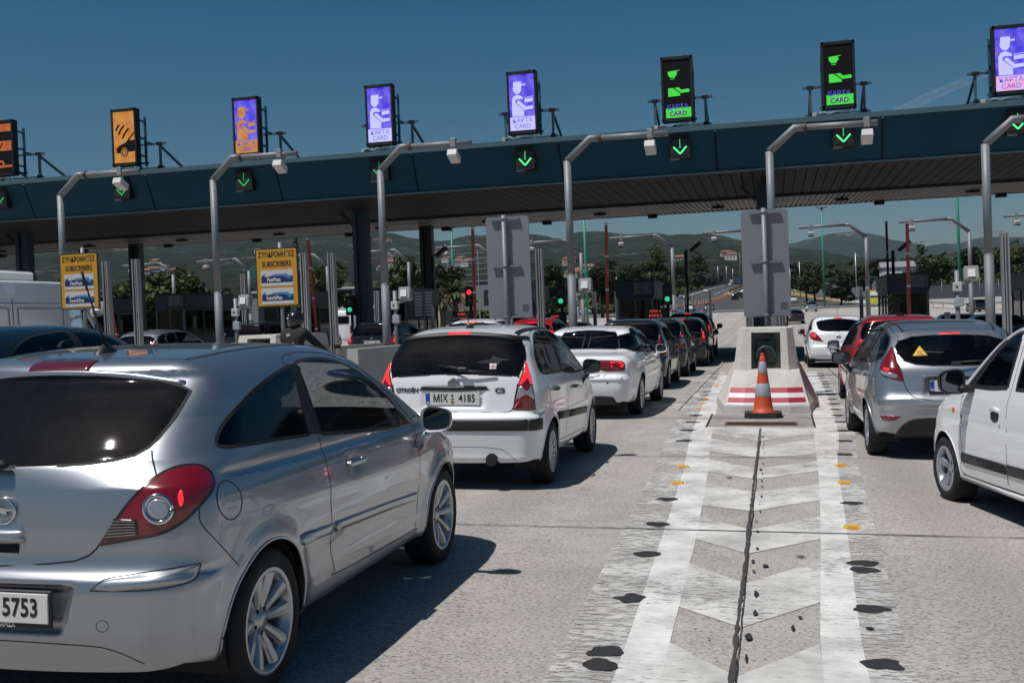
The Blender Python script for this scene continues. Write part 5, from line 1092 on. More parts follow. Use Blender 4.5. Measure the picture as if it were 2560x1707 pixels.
M_LEAFD = foliage_mat('leaves_dark', (.012, .022, .010), (.035, .055, .020)); M_LEAFM = foliage_mat('leaves_green', (.026, .046, .013), (.085, .115, .034)); M_LEAFO = foliage_mat('leaves_olive', (.03, .04, .015), (.085, .09, .035))
M_BARK = mat('bark', (.07, .055, .04), .95, var=.3, scale=4)
def leaf_cloud(blobs, n, size, seed, flat=.6):
    g = np.random.default_rng(seed); V = []; F_ = []; tot = sum(b[3] * b[4] * b[5] for b in blobs) ** 1.0
    for (x, y, z, rx, ry, rz) in blobs:
        k = max(6, int(n * rx * ry * rz / tot)); d = g.normal(size=(k, 3)); d /= np.linalg.norm(d, axis=1, keepdims=True); rr = g.uniform(.45, 1.05, (k, 1)) ** .5; c = np.array([x, y, z]) + d * rr * np.array([rx, ry, rz])
        nrm = d * .5 + g.normal(size=(k, 3)) * .6 + np.array([0, 0, .4]); nrm /= np.linalg.norm(nrm, axis=1, keepdims=True)
        t = np.cross(nrm, g.normal(size=(k, 3))); t /= np.linalg.norm(t, axis=1, keepdims=True); b_ = np.cross(nrm, t); s = size * g.uniform(.6, 1.4, (k, 1))
        q = np.stack([c - t * s - b_ * s * flat, c + t * s * 1.1 - b_ * s * flat * .6, c + t * s + b_ * s * flat, c - t * s * .8 + b_ * s * flat * .9], 1).reshape(-1, 3); base = sum(len(v) for v in V); V.append(q); i = base + np.arange(k) * 4; F_.append(np.stack([i, i + 1, i + 2, i + 3], 1))
    return np.concatenate(V), np.concatenate(F_)
def tree_blobs(kind, h, w, seed):
    g = random.Random(seed); B_ = []
    if kind == 'poplar':
        for i in range(26): z = h * (.18 + .8 * i / 26); r = w * .5 * math.sin(math.pi * min(.98, .15 + .83 * (i / 26))) ** .7; B_.append((g.uniform(-.35, .35) * r, g.uniform(-.35, .35) * r, z, r * g.uniform(.45, .75), r * g.uniform(.45, .75), h * .055))
    elif kind == 'pine':
        for i in range(26): a = g.uniform(0, 6.28); t = g.uniform(0, 1); z = h * (.22 + .72 * t); r = w * .5 * (1 - t) ** .55 * g.uniform(.2, .95); B_.append((r * math.cos(a), r * math.sin(a), z, w * .17 * (1.25 - t), w * .17 * (1.25 - t), h * .09))
    else:
        for i in range(24):
            a = g.uniform(0, 6.28); t = g.uniform(0, 1); z = h * (.30 + .62 * t); r = w * .42 * math.sqrt(max(0, 1 - (2 * t - .85) ** 2 * .7)) * g.uniform(.15, 1); s = w * g.uniform(.10, .19); B_.append((r * math.cos(a), r * math.sin(a), z, s, s, s * .8))
    return B_
_treecache = {}
def tree(x, y, h, w, kind, mt, label, group, name=None, seed=0, n=2600, zoff=0.0):
    name = name or {'poplar': 'poplar_tree', 'pine': 'pine_tree', 'round': 'broadleaf_tree'}[kind]
    t = thing(name, label, 'tree', (x, y, gz(x, y) - .2 + zoff), random.Random(seed).uniform(0, 6), group)
    V, F_ = leaf_cloud(tree_blobs(kind, h, w, seed), n, max(.16, w * .035), seed); np_mesh('crown', V, F_, mt, t, smooth=False)
    m = MB(); m.tube([(0, 0, 0), (.05 * w, 0, h * .3), (0, .03 * w, h * .75)], [h * .03, h * .022, h * .006], 8)
    g = random.Random(seed + 1)
    for i in range(5): a = g.uniform(0, 6.28); z = h * g.uniform(.25, .5); m.tube([(0, 0, z), (w * .16 * math.cos(a), w * .16 * math.sin(a), z + h * .14), (w * .3 * math.cos(a), w * .3 * math.sin(a), z + h * .22)], [h * .013, h * .009, h * .004], 6)
    m.build('trunk', M_BARK, t); return t
T_ = [ # x, y, h, w, kind, leaves, label
 (-26.8, 420, 15.5, 11, 'poplar', M_LEAFM, 'tall dense poplar at the motorway bend, tallest tree left of the wide board'),
 (-33.5, 400, 11, 9, 'round', M_LEAFM, 'broad tree left of the tall poplar at the motorway bend'), (-37, 330, 10, 10, 'round', M_LEAFD, 'dark tree over the guardrail, just right of the central booth'),
 (-22.5, 222, 13.6, 7.5, 'poplar', M_LEAFM, 'tall narrow tree right behind the booth and the green traffic light'), (-44, 360, 9, 9, 'round', M_LEAFO, 'olive-green tree behind the booth roof'),
 (-27.7, 182, 10.4, 8.5, 'round', M_LEAFD, 'round dark tree between the red boom and the grey lamp pole'), (-35.0, 178, 9.2, 8, 'round', M_LEAFD, 'dark tree left of the lamp pole, behind the hedge'), (-24.5, 196, 9.5, 7, 'round', M_LEAFD, 'dark tree with a flat crown right of the red boom'),
 (-41.4, 120, 9.2, 7.0, 'round', M_LEAFM, 'broad-leaved tree left of the dark canopy column, crown over the booth'), (-36.1, 120, 8.2, 5.5, 'round', M_LEAFD, 'bushy tree right of the dark canopy column, above the palms'),
 (-45.8, 106, 8.4, 7.5, 'round', M_LEAFM, 'yellow-green tree between the aluminium posts and the canopy column'), (-50, 112, 8.2, 7, 'round', M_LEAFM, 'green tree just right of the second yellow sign'),
 (-71.5, 120, 8.2, 12, 'round', M_LEAFM, 'wide green tree above the booth roof between the two yellow signs'), (-78, 122, 8.0, 9, 'round', M_LEAFM, 'green tree right of the first yellow sign'), (-64, 140, 14.5, 5, 'pine', M_LEAFD, 'slim dark cypress-like tree left of the second camera arm'),
 (-93, 118, 8.0, 10, 'round', M_LEAFD, 'dark tree behind the white van roof'), (-101, 125, 9, 9, 'round', M_LEAFM, 'green tree at the far left behind the van'),
 (7.2, 232, 7.6, 6.0, 'round', M_LEAFM, 'bright bush-like tree behind the guardrail, left of the green mast'), (9.0, 236, 8.2, 5.6, 'round', M_LEAFO, 'greyish tree next to the green mast, left side'),
 (12.3, 205, 6.6, 6.6, 'pine', M_LEAFD, 'dense dark round pine behind the guardrail, right of the green mast'), (25.5, 200, 11, 6, 'pine', M_LEAFD, 'tall dark pine behind the right-hand booth'),
 (29, 210, 8, 8, 'round', M_LEAFM, 'leafy tree right of the pine behind the booth'), (36, 215, 9.5, 8, 'round', M_LEAFD, 'dark tree behind the thick grey pole on the right'), (42, 212, 9, 9, 'round', M_LEAFM, 'green tree near the right edge of the picture'), (48, 220, 10, 9, 'round', M_LEAFD, 'dark tree at the extreme right edge'),
 (19, 245, 7, 7, 'round', M_LEAFD, 'dark tree behind the green station roof'), (1.5, 330, 9, 9, 'round', M_LEAFD, 'dark tree just right of the grey sign board'), (10, 320, 8, 10, 'round', M_LEAFD, 'wide dark tree behind the bright bush on the right'),
]
for i, (x, y, h, w, k, mt, lb) in enumerate(T_): tree(x, y, h, w, k, mt, lb, 'trees behind the toll plaza', seed=20 + i, n=2300)
# palms
def palm(x, y, h, label, seed):
    t = thing('palm_tree', label, 'palm', (x, y, gz(x, y)), 0, 'palms behind the toll lanes'); m = MB(); m.tube([(0, 0, 0), (.1, 0, h * .5), (0, 0, h)], [.28, .22, .2], 10); m.build('trunk', M_BARK, t); g = random.Random(seed); V = []; F_ = []
    for k in range(46):
        a = g.uniform(0, 6.28); el = g.uniform(-.7, 1.3); L_ = g.uniform(1.0, 1.6); prev = Vector((0, 0, h)); d = Vector((math.cos(a) * math.cos(el), math.sin(a) * math.cos(el), math.sin(el))); side_ = Vector((-math.sin(a), math.cos(a), 0))
        for s in range(6):
            nx = prev + d * L_ / 6; d = (d + Vector((0, 0, -.22))).normalized(); wv = .22 * (1 - s / 6.5) + .03; n = len(V); V += [prev + side_ * wv, prev - side_ * wv + Vector((0, 0, -.1)), nx - side_ * wv * .8 + Vector((0, 0, -.1)), nx + side_ * wv * .8]; F_.append((n, n + 1, n + 2, n + 3)); prev = nx
    np_mesh('crown', np.array([tuple(v) for v in V]), F_, M_LEAFO, t, smooth=False)
palm(-23.6, 80, 3.6, 'palm with drooping fronds behind the red traffic light', 3); palm(-25.9, 84, 3.2, 'shorter palm left of the red traffic light', 4)
# wood and scrub too thick to count
def scrub(name, regions, mt, seed, leaf=.9, per=26, kind='stuff'):
    g = np.random.default_rng(seed); V = []; F_ = []; nb = 0
    for (x0, x1, y0, y1, cnt, s0, s1, fz) in regions:
        xs = g.uniform(x0, x1, cnt); ys_ = g.uniform(y0, y1, cnt)
        for x, y in zip(xs, ys_):
            s = g.uniform(s0, s1); z = fz(x, y); k = per; d = g.normal(size=(k, 3)); d /= np.linalg.norm(d, axis=1, keepdims=True); c = np.array([x, y, z + s * .7]) + d * np.array([s, s, s * .8]) * g.uniform(.5, 1, (k, 1))
            t = np.cross(d, g.normal(size=(k, 3))); t /= np.linalg.norm(t, axis=1, keepdims=True); b_ = np.cross(d, t); ss = s * .28 * leaf * g.uniform(.6, 1.4, (k, 1)); q = np.stack([c - t * ss - b_ * ss, c + t * ss - b_ * ss, c + t * ss + b_ * ss, c - t * ss + b_ * ss], 1).reshape(-1, 3); V.append(q); i = nb + np.arange(k) * 4; F_.append(np.stack([i, i + 1, i + 2, i + 3], 1)); nb += 4 * k
    o = np_mesh(name, np.concatenate(V), np.concatenate(F_), mt, smooth=False); o['kind'] = 'stuff'; return o
gzf = lambda x, y: gz(x, y) - .2
tag(scrub('roadside_hedge', [(-52, -29.5, 212, 216, 110, .9, 1.5, gzf), (-60, -45, 206, 210, 50, 1, 1.5, gzf)], M_LEAFM, 1), 'green hedge along the left guardrail', 'hedge')
tag(scrub('verge_bushes', [(-31, -27.5, 330, 470, 60, .8, 1.6, gzf), (-46, -32, 262, 320, 60, 1.2, 2.2, gzf), (-13.4, -11.8, 330, 600, 60, .4, .8, gzf)], M_LEAFM, 2), 'bushes on the motorway verge', 'bushes')
tag(scrub('distant_wood', [(-160, -48, 330, 700, 420, 3, 6, gzf), (-45, -30, 480, 800, 120, 2.5, 5, gzf), (5, 70, 330, 640, 420, 3, 6, gzf), (-260, -80, 150, 330, 200, 2.5, 4.5, gzf), (34, 90, 220, 330, 120, 2.5, 4.2, gzf), (60, 260, 300, 700, 260, 4, 8, gzf), (-600, -160, 380, 900, 300, 5, 9, gzf)], M_LEAFD, 3, per=20), 'thick dark woodland between the road and the hills', 'woodland')
tag(scrub('right_bank_scrub', [(22, 60, 196, 212, 120, .8, 1.8, lambda x, y: gz(x, y) + (y - 190) * .12)], M_LEAFO, 5), 'olive scrub on the bank at the right', 'scrub')
# ------------------------------------------------------------------ toll canopy
ISL = [(-.1 + 4.9 * k) for k in range(-7, 4)]          # island centre lines
M_TEAL = mat('canopy_blue_panel', (.006, .048, .082), .6, .0, .0, var=.2, scale=.35, spec=.2)
M_TRIM = mat('canopy_trim', (.085, .15, .175), .4, .3, .2, var=.08, scale=.6)
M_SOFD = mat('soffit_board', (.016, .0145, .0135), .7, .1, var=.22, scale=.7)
M_SOFL = mat('soffit_rib_metal', (.085, .078, .07), .5, .3, var=.25, scale=.5)
M_STEELB = mat('blue_steel', (.035, .12, .19), .45, .3, .2, var=.15, scale=5)
M_GALV = mat('galvanised_steel', (.20, .215, .23), .55, .25, var=.22, scale=9, bump=.05)
M_GALVD = mat('weathered_galvanised', (.17, .185, .20), .6, .2, var=.25, scale=7)
M_ALU = mat('aluminium_profile', (.40, .40, .40), .4, .6, var=.12, scale=6)
M_BLACK = mat('black_housing', (.005, .0055, .006), .6, .0, .0, var=.15)
M_COLB = mat('column_blue', (.008, .03, .05), .5, .1, .0, var=.2, scale=1.5); M_DARK = mat('dark_cladding', (.010, .013, .016), .5, .1, .1, var=.2, scale=2)
X0, X1 = -46.0, 24.0
can = thing('toll_canopy', 'long dark blue canopy spanning all the toll lanes', 'canopy', (0, 0, 0))
m = MB()
xj = list(np.arange(-45.6, 24, 4.9 / 1.0)); 
for a, b in zip([X0] + xj, xj + [X1]):
    if b - a < .1: continue
    m.add([(a + .03, 34.64, 6.08), (b - .03, 34.64, 6.08), (b - .03, 34.02, 7.26), (a + .03, 34.02, 7.26)], [(0, 1, 2, 3)])
m.build('fascia_panel', M_TEAL, can)
m = MB(); m.box(((X0 + X1) / 2, 42.2, 6.75), (X1 - X0, 14.6, .5)); m.build('roof_slab', M_DARK, can)
m = MB(); m.add([(X0, 34.68, 6.08), (X1, 34.68, 6.08), (X1, 34.06, 7.24), (X0, 34.06, 7.24)], [(0, 1, 2, 3)]); m.build('panel_joint_backing', M_GAP, can)
m = MB(); m.box(((X0 + X1) / 2, 34.0, 7.345), (X1 - X0, .22, .15)); m.box(((X0 + X1) / 2, 34.65, 6.05), (X1 - X0, .12, .05)); m.build('roof_trim', M_TRIM, can)
m = MB()
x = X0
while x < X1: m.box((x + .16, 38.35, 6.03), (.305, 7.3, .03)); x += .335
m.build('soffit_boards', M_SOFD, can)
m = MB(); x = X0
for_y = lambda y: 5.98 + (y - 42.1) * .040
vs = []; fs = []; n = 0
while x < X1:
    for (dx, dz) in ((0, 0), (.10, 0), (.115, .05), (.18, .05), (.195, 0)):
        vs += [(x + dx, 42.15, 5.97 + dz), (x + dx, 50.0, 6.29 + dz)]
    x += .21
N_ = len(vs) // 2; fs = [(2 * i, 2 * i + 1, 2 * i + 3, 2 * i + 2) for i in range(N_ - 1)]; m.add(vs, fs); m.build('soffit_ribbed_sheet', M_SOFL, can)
m = MB(); m.box(((X0 + X1) / 2, 42.1, 6.0), (X1 - X0, .12, .16)); m.box(((X0 + X1) / 2, 50.05, 6.38), (X1 - X0, .14, .22)); m.build('soffit_edge', M_DARK, can)
m = MB(); m.box(((X0 + X1) / 2, 50.08, 6.98), (X1 - X0, .1, 1.0)); m.build('rear_fascia', M_TEAL, can)
for i, x in enumerate(np.arange(-42, 20, 4.9)):
    m = MB(); m.box((x + .8, 45.6, 6.03), (.5, .28, .1), bev=.02); m.box((x + .8, 45.6, 6.12), (.1, .1, .12)); m.build('ceiling_light', M_BLACK, can)
    m = MB(); m.box((x + 2.6, 49.6, 6.18), (.42, .3, .16), bev=.02); m.build('ceiling_light', M_BLACK, can)
for xi, X in enumerate((-29.5, -14.9, -.1, 14.6)):
    for yi, Y in enumerate((38.5, 46.5)):
        m = MB(); z0 = gz(X, Y); h = 6.1 - z0
        for dx in (-.2, .2): m.box((X + dx, Y, z0 + h / 2), (.16, .42, h))
        m.box((X, Y, z0 + h / 2), (.26, .2, h)); m.build('canopy_column', M_COLB if yi == 0 else M_DARK, can)
        if yi == 0: m = MB(); m.bar((X - .3, Y, 5.5), (X - .8, Y, 6.0), .12); m.build('column_brace', M_DARK, can)
# ------------------------------------------------------------------ LED lane signs on the roof
def led_mat(name, col, s, c2=None):
    """light-emitting panel with the pixel rows visible"""
    m = bpy.data.materials.new(name); m.use_nodes = True; N, L = NT(m); b = N['Principled BSDF']; b.inputs['Base Color'].default_value = (.01, .01, .012, 1); b.inputs['Roughness'].default_value = .6
    tc = N.new('ShaderNodeTexCoord'); w = N.new('ShaderNodeTexWave'); w.wave_type = 'BANDS'; w.bands_direction = 'Z'; w.inputs['Scale'].default_value = 9; w.inputs['Distortion'].default_value = .6; w.inputs['Detail'].default_value = 1; L.new(tc.outputs['Object'], w.inputs['Vector'])
    r = N.new('ShaderNodeMapRange'); r.inputs[3].default_value = .72 * s; r.inputs[4].default_value = 1.12 * s; L.new(w.outputs[0], r.inputs[0]); L.new(r.outputs[0], b.inputs['Emission Strength'])
    if c2:
        n = N.new('ShaderNodeTexNoise'); n.inputs['Scale'].default_value = 3; n.inputs['Detail'].default_value = 3; L.new(tc.outputs['Object'], n.inputs['Vector']); r2_ = N.new('ShaderNodeMapRange'); r2_.inputs[1].default_value = .4; r2_.inputs[2].default_value = .62; L.new(n.outputs[0], r2_.inputs[0])
        mx = N.new('ShaderNodeMix'); mx.data_type = 'RGBA'; L.new(r2_.outputs[0], mx.inputs[0]); mx.inputs[6].default_value = (*col, 1); mx.inputs[7].default_value = (*c2, 1); L.new(mx.outputs[2], b.inputs['Emission Color'])
    else: b.inputs['Emission Color'].default_value = (*col, 1)
    return m
LB = led_mat('led_blue', (.045, .03, .62), 1.5, (.16, .12, .72)); LW = led_mat('led_white', (.50, .50, .92), 1.5); LO = led_mat('led_amber', (.70, .22, .03), 1.0, (.72, .36, .07)); LR = led_mat('led_orange_red', (.60, .10, .02), .85, (.62, .19, .04)); LG = led_mat('led_green', (.06, .80, .06), 1.1); LP = led_mat('led_pink', (.85, .35, .62), 1.4, (.62, .48, .9)); LK = mat('led_off', (.004, .004, .005), .7, spec=.2); LBI = led_mat('led_blue_ink', (.07, .06, .55), 1.2)
M_ARROW = mat('arrow_green_led', (.02, .2, .05), .5, emit=(.10, .95, .28), estr=1.6); M_ARROWD = mat('arrow_green_led_dim', (.01, .1, .03), .5, emit=(.02, .42, .10), estr=1.0)
def attendant(parent, y, fig, ink, body=None, arms=None, cut=False):
    """toll attendant pictogram, local x in -.38..38, z 0..1.75 above the screen bottom"""
    m = MB(); body = body or fig
    def P(pts, ob=None): (ob or m).add([(x, y, z) for x, z in pts], [tuple(range(len(pts)))])
    if not cut:
        P([(-.27, 1.40), (-.27, 1.54), (-.23, 1.56), (.0, 1.56), (.0, 1.48), (.13, 1.48), (.13, 1.43), (.0, 1.43), (-.01, 1.28), (-.09, 1.17), (-.19, 1.17), (-.27, 1.26), (-.29, 1.33)])
        P([(-.33, .45), (-.33, .98), (-.27, 1.10), (-.16, 1.14), (-.05, 1.12), (.04, 1.04), (.04, .98), (-.03, 1.0), (-.08, .99), (-.12, 1.0), (-.18, .99), (-.22, .94), (-.20, .88), (.06, .64), (.06, .45)])
        P([(-.17, .93), (-.13, .96), (-.07, .94), (.12, .75), (.34, .77), (.37, .73), (.37, .69), (.34, .66), (.08, .64), (-.16, .88)])
        P([(.09, .88), (.09, 1.0), (.36, 1.02), (.36, .90)]); P([(.09, 1.03), (.09, 1.05), (.36, 1.07), (.36, 1.05)])
    else:
        P([(-.27, 1.36), (-.27, 1.44), (.10, 1.47), (.10, 1.455), (.01, 1.445), (.01, 1.34), (-.07, 1.24), (-.19, 1.24), (-.26, 1.32)]); P([(-.2, 1.19), (-.2, 1.205), (-.06, 1.215), (-.06, 1.2)])
        P([(-.28, .66), (-.28, .92), (-.14, .925), (.09, .74), (.09, .67)]); P([(-.09, .925), (.05, .93), (.13, .85), (.34, .87), (.38, .84), (.38, .79), (.35, .76), (.12, .75)])
    m.build('pictogram', fig, parent)
def led_sign(k, X, kind, label):
    t = thing('lane_sign', label, 'LED sign', (X, 34.25, 7.42), 0, 'LED lane signs on the canopy roof'); H = 2.02; W_ = .98; z0 = .24
    m = MB(); m.box((0, .14, z0 + H / 2), (W_, .26, H), bev=.012)
    for sx in (-.45, .45): m.box((sx, -.0, z0 + H / 2), (.06, .05, H))
    m.box((0, .0, z0 + .05), (W_, .05, .09)); m.box((0, .0, z0 + H - .05), (W_, .05, .09)); m.build('housing', M_BLACK, t)
    for sx in (-.25, .25):
        m = MB(); m.tube([(sx - .03, .12, z0 + H), (sx - .025, .12, z0 + H + .05), (sx + .025, .12, z0 + H + .05), (sx + .03, .12, z0 + H)], .008, 6); m.build('lifting_eye', M_BLACK, t)
    for zz in (.6, 1.25): m = MB(); m.box((-.5, .14, z0 + zz), (.03, .09, .07)); m.build('hinge', M_BLACK, t)
    zb = z0 + .12; S = bpy.data.objects.new('screen', None)
    def panel(nm, x0, x1, a, b, mt, y=.002):
        q = MB(); q.add([(x0, y, zb + a), (x1, y, zb + a), (x1, y, zb + b), (x0, y, zb + b)], [(0, 1, 2, 3)]); return q.build(nm, mt, t)
    hw = .41; hh = 1.79
    def at_(ob): ob.location.z = zb; return ob
    if kind in ('card_blue', 'card_amber', 'card_pink'):
        panel('screen', -hw, hw, 0, hh, LB); fg = {'card_blue': LW, 'card_amber': LO, 'card_pink': LW}[kind]; bt = {'card_blue': LW, 'card_amber': LO, 'card_pink': LP}[kind]
        panel('screen_text_field', -hw, hw, 0, .43, bt, -.004); h = bpy.data.objects.new('pictogram_holder', None); bpy.data.objects.remove(h)
        attendant(t, -.006, fg, LBI)
        for c in t.children:
            if c.name.startswith('pictogram'): c.location.z = zb
        tx = LBI
        text_mesh('ΚΑΡΤΑ', .20, tx, 'lettering', t, face_back(0, -.012, zb + .31), xs=1.0, bold=-.001); text_mesh('CARD', .20, tx, 'lettering', t, face_back(0, -.012, zb + .12), xs=1.0, bold=-.001)
    elif kind == 'card_green':
        panel('screen', -hw, hw, 0, hh, LK); panel('screen_text_field', -hw + .04, hw, 0, .30, LG, -.004); attendant(t, -.006, LG, LK, cut=True)
        for c in t.children:
            if c.name.startswith('pictogram'): c.location.z = zb
        text_mesh('ΚΑΡΤΑ', .20, LBI, 'lettering', t, face_back(0, -.012, zb + .33), bold=.004); text_mesh('CARD', .20, mat('led_ink', (.01, .01, .02), .6), 'lettering', t, face_back(0, -.012, zb + .12), bold=.006); text_mesh('CARD', .20, LW, 'lettering', t, face_back(-.008, -.010, zb + .125), bold=.009)
    elif kind == 'car_amber':
        panel('screen', -hw, hw, 0, hh, LO); q = MB(); y = -.006
        q.add([(x, y, zb + z) for x, z in [(-.30, .34), (-.32, .42), (-.32, .50), (-.20, .60), (.05, .70), (.39, 1.06), (.41, 1.0), (.22, .80), (.24, .76), (.41, .78), (.41, .38), (.16, .36), (.12, .46), (.04, .53), (-.06, .53), (-.14, .45), (-.17, .34)]], [tuple(range(17))])
        q.cyl((-.01, y + .004, zb + .36), (-.01, y - .001, zb + .36), .155, 24)
        q.build('pictogram', LK, t); q = MB(); q.cyl((-.01, y - .002, zb + .36), (-.01, y - .005, zb + .36), .12, 24); q.build('pictogram_wheel', LO, t); q = MB(); q.lathe([(.055, 0), (.09, 0)], 24, (-.01, y - .008, zb + .36), 'Y', False); q.build('pictogram_wheel', LK, t)
        for j, (cx, cz, rr) in enumerate(((-.25, 1.16, .16), (-.14, 1.02, .24), (.0, .86, .28))):
            q = MB(); q.tube([(cx - rr * .6 * math.cos(a) * .9, y, zb + cz + .1 + rr * math.sin(a) * .8 + rr * (1 - math.cos(a)) * .0) for a in np.linspace(-.9, .9, 9)] and [(cx - .05 + (rr * .9) * s_ ** 1.5, y, zb + cz - .02 + rr * 1.25 * s_) for s_ in np.linspace(0, 1, 8)], .032, 6); q.build('pictogram_wave', LK, t)
    else:
        panel('screen', -hw, hw, 0, hh, LK); panel('lit_band', -hw, hw, 1.48, 1.76, LR, -.004); panel('lit_band', -hw, hw, .78, 1.14, LR, -.004); panel('lit_band', -hw + .02, hw, .18, .26, LR, -.004)
        q = MB(); q.lathe([(.07, 0), (.14, 0)], 24, (-.05, -.006, zb + .30), 'Y', False); q.build('pictogram_wheel', LR, t); q = MB(); q.tube([(-.12 + .02 * i, -.008, zb + .80 + .035 * i) for i in range(9)], .022, 6); q.tube([(-.28 + .012 * i, -.008, zb + .92 + .03 * i) for i in range(6)], .022, 6); q.build('pictogram_wave', LK, t)
    # carrying frame behind
    m = MB()
    for sx in (-.46, .46): m.box((sx, .62, z0 + H * .45), (.07, .07, 1.75)); [m.bar((sx, .27, z0 + zz), (sx, .62, z0 + zz + .0), .06) for zz in (.38, 1.0, 1.62)]
    m.box((0, .62, z0 + .15), (1.1, .06, .06)); m.build('ladder_frame', M_STEELB, t)
    m = MB()
    for sx in (-.80, .80): m.box((sx, 1.0, .52), (.075, .075, 1.15)); m.bar((sx, 1.0, 1.05), (sx, 4.7, -.40), .07); m.bar((sx, 1.0, .16), (sx, 3.2, .16), .04)
    m.box((0, .98, 1.12), (2.05, .07, .07)); m.box((0, .98, .27), (1.95, .05, .05)); m.bar((-.46, .62, 1.14), (-.46, 1.0, 1.14), .06); m.bar((.46, .62, 1.14), (.46, 1.0, 1.14), .06); m.build('support_strut', M_TRIM, t)
    for sx in (-.80, .80):
        for q_ in ((1.12, (.2, .13, .10)), (.27, (.14, .12, .14))): m = MB(); m.box((sx, .98, q_[0]), q_[1]); m.build('clamp', M_BLKPL, t)
    m = MB(); m.tube([(-.62, .1, .0), (-.58, .0, .14), (-.45, .0, .17), (-.33, .02, .10), (-.1, .02, .15), (.25, .02, .17), (.38, .02, .22), (.44, .04, .15), (.40, .04, .06), (.3, .05, .14)], .018, 6); m.tube([(.25, .05, .24), (.24, .05, .1), (.28, .05, -.04)], .014, 6); m.build('cable', mat('pale_cable', (.45, .45, .43), .6), t)
    m = MB(); m.box((-.72, .3, .09), (.13, .1, .24), bev=.01); m.build('junction_box', mat('pale_box', (.5, .5, .48), .6), t)
    return t
kinds = [('car_red', 'LED lane sign at the far left, orange and black bands with a broken car picture'), ('car_amber', 'amber LED sign showing a black car front and radio waves, second from the left'), ('card_amber', 'LED sign with an amber attendant figure on blue, ΚΑΡΤΑ CARD below'), ('card_blue', 'blue and white attendant LED sign, left of the two plain blue ones'), ('card_blue', 'blue and white attendant LED sign, right of the two plain blue ones'), ('card_green', 'black LED sign with green fragments, left one of the green pair'), ('card_green', 'black LED sign with green fragments, right one of the green pair'), ('card_pink', 'LED sign with pinkish arms and text field at the right edge')]
XL = [-27.0, -22.0, -17.3, -12.45, -7.58, -2.62, 2.2, 7.0]
for k, (kd, lb) in enumerate(kinds): led_sign(k, XL[k], kd, lb)
def arrow_box(k, X, lab):
    t = thing('lane_signal', lab, 'lane signal', (X, 34.25, 6.80), 0, 'green arrow lane signals on the fascia'); t.rotation_euler = (R_(-2), 0, 0)
    m = MB(); m.box((0, -.06, 0), (.62, .30, .66), bev=.015); m.box((0, -.24, .34), (.62, .1, .03)); m.build('housing', M_BLACK, t)
    m = MB(); m.box((0, -.216, 0), (.46, .01, .48)); m.build('face_plate', mat('signal_face', (.02, .022, .024), .35), t)
    m = MB(); mt = M_ARROW if k > 3 else M_ARROWD; y = -.228
    m.bar((0, y, .26), (0, y, -.02), .045, .01); m.bar((-.20, y, .03), (0, y, -.19), .045, .01); m.bar((.20, y, .03), (0, y, -.19), .045, .01); m.build('arrow', mt, t)
    text_mesh('SWARCO', .07, mat('faint_lettering', (.25, .24, .22), .6), 'lettering', t, face_back(-.2, -.219, -.36), align='LEFT', xs=.9).location.x = -.1
AX = [-27.05, -22.05, -17.35, -12.45, -7.5, -2.58, 2.27, 7.1]
al = ['dim green arrow signal at the far left of the blue fascia', 'green arrow signal partly behind the first camera head from the left', 'green arrow signal below the amber attendant sign', 'green arrow signal half hidden by a grey pole', 'bright green arrow below the second plain blue sign', 'bright green arrow below the left green-on-black sign', 'bright green arrow under the horizontal camera arm, below the right green-on-black sign', 'bright green arrow at the right edge behind the bend of a pole']
for k, X in enumerate(AX): arrow_box(k, X, al[k])
# ------------------------------------------------------------------ camera poles
def bent_pole(X, Y, zb, zt, reach, label, boxdx, base=.3, thick=.095, direction=1, seg=.6, group='bent grey camera poles before the canopy', boxh=.30, small=False):
    t = thing('camera_pole', label, 'pole', (X, Y, gz(X, Y)), 0, group); z0 = gz(X, Y); s = direction
    m = MB(); m.tube([(0, 0, base - .1), (0, 0, 2.72 - z0)], thick * 1.14, 16); m.tube([(0, 0, 2.70 - z0), (0, 0, 2.76 - z0)], [thick * 1.14, thick], 16); m.build('pole_base', M_GALVD, t)
    m = MB(); m.tube([(0, 0, 2.72 - z0), (0, 0, zb - z0)], thick, 16); m.tube([(0, 0, zb - z0), (s * seg, 0, zt - z0), (s * (seg + .25), 0, zt - z0 + .0)], thick * .98, 16); m.build('pole_shaft', M_GALV, t)
    m = MB(); m.cyl((s * (seg + .22), 0, zt - z0), (s * (seg + .27), 0, zt - z0), thick * 1.08, 16); m.build('collar', mat('rusty_collar', (.14, .08, .05), .8, .2), t)
    m = MB(); m.cyl((s * (seg + .25), 0, zt - z0), (s * reach, 0, zt - z0 - .02), thick * .78, 14); m.build('arm', M_GALV, t)
    m = MB(); bx = s * boxdx; zz = zt - z0; m.box((bx, -.0, zz + .01), (.14, .2, .22), bev=.01); m.tube([(bx - .03, 0, zz - .1), (bx - .03, .02, zz - .22)], .02, 6); m.tube([(bx + .05, 0, zz - .1), (bx + .05, .05, zz - .2), (bx + .03, .02, zz - .27)], .012, 6); m.build('clamp', M_ALU, t)
    m = MB(); rot = Matrix.Rotation(R_(-24 if direction > 0 else 14), 3, 'X') @ Matrix.Rotation(R_(0), 3, 'Z'); m.box((bx, -.02, zz - .22 - boxh * .4), (.26, .42, boxh * .62), rot, bev=.015); m.build('camera_head', mat('camera_head_white', (.55, .54, .52), .5, var=.06) , t)
    if direction < 0: m = MB(); m.box((bx, -.03, zz - .20 - boxh * .75), (.27, .4, .05), rot); m.build('camera_underside', M_BLACK, t)
    return t
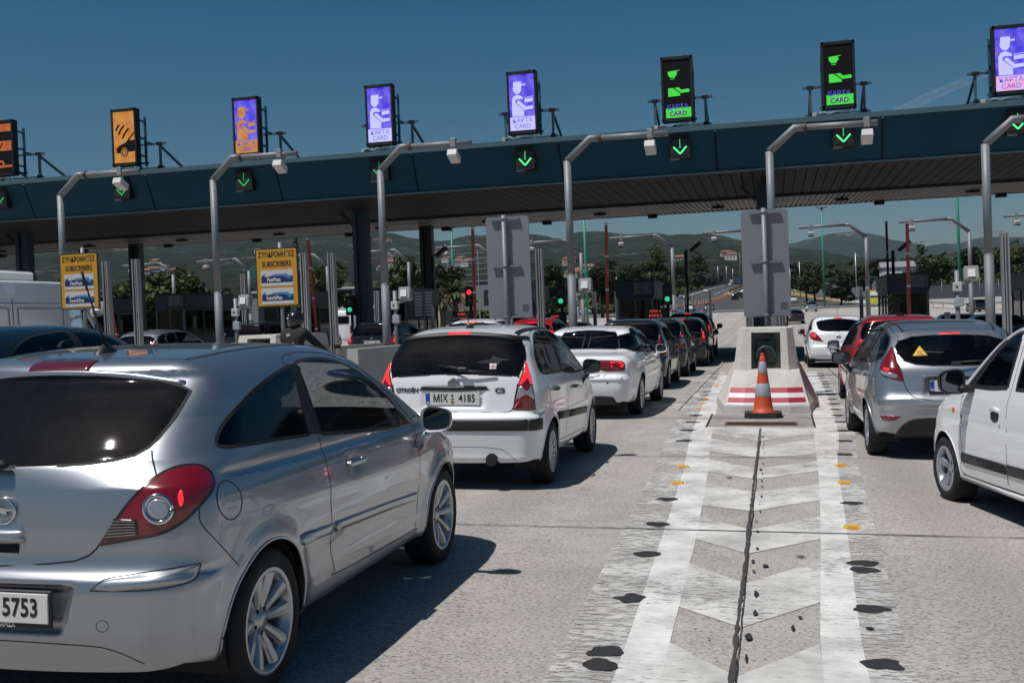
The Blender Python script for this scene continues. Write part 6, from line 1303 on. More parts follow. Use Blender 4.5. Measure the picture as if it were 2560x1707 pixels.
pl = [(-19.45, 5.68, 6.22, 2.55, 1.95, 'grey bent camera pole at the far left, behind the first yellow sign'), (-14.68, 5.80, 6.36, 2.5, 2.0, 'grey bent camera pole between the two yellow signs'), (-9.85, 5.72, 6.28, 2.5, 2.03, 'grey bent camera pole standing behind the concrete wall left of the white hatchback'), (-4.87, 5.60, 6.12, 2.55, 2.1, 'grey bent camera pole right of the narrow grey board'), (.08, 5.47, 5.99, 2.5, 2.25, 'grey bent camera pole behind the wide grey board and traffic cone'), (4.92, 5.28, 5.80, 2.5, 2.1, 'grey bent camera pole at the right edge')]
for (X, zb, zt, rc, bd, lb) in pl: bent_pole(X, 27.0, zb, zt, rc, lb, bd)
fl = ['first from the left, beside the white van', 'left of the second yellow sign', 'behind the second yellow sign', 'between dark column and grey pole', 'over the palms left of the narrow board', 'right of the narrow grey board', 'with its post right of the central booth', 'with its arm left of the wide board', 'just right of the wide board', 'with its post near the green mast', 'at the right edge']
for i, X in enumerate(ISL[0:11]):
    if i > 10: continue
    bent_pole(X, 58.0, 5.25, 5.95, 3.3, 'exit-side camera pole beyond the canopy, ' + fl[i], 2.7, direction=-1, seg=.8, group='bent camera poles beyond the canopy', boxh=.34)
# ------------------------------------------------------------------ sign boards
def rrect(w, h, r, n=5):
    pts = []
    for cx, cz, a0 in ((w / 2 - r, h / 2 - r, 0), (-w / 2 + r, h / 2 - r, 90), (-w / 2 + r, -h / 2 + r, 180), (w / 2 - r, -h / 2 + r, 270)):
        for i in range(n + 1): a = R_(a0 + 90 * i / n); pts.append((cx + r * math.cos(a), cz + r * math.sin(a)))
    return pts
def back_board(X, Y, zc, w, h, label, px):
    t = thing('sign_board', label, 'sign', (X, Y, gz(X, Y)), 0, 'grey backs of tall sign boards'); z0 = gz(X, Y)
    M_ = mat('board_back_grey', (.20, .215, .25), .5, .2, var=.06, scale=1.5)
    m = MB(); m.prism(rrect(w, h, .07), lambda u, v: (u, .02, zc - z0 + v), lambda u, v: (u, .045, zc - z0 + v)); m.build('board', M_, t)
    for k, dz in enumerate((h / 2 - .06, 0.02, -h / 2 + .03)):
        m = MB(); m.box((px + .02, -.022, zc - z0 + dz), (w * .66, .05, .028)); m.box((px + .02, -.012, zc - z0 + dz - .0), (w * .66, .03, .045)); m.build('rail', M_GALV, t)
        m = MB(); m.cyl((px, -.075, zc - z0 + dz - .02), (px, -.075, zc - z0 + dz + .02), .052, 14); m.build('clamp', M_GALVD, t)
    m = MB(); m.cyl((px, -.075, .3), (px, -.075, zc - z0 + h / 2 + .02), .043, 16); m.build('post', M_GALV, t)
    m = MB(); m.add([(w / 2 - .19, .016, zc - z0 - h / 2 + .13), (w / 2 - .05, .016, zc - z0 - h / 2 + .13), (w / 2 - .05, .016, zc - z0 - h / 2 + .26), (w / 2 - .19, .016, zc - z0 - h / 2 + .26)], [(0, 1, 2, 3)]); lb_ = m.build('maker_label', mat('label_grey', (.13, .14, .15), .6), t)
    m = MB()
    for i in range(7): z = zc - z0 - h / 2 + .145 + i * .017; m.add([(w / 2 - .18, .014, z), (w / 2 - .06, .014, z), (w / 2 - .06, .014, z + .005), (w / 2 - .18, .014, z + .005)], [(0, 1, 2, 3)])
    m.build('print_lines', mat('print_dark', (.06, .065, .07), .6), lb_)
back_board(-.075, 20.75, 2.515, .855, 1.99, 'wide grey back of a sign board above the concrete island nose and cone', -.01)
back_board(-4.99, 20.75, 2.68, .87, 2.0, 'grey back of a sign board behind the roof of the white hatchback', -.05)
M_YEL = mat('sign_yellow', (.52, .26, .015), .5, var=.06, scale=2); M_SBLK = mat('sign_black', (.012, .012, .012), .5); M_SWH = mat('sign_white', (.50, .51, .52), .5, var=.05); M_NAVY = mat('logo_navy', (.008, .018, .09), .5); M_SKYB = mat('logo_blue', (.03, .18, .42), .5)
def sub_sign(X, Y, zc, label, lean):
    t = thing('subscriber_sign', label, 'sign', (X, Y, gz(X, Y)), 0, 'yellow subscriber lane signs'); z0 = gz(X, Y); zc -= z0; w, h = .94, 1.21
    q = MB(); q.prism(rrect(w, h, .05), lambda u, v: (u, 0, zc + v), lambda u, v: (u, .03, zc + v)); q.build('sign_plate', M_SBLK, t)
    q = MB(); q.prism(rrect(w - .045, h - .045, .04), lambda u, v: (u, -.004, zc + v), lambda u, v: (u, -.001, zc + v)); q.build('yellow_face', M_YEL, t)
    text_mesh('ΣΥΝΔΡΟΜΗΤΕΣ', .155, M_SBLK, 'lettering', t, face_back(0, -.007, zc + .47), xs=.68, bold=.004); text_mesh('SUBSCRIBERS', .155, M_SBLK, 'lettering', t, face_back(0, -.007, zc + .275), xs=.72, bold=.004)
    for dz, txt in ((-.01, 'FastPass'), (-.385, 'KentrikiPass')):
        q = MB(); q.box((0, -.007, zc + dz), (.72, .006, .33)); pnl = q.build('logo_panel', M_SWH, t)
        q = MB(); q.box((0, -.0125, zc + dz - .03), (.70, .003, .125)); q.build('logo_band', M_NAVY, pnl)
        q = MB(); q.add([(x, -.016, zc + dz + z) for x, z in [(-.22, .035), (-.05, .075), (.16, .078), (.20, .062), (.19, .105), (.34, -.02), (.22, -.035), (.24, -.005), (.12, .035), (-.04, .052)]], [tuple(range(10))]); q.build('logo_arrow', M_SKYB, pnl)
        for j in range(3): q = MB(); q.tube([(-.33 + .02 * j, -.0155, zc + dz + .02 + .012 * j * 0 - .0), (-.325 + .02 * j, -.0155, zc + dz + .05 + .01 * j), (-.305 + .02 * j, -.0155, zc + dz + .075 + .008 * j)], .004, 5); q.build('logo_wave', M_SKYB, pnl)
        text_mesh(txt, .115, M_WHITEINK, 'lettering', pnl, face_back(-.07, -.019, zc + dz - .035), xs=.80 if len(txt) < 10 else .62, bold=.0015)
    q = MB(); q.cyl((.06, .06, .2), (.06, .06, zc + h / 2 + .12), .04, 12); q.build('post', M_GALV, t)
    for sx in (-1, 1):
        q = MB(); q.box((sx * w / 2 * .96, .02, zc - h / 2 - .0), (.05, .03, .05)); q.build('corner_tab', mat('rust', (.2, .1, .05), .8), t)
sub_sign(-14.57, 20.75, 2.86, 'yellow subscribers sign farthest left, above the white van', 0); sub_sign(-9.92, 20.75, 2.72, 'yellow subscribers sign beside the motorcyclist in black', 0)
# ------------------------------------------------------------------ islands
def island(i, X):
    t = thing('toll_island', 'raised kerbed toll island number %d' % i, 'island', (X, 0, gz(X, 30)), 0, 'raised toll islands under the canopy', True)
    y0 = 19.2; m = MB(); m.prism([(-.78, y0), (.78, y0), (.80, 62), (-.80, 62)], lambda u, v: (u, v, .0), lambda u, v: (u, v, .22)); m.build('kerb', M_KERB, t); return t
isl_lab = ['at the far left beyond the van', 'second from the left', 'carrying the first yellow sign post', 'left of the dark canopy column', 'under the second yellow sign, behind the motorcyclist', 'between the white queue and the motorcyclist', 'behind the cone and concrete nose', 'right of the silver hatchback', 'at the right edge', 'outermost right', 'outermost']
for i, X in enumerate(ISL):
    o = island(i, X); o['label'] = 'long low kerbed island with concrete edge, ' + isl_lab[i]
def nose(X, Y, z, label, stripes=True, sc=1.0):
    t = thing('island_nose', label, 'concrete barrier', (X, Y, gz(X, Y)), 0, 'concrete noses at the island heads', True)
    # body with a flared skirt, a niche in the upper front
    prof = [(-.44, 1.34), (.44, 1.34)]
    m = MB(); fy = lambda z_: .0 + (z_ > .65) * .45 + (.34 if z_ <= .65 and z_ > .62 else 0)
    # lower wedge: front face from (y 0, z .13) sloping back to (y .42, z .66)
    F0 = [(-.66, 0, .12), (-.36, -.12, .12), (.36, -.12, .12), (.66, 0, .12)]; F1 = [(-.52, .42, .66), (-.3, .36, .66), (.3, .36, .66), (.52, .42, .66)]
    B0 = [(-.86, 1.9, .12), (.86, 1.9, .12)]; B1 = [(-.55, 1.9, .75), (.55, 1.9, .75)]
    v = F0 + F1 + B0 + B1; m.add(v, [(0, 1, 5, 4), (1, 2, 6, 5), (2, 3, 7, 6), (3, 9, 11, 7), (0, 4, 10, 8), (4, 5, 6, 7, 11, 10)])
    lowbase = [(x * 1.03, y - .02, 0) for x, y, z_ in F0] + [(-.88, 1.9, 0), (.88, 1.9, 0)]; top_ = F0 + B0
    m.cur = 1; m.add(lowbase + top_, [(0, 1, 7, 6), (1, 2, 8, 7), (2, 3, 9, 8), (3, 5, 11, 9), (0, 6, 10, 4)]); m.cur = 0
    # upper block: chamfered corners, niche opening
    zt = 1.34; a = [(-.52, .55, .66), (-.40, .42, .66), (.36, .42, .66), (.52, .62, .66), (.55, 2.6, .70), (-.55, 2.6, .70)]; b_ = [(-.43, .62, zt), (-.36, .55, zt), (.33, .55, zt), (.43, .68, zt), (.44, 2.6, zt), (-.44, 2.6, zt)]
    m.add(a + b_, [(0, 1, 7, 6), (2, 3, 9, 8), (3, 4, 10, 9), (4, 5, 11, 10), (5, 0, 6, 11), (6, 7, 8, 9, 10, 11)])
    # front wall around the niche
    fx = lambda u, w_: (u, .42 + (w_ - .66) * (.13 / .68), w_); n0, n1, nz0, nz1 = -.235, .235, .68, 1.27
    q = [fx(-.40, .66), fx(.36, .66), fx(.33, zt), fx(-.36, zt), fx(n0, nz0), fx(n1, nz0), fx(n1 * .98, nz1), fx(n0 * .98, nz1)]; dp = .34; q += [(x, y + dp, z_) for x, y, z_ in q[4:8]]
    m.add(q, [(0, 1, 5, 4), (1, 2, 6, 5), (2, 3, 7, 6), (3, 0, 4, 7), (4, 5, 9, 8), (5, 6, 10, 9), (6, 7, 11, 10), (7, 4, 8, 11), (8, 9, 10, 11)])
    m.build('concrete_block', [mat('nose_concrete', (.54, .52, .475), .85, var=.32, scale=2.6, bump=.5, bscale=28), M_WALL], t)
    # warning lamp housing in the niche
    l = MB(); l.box((0, .70, .94), (.34, .12, .42), bev=.02); l.box((0.02, .66, 1.20), (.11, .10, .06)); l.tube([(.05, .72, 1.2), (.13, .72, 1.22)], .02, 6); l.build('lamp_housing', mat('lamp_green_housing', (.01, .035, .028), .5, .1, .2), t)
    l = MB(); vs = []; n = 24
    for k in range(n + 1):
        a_ = math.pi * k / n * 1.15 - .15 * math.pi / 2
        for (rr, yy_) in ((.155, .63), (.155, .50), (.135, .50), (.135, .63)): vs.append((rr * math.cos(a_), yy_, .90 + rr * math.sin(a_)))
    l.add(vs, [(4 * k + j, 4 * k + (j + 1) % 4, 4 * k + 4 + (j + 1) % 4, 4 * k + 4 + j) for k in range(n) for j in range(4)], True); l.build('lamp_visor', mat('visor_green', (.015, .11, .085), .45, 0, .3), t)
    l = MB(); l.cyl((0, .62, .90), (0, .64, .90), .135, 24); l.build('lamp_lens', mat('lens_dark', (.01, .012, .011), .15, 0, .5), t)
    if stripes:
        fr = lambda u, w_: (u, -.123 + (w_ - .12) * (.483 / .54), w_ + .002)
        for (z0, z1, mt, nm) in ((.315, .395, M_RED, 'red_stripe'), (.245, .315, M_REFL, 'white_stripe'), (.168, .245, M_RED, 'red_stripe'), (.135, .168, M_REFL, 'white_stripe')):
            s = MB(); N8 = 14; vs = []
            for k in range(N8 + 1):
                u = -1 + 2 * k / N8
                for zz in (z0, z1):
                    tt = (zz - .12) / .54; hw = .62 + (.50 - .62) * tt; x = u * hw; flat = .36 + (.3 - .36) * tt
                    ymid = -.12 + .48 * tt; yend = 0 + .42 * tt; hw2 = .66 + (.52 - .66) * tt
                    y = ymid if abs(x) <= flat else ymid + (yend - ymid) * (abs(x) - flat) / (hw2 - flat)
                    vs.append((x, y - .006, zz + .004))
            s.add(vs, [(2 * k, 2 * k + 2, 2 * k + 3, 2 * k + 1) for k in range(N8)]); s.build(nm, mt, t)
    t.scale = (sc, sc, 1); return t
M_RED = mat('reflective_red', (.33, .012, .03), .5, 0, .1, var=.12, scale=12); M_REFL = mat('reflective_white', (.62, .63, .65), .4, 0, .2, var=.1, scale=12)
nose(-.13, 17.62, 0, 'white concrete island nose with red and white bands and a lamp niche, behind the cone')
nose(-10.5, 20.3, 0, 'white concrete island nose partly hidden by the silver car roof, beside the motorcyclist', False, 1.15)
def jersey(name, pts, h, label, group, cap=True):
    t = thing(name, label, 'concrete barrier', (0, 0, 0), 0, group); m = MB(); prof = [(.30, 0), (.30, .08), (.24, .30), (.10, .50), (.075, h), (-.075, h), (-.10, .50), (-.24, .30), (-.30, .08), (-.30, 0)]
    vs = []
    for (x, y) in pts: vs += [(x + a, y, gz(x, y) + b) for a, b in prof]
    n = len(prof); m.add(vs, [(i * n + j, i * n + (j + 1) % n, (i + 1) * n + (j + 1) % n, (i + 1) * n + j) for i in range(len(pts) - 1) for j in range(n)]); m.add(vs[:n], [tuple(range(n))]); m.add(vs[-n:], [tuple(range(n - 1, -1, -1))]); m.build('wall', M_WALL, t)
    m = MB(); y0, y1 = pts[0][1] + .5, pts[-1][1]; x = pts[0][0]; m.add([(x + .306, y0, gz(x, y0) + .0), (x + .306, y1, gz(x, y1) + .0), (x + .304, y1, gz(x, y1) + .085), (x + .304, y0, gz(x, y0) + .085)], [(0, 1, 2, 3)]); m.build('yellow_base_stripe', mat('yellow_kerb_paint', (.32, .20, .04), .8, var=.4, scale=6), t)
    return t
jersey('concrete_wall', [(-5.38, 13.4), (-5.38, 16), (-5.38, 19.4)], 1.22, 'concrete barrier wall just left of the white hatchback, sunlit rough end', 'concrete walls beside the queues')
jersey('concrete_wall', [(-9.95, 22.3), (-9.95, 26.9)], 1.02, 'concrete wall carrying the thick grey pole, behind the motorcyclist lane', 'concrete walls beside the queues')
jersey('concrete_wall', [(-9.4, 27.3), (-9.4, 40)], .95, 'farther concrete wall in the canopy shade under the black hatchback', 'concrete walls beside the queues')
# drain grate before the nose
t = thing('drain_grate', 'rusty rectangular drain grate in the paving before the cone', 'drain', (-.20, 15.85, gz(-.2, 15.85) + .004), 0, None, True)
m = MB(); m.box((0, 0, .001), (1.0, .42, .004)); m.build('pit', M_GAP, t); m = MB(); m.box((0, .2, .006), (1.0, .03, .012)); m.box((0, -.2, .006), (1.0, .03, .012)); m.box((-.48, 0, .006), (.04, .4, .012)); m.box((.48, 0, .006), (.04, .4, .012)); [m.box((-.44 + .03 * i, 0, .005), (.012, .38, .01)) for i in range(30)]; m.build('grille', mat('rusty_iron', (.10, .055, .035), .85, .3, var=.4, scale=12), t)
quadstrip('concrete_slab', [(-.95, 15.45), (-.95, 17.3)], [(.52, 15.45), (.52, 17.3)], .0055, worn_mat('slab_patch', (.40, .37, .34), .75, edge=.25))
quadstrip('pavement_joint', [(-.96, 15.4), (-.98, 17.4)], [(-.93, 15.4), (-.95, 17.4)], .009, M_JOINT); quadstrip('pavement_joint', [(.51, 15.4), (.53, 17.4)], [(.54, 15.4), (.56, 17.4)], .009, M_JOINT)
# ------------------------------------------------------------------ traffic cone
M_CONE = mat('cone_orange', (.55, .075, .025), .55, var=.12, scale=9); M_CREF = mat('cone_reflective', (.42, .46, .50), .35, .2, .2, var=.25, scale=14)
def cone(x, y, s, label, group=None, detail=True):
    t = thing('traffic_cone', label, 'cone', (x, y, gz(x, y)), 0, group, True); t.scale = (s, s, s); n = 28 if detail else 8
    rad = lambda z: .155 - (z - .10) * (.155 - .038) / .86
    if detail:
        m = MB(); m.prism([(-.29, -.2), (-.2, -.29), (.2, -.29), (.29, -.2), (.29, .2), (.2, .29), (-.2, .29), (-.29, .2)], lambda u, v: (u, v, .0), lambda u, v: (u * .97, v * .97, .085)); m.build('rubber_base', M_RUB, t)
        m = MB(); m.lathe([(.19, .085), (.185, .10), (rad(.11), .125)] + [(rad(z), z) for z in (.2, .3, .4, .5, .6, .7, .8, .9, .955)] + [(.030, .965), (.026, .975), (.034, .985), (.032, .995), (.02, 1.005), (.0, 1.006)], n); m.build('cone_body', M_CONE, t)
        for a, b in ((.335, .535), (.70, .875)): m = MB(); m.lathe([(rad(a) + .001, a), (rad(a) + .004, a + .005), (rad(b) + .004, b - .005), (rad(b) + .001, b)], n); m.build('reflective_sleeve', M_CREF, t)
    else:
        m = MB(); m.box((0, 0, .03), (.5, .5, .06)); m.lathe([(.17, .05), (.03, .98), (0, .98)], n); m.build('cone_body', M_CONE, t); m = MB(); m.lathe([(rad(.35) + .01, .35), (rad(.55) + .01, .55)], n); m.lathe([(rad(.7) + .01, .7), (rad(.87) + .01, .87)], n); m.build('reflective_sleeve', M_CREF, t)
    return t
cone(-.175, 16.92, .97, 'orange and white traffic cone on a black base before the island nose')
cl_ = [(-27.0, 161), (-30.0, 188), (-22, 200), (-18.5, 221), (-18.1, 234), (-17.0, 236), (-16.0, 238), (-15.4, 240.5), (-15.0, 243), (-14.7, 247), (-14.4, 250), (-14.1, 254), (-13.9, 258), (-13.6, 262), (-13.3, 266), (-13.0, 271), (-12.7, 276), (-12.5, 281), (-12.3, 287), (-12.2, 294), (-12.2, 301), (-12.2, 309), (-12.3, 318), (-12.4, 328), (-12.5, 340)]
for i, (x, y) in enumerate(cl_): cone(x, y, 1.1, 'small traffic cone in the curved row closing a motorway lane' if i > 2 else 'lone traffic cone far behind the left booths', 'row of traffic cones on the motorway' if i > 2 else 'stray cones behind the booths', False)
# ------------------------------------------------------------------ light-curtain posts, floodlight posts
lc = [(-15.18, 'left one of a pair'), (-14.62, 'right one of a pair')]
def alu_post(x, y, h, label, g='aluminium profile posts', w=.15):
    t = thing('aluminium_post', label, 'post', (x, y, gz(x, y) + .2), 0, g); m = MB()
    m.box((0, .04, h / 2), (w * .55, .10, h)); m.box((-w * .38, 0, h / 2), (w * .2, .16, h)); m.box((w * .38, 0, h / 2), (w * .2, .16, h)); m.box((0, -.03, h / 2), (w * .16, .06, h)); m.build('profile', M_ALU, t)
    for z in (h * .3, h * .55, h * .8): m = MB(); m.box((w * .1, -.065, z), (.02, .02, .05)); m.build('bolt', M_GALVD, t)
for x, y, h, lb in ((-15.2, 22.7, 2.92, 'aluminium post right of the first yellow sign, left of the pair'), (-14.42, 22.7, 2.95, 'aluminium post right of the first yellow sign, right of the pair'), (-10.18, 22.7, 2.95, 'aluminium post touching the second yellow sign'), (-9.52, 22.7, 2.93, 'aluminium post beside the red boom, right of the motorcyclist'), (-5.22, 21.6, 2.8, 'aluminium post hidden behind the narrow grey board'), (-4.78, 22.7, 2.85, 'aluminium post right of the narrow grey board'), (-.42, 21.6, 2.6, 'aluminium post under the wide grey board, left of two'), (.20, 21.6, 2.6, 'aluminium post under the wide grey board, right of two'), (4.43, 22.7, 2.85, 'aluminium post at the right edge above the white hatchback')): alu_post(x, y, h, lb)
def flood(x, y, zt, label):
    t = thing('floodlight_post', label, 'camera post', (x, y, gz(x, y) + .2), 0, 'thin posts with lamp heads'); z = zt - gz(x, y) - .2
    m = MB(); m.cyl((0, 0, 0), (0, 0, z + .1), .055, 12); m.build('post', M_GALV, t)
    m = MB(); m.box((0, -.02, z - .30), (.2, .14, .22), bev=.012); m.build('control_box', mat('pale_box', (.5, .5, .48), .6), t); m = MB(); m.box((0.03, -.03, z - .68), (.2, .12, .22), bev=.012); m.build('junction_box', mat('grey_box', (.33, .36, .4), .5), t)
    m = MB(); m.cyl((-.02, -.095, z - .3), (-.02, -.092, z - .3), .03, 10); m.build('lens', M_BLACK, t)
    m = MB(); m.box((.32, -.02, z), (.34, .26, .34), Matrix.Rotation(R_(-14), 3, 'X'), bev=.02); m.bar((0, 0, z - .22), (.32, 0, z - .2), .05); m.build('lamp_head', mat('lamp_grey', (.30, .30, .30), .5, .2), t)
    m = MB(); m.box((.31, -.165, z + .02), (.17, .03, .19), Matrix.Rotation(R_(-14), 3, 'X')); m.build('lamp_glass', mat('lamp_pale_glass', (.75, .75, .75), .25, 0, .5), t)
for x, y, z, lb in ((-19.5, 28.3, 2.5, 'thin post with a lamp head under the first yellow sign'), (-14.85, 28.3, 2.5, 'thin post with a lamp head left of the second yellow sign'), (-10.05, 28.3, 2.5, 'thin post with a lamp head right of the thick pole on the wall'), (-5.05, 28.3, 2.5, 'thin post with a lamp head beside the green traffic light and tall pole'), (4.42, 28.3, 2.35, 'thin post with a lamp head above the silver hatchback roof')): flood(x, y, z, lb)
for i, (x, y, h, lb) in enumerate(((-8.3, 52, 2.6, 'plain steel post left of the white block'), (-7.5, 54, 2.6, 'plain steel post at the white block, right of two'), (-3.9, 52, 2.6, 'plain steel post right of the green light, left of two'), (-2.9, 54, 2.6, 'plain steel post right of the green light, right of two'), (4.0, 52, 2.5, 'plain steel post left of the tall exit pole on the right'), (4.6, 56, 2.5, 'plain steel post right of the tall exit pole on the right'), (5.9, 40.0, 1.3, 'short steel post before the right booth'), (-5.5, 37.6, 1.3, 'short steel post before the central booth, left of two'), (-4.6, 37.6, 1.3, 'short steel post before the central booth, right of two'), (-17.5, 34, 3.1, 'grey steel post between sign and booth'), (-16.6, 36, 3.0, 'steel post behind the aluminium pair'), (-12.7, 34, 2.4, 'grey post left of the black hatchback'), (-21.6, 30, 2.6, 'steel post right of the van'), (9.2, 50, 2.4, 'steel post near the black car at the right'))): alu_post(x, y, h, lb, 'steel posts around the booths', .17)
# ------------------------------------------------------------------ booms, traffic lights, price displays
def boom(x, y, z1, lean, label, col=None):
    t = thing('raised_boom', label, 'barrier boom', (x, y, gz(x, y) + .2), 0, 'raised red barrier booms'); c = col or M_BOOM
    m = MB(); m.box((0, .25, .5), (.34, .34, 1.0), bev=.02); m.build('boom_cabinet', M_DARK, t)
    m = MB(); L_ = z1 - gz(x, y) - .2; m.bar((0, 0, .8), (lean, 0, L_), .095, .06); m.build('boom_arm', c, t)
    m = MB()
    for f in (.10, .40, .70, .985): m.bar((lean * f, -.0, .8 + (L_ - .8) * (f - .008)), (lean * f, 0, .8 + (L_ - .8) * (f + .008)), .115, .075)
    m.build('white_band', M_REFL, t)
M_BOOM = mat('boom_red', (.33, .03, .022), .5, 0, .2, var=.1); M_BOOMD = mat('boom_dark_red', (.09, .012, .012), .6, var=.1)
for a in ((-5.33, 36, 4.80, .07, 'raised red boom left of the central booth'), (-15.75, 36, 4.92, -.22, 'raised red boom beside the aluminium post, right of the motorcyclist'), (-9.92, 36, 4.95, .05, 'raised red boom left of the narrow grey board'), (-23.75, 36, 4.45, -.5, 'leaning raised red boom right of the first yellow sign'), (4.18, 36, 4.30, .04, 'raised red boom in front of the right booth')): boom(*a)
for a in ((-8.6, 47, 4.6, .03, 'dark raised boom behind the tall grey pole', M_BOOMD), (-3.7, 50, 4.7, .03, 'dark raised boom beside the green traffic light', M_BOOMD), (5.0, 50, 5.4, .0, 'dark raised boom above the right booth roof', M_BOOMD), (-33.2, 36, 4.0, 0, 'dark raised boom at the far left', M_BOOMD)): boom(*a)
def traffic_light(x, y, z, red, label):
    t = thing('traffic_light', label, 'traffic light', (x, y, gz(x, y) + .2), 0, 'traffic lights at the booths'); z -= gz(x, y) + .2
    m = MB(); m.cyl((0, .1, 0), (0, .1, z), .05, 10); m.build('post', M_DARK, t); m = MB(); zc = z + (-.15 if red else .15); m.box((0, 0, zc), (.32, .2, .72), bev=.02); m.build('housing', M_BLACK, t)
    for dz, cc in ((.15, 'r'), (-.15, 'g')):
        on = (cc == 'r') == red; m = MB(); m.cyl((0, -.10, zc + dz), (0, -.115, zc + dz), .088, 20); m.build('lens', (emat('signal_red_lit', (1, .03, .05), 1.8) if red else emat('signal_green_lit', (.03, .75, .36), 1.0)) if on else mat('lens_dark', (.01, .012, .011), .15, 0, .5), t)
        m = MB(); m.tube([(.13 * math.cos(a), -.11, zc + dz + .13 * math.sin(a)) for a in np.linspace(0, math.pi, 9)], .012, 6); m.build('visor', M_BLACK, t)
traffic_light(-10.62, 38, 2.77, True, 'traffic light showing red, left of the narrow grey board'); traffic_light(-7.26, 38, 2.31, False, 'traffic light showing green, left of the tall pole'); traffic_light(-3.50, 38, 2.22, False, 'traffic light showing green, above the dark queue'); traffic_light(-15.25, 38, 2.33, False, 'dim green traffic light left of the dark canopy column')
M_TXR = mat('led_red_text', (.1, .01, .01), .5, emit=(1, .10, .05), estr=.9)
def price(x, y, z, rows, label, bright=True):
    t = thing('price_display', label, 'display', (x, y, gz(x, y) + .2), 0, 'LED price displays at the booths'); z -= gz(x, y) + .2; m = MB(); m.box((0, 0, z), (.78, .16, .50), bev=.02); m.build('housing', M_BLACK, t); m = MB(); m.cyl((0, .1, 0), (0, .1, z - .2), .05, 8); m.build('post', M_DARK, t)
    for i, r_ in enumerate(rows): text_mesh(r_, .105, M_TXR, 'lettering', t, face_back(0, -.086, z + .14 - .15 * i), xs=1.2, bold=.002)
price(-3.72, 36, 1.66, ['ΑΞΙΑ 1', 'ΕΥΡΩ 2', '2.80 Ε'], 'red text display above the roof of the dark saloon'); price(-10.45, 36.5, 1.83, ['ΑΞΙΑ  -', '2.80'], 'red text display below the red traffic light'); price(-7.3, 37, 1.62, ['ΑΞΙΑ', '2.80'], 'faint red text display below the green light left of the tall pole')
t = thing('louvred_panel', 'small panel of white horizontal slats beside the red traffic light', 'panel', (-11.9, 36.5, gz(-11.9, 36.5) + .2)); m = MB(); m.cyl((0, .05, 0), (0, .05, 2.6), .03, 8); m.build('post', M_GALVD, t)
m = MB(); [m.box((sx, 0, 1.58 + .11 * i), (.26, .05, .05)) for sx in (-.19, .19) for i in range(8)]; m.build('slats', M_ALU, t)
# ------------------------------------------------------------------ booths
M_BG = glassmat('booth_glass', (.10, .12, .13))
def booth(X, label):
    t = thing('toll_booth', label, 'toll booth', (X, 43.2, gz(X, 43) + .2), 0, 'toll booths under the canopy'); w, d, h = 1.36, 4.2, 2.75
    m = MB(); m.box((0, 0, .5), (w, d, 1.0)); m.build('lower_wall', M_DARK, t)
    m = MB(); [m.box((sx * (w / 2 - .05), y, 1.5), (.09, .09, 1.05)) for sx in (-1, 1) for y in (-d / 2 + .05, -.5, .6, d / 2 - .05)]; m.box((0, -d / 2 + .05, 1.5), (.06, .08, 1.05)); m.build('window_frame', M_GALVD, t)
    m = MB(); m.box((0, -d / 2 + .05, 1.5), (w - .18, .01, 1.0)); [m.box((sx * (w / 2 - .04), 0, 1.5), (.01, d - .2, 1.0)) for sx in (-1, 1)]; m.build('window', M_BG, t)
    m = MB(); m.box((0, 0, 2.08), (w, d, .12)); m.box((0, .05, 2.42), (w + .1, d + .1, .62), bev=.03); m.build('roof', mat('booth_roof', (.03, .036, .042), .5, .2, var=.15), t)
    m = MB(); m.box((.30, -d / 2 - .02, 2.42), (.66, .02, .42)); ps = m.build('price_board', mat('price_board', (.16, .17, .18), .6), t); m = MB(); [m.box((.22 + (i % 2) * .04, -d / 2 - .034, 2.56 - .055 * i), (.34 - .05 * (i % 3), .004, .018)) for i in range(6)]; m.box((.55, -d / 2 - .034, 2.42), (.06, .004, .34)); m.build('print_lines', mat('print_dark', (.06, .065, .07), .6), ps)
    m = MB(); m.box((-.38, -d / 2 - .02, 2.22), (.52, .02, .22)); m.build('blue_band', mat('booth_blue', (.012, .035, .10), .5), t)
    m = MB(); m.box((0, .2, 1.15), (.8, .5, .12)); m.box((.1, 0, 1.45), (.35, .3, .5), bev=.05); m.build('desk_and_monitor', M_DASH, t)
bl = ['far left edge of the picture', 'left, below the first yellow sign', 'wide dark front between the two yellow signs', 'behind the second yellow sign', 'between the dark canopy columns', 'behind the narrow grey board', 'central, with a price board, right of a red boom', 'behind the wide grey board', 'on the right, above the red car', 'at the right edge of the picture', 'outside right']
for i, X in enumerate(ISL[:-1]): booth(X, 'dark toll booth, ' + bl[i])
for (x, y, lb) in ((8.9 - 4.3, 41.5, 'black and yellow striped guard post beside the right booth'),):
    t = thing('hazard_post', lb, 'post', (4.55 - .45, 40.6, gz(4.3, 40) + .2)); m = MB(); m.box((0, 0, 1.15), (.16, .1, 2.3)); m.build('post_body', M_SBLK, t); m = MB()
    [m.add([(-.08, -.054, .1 + .28 * i), (.08, -.054, .24 + .28 * i), (.08, -.054, .36 + .28 * i), (-.08, -.054, .22 + .28 * i)], [(0, 1, 2, 3)]) for i in range(7)]; m.build('yellow_stripes', mat('hazard_yellow', (.20, .13, .02), .6), t)
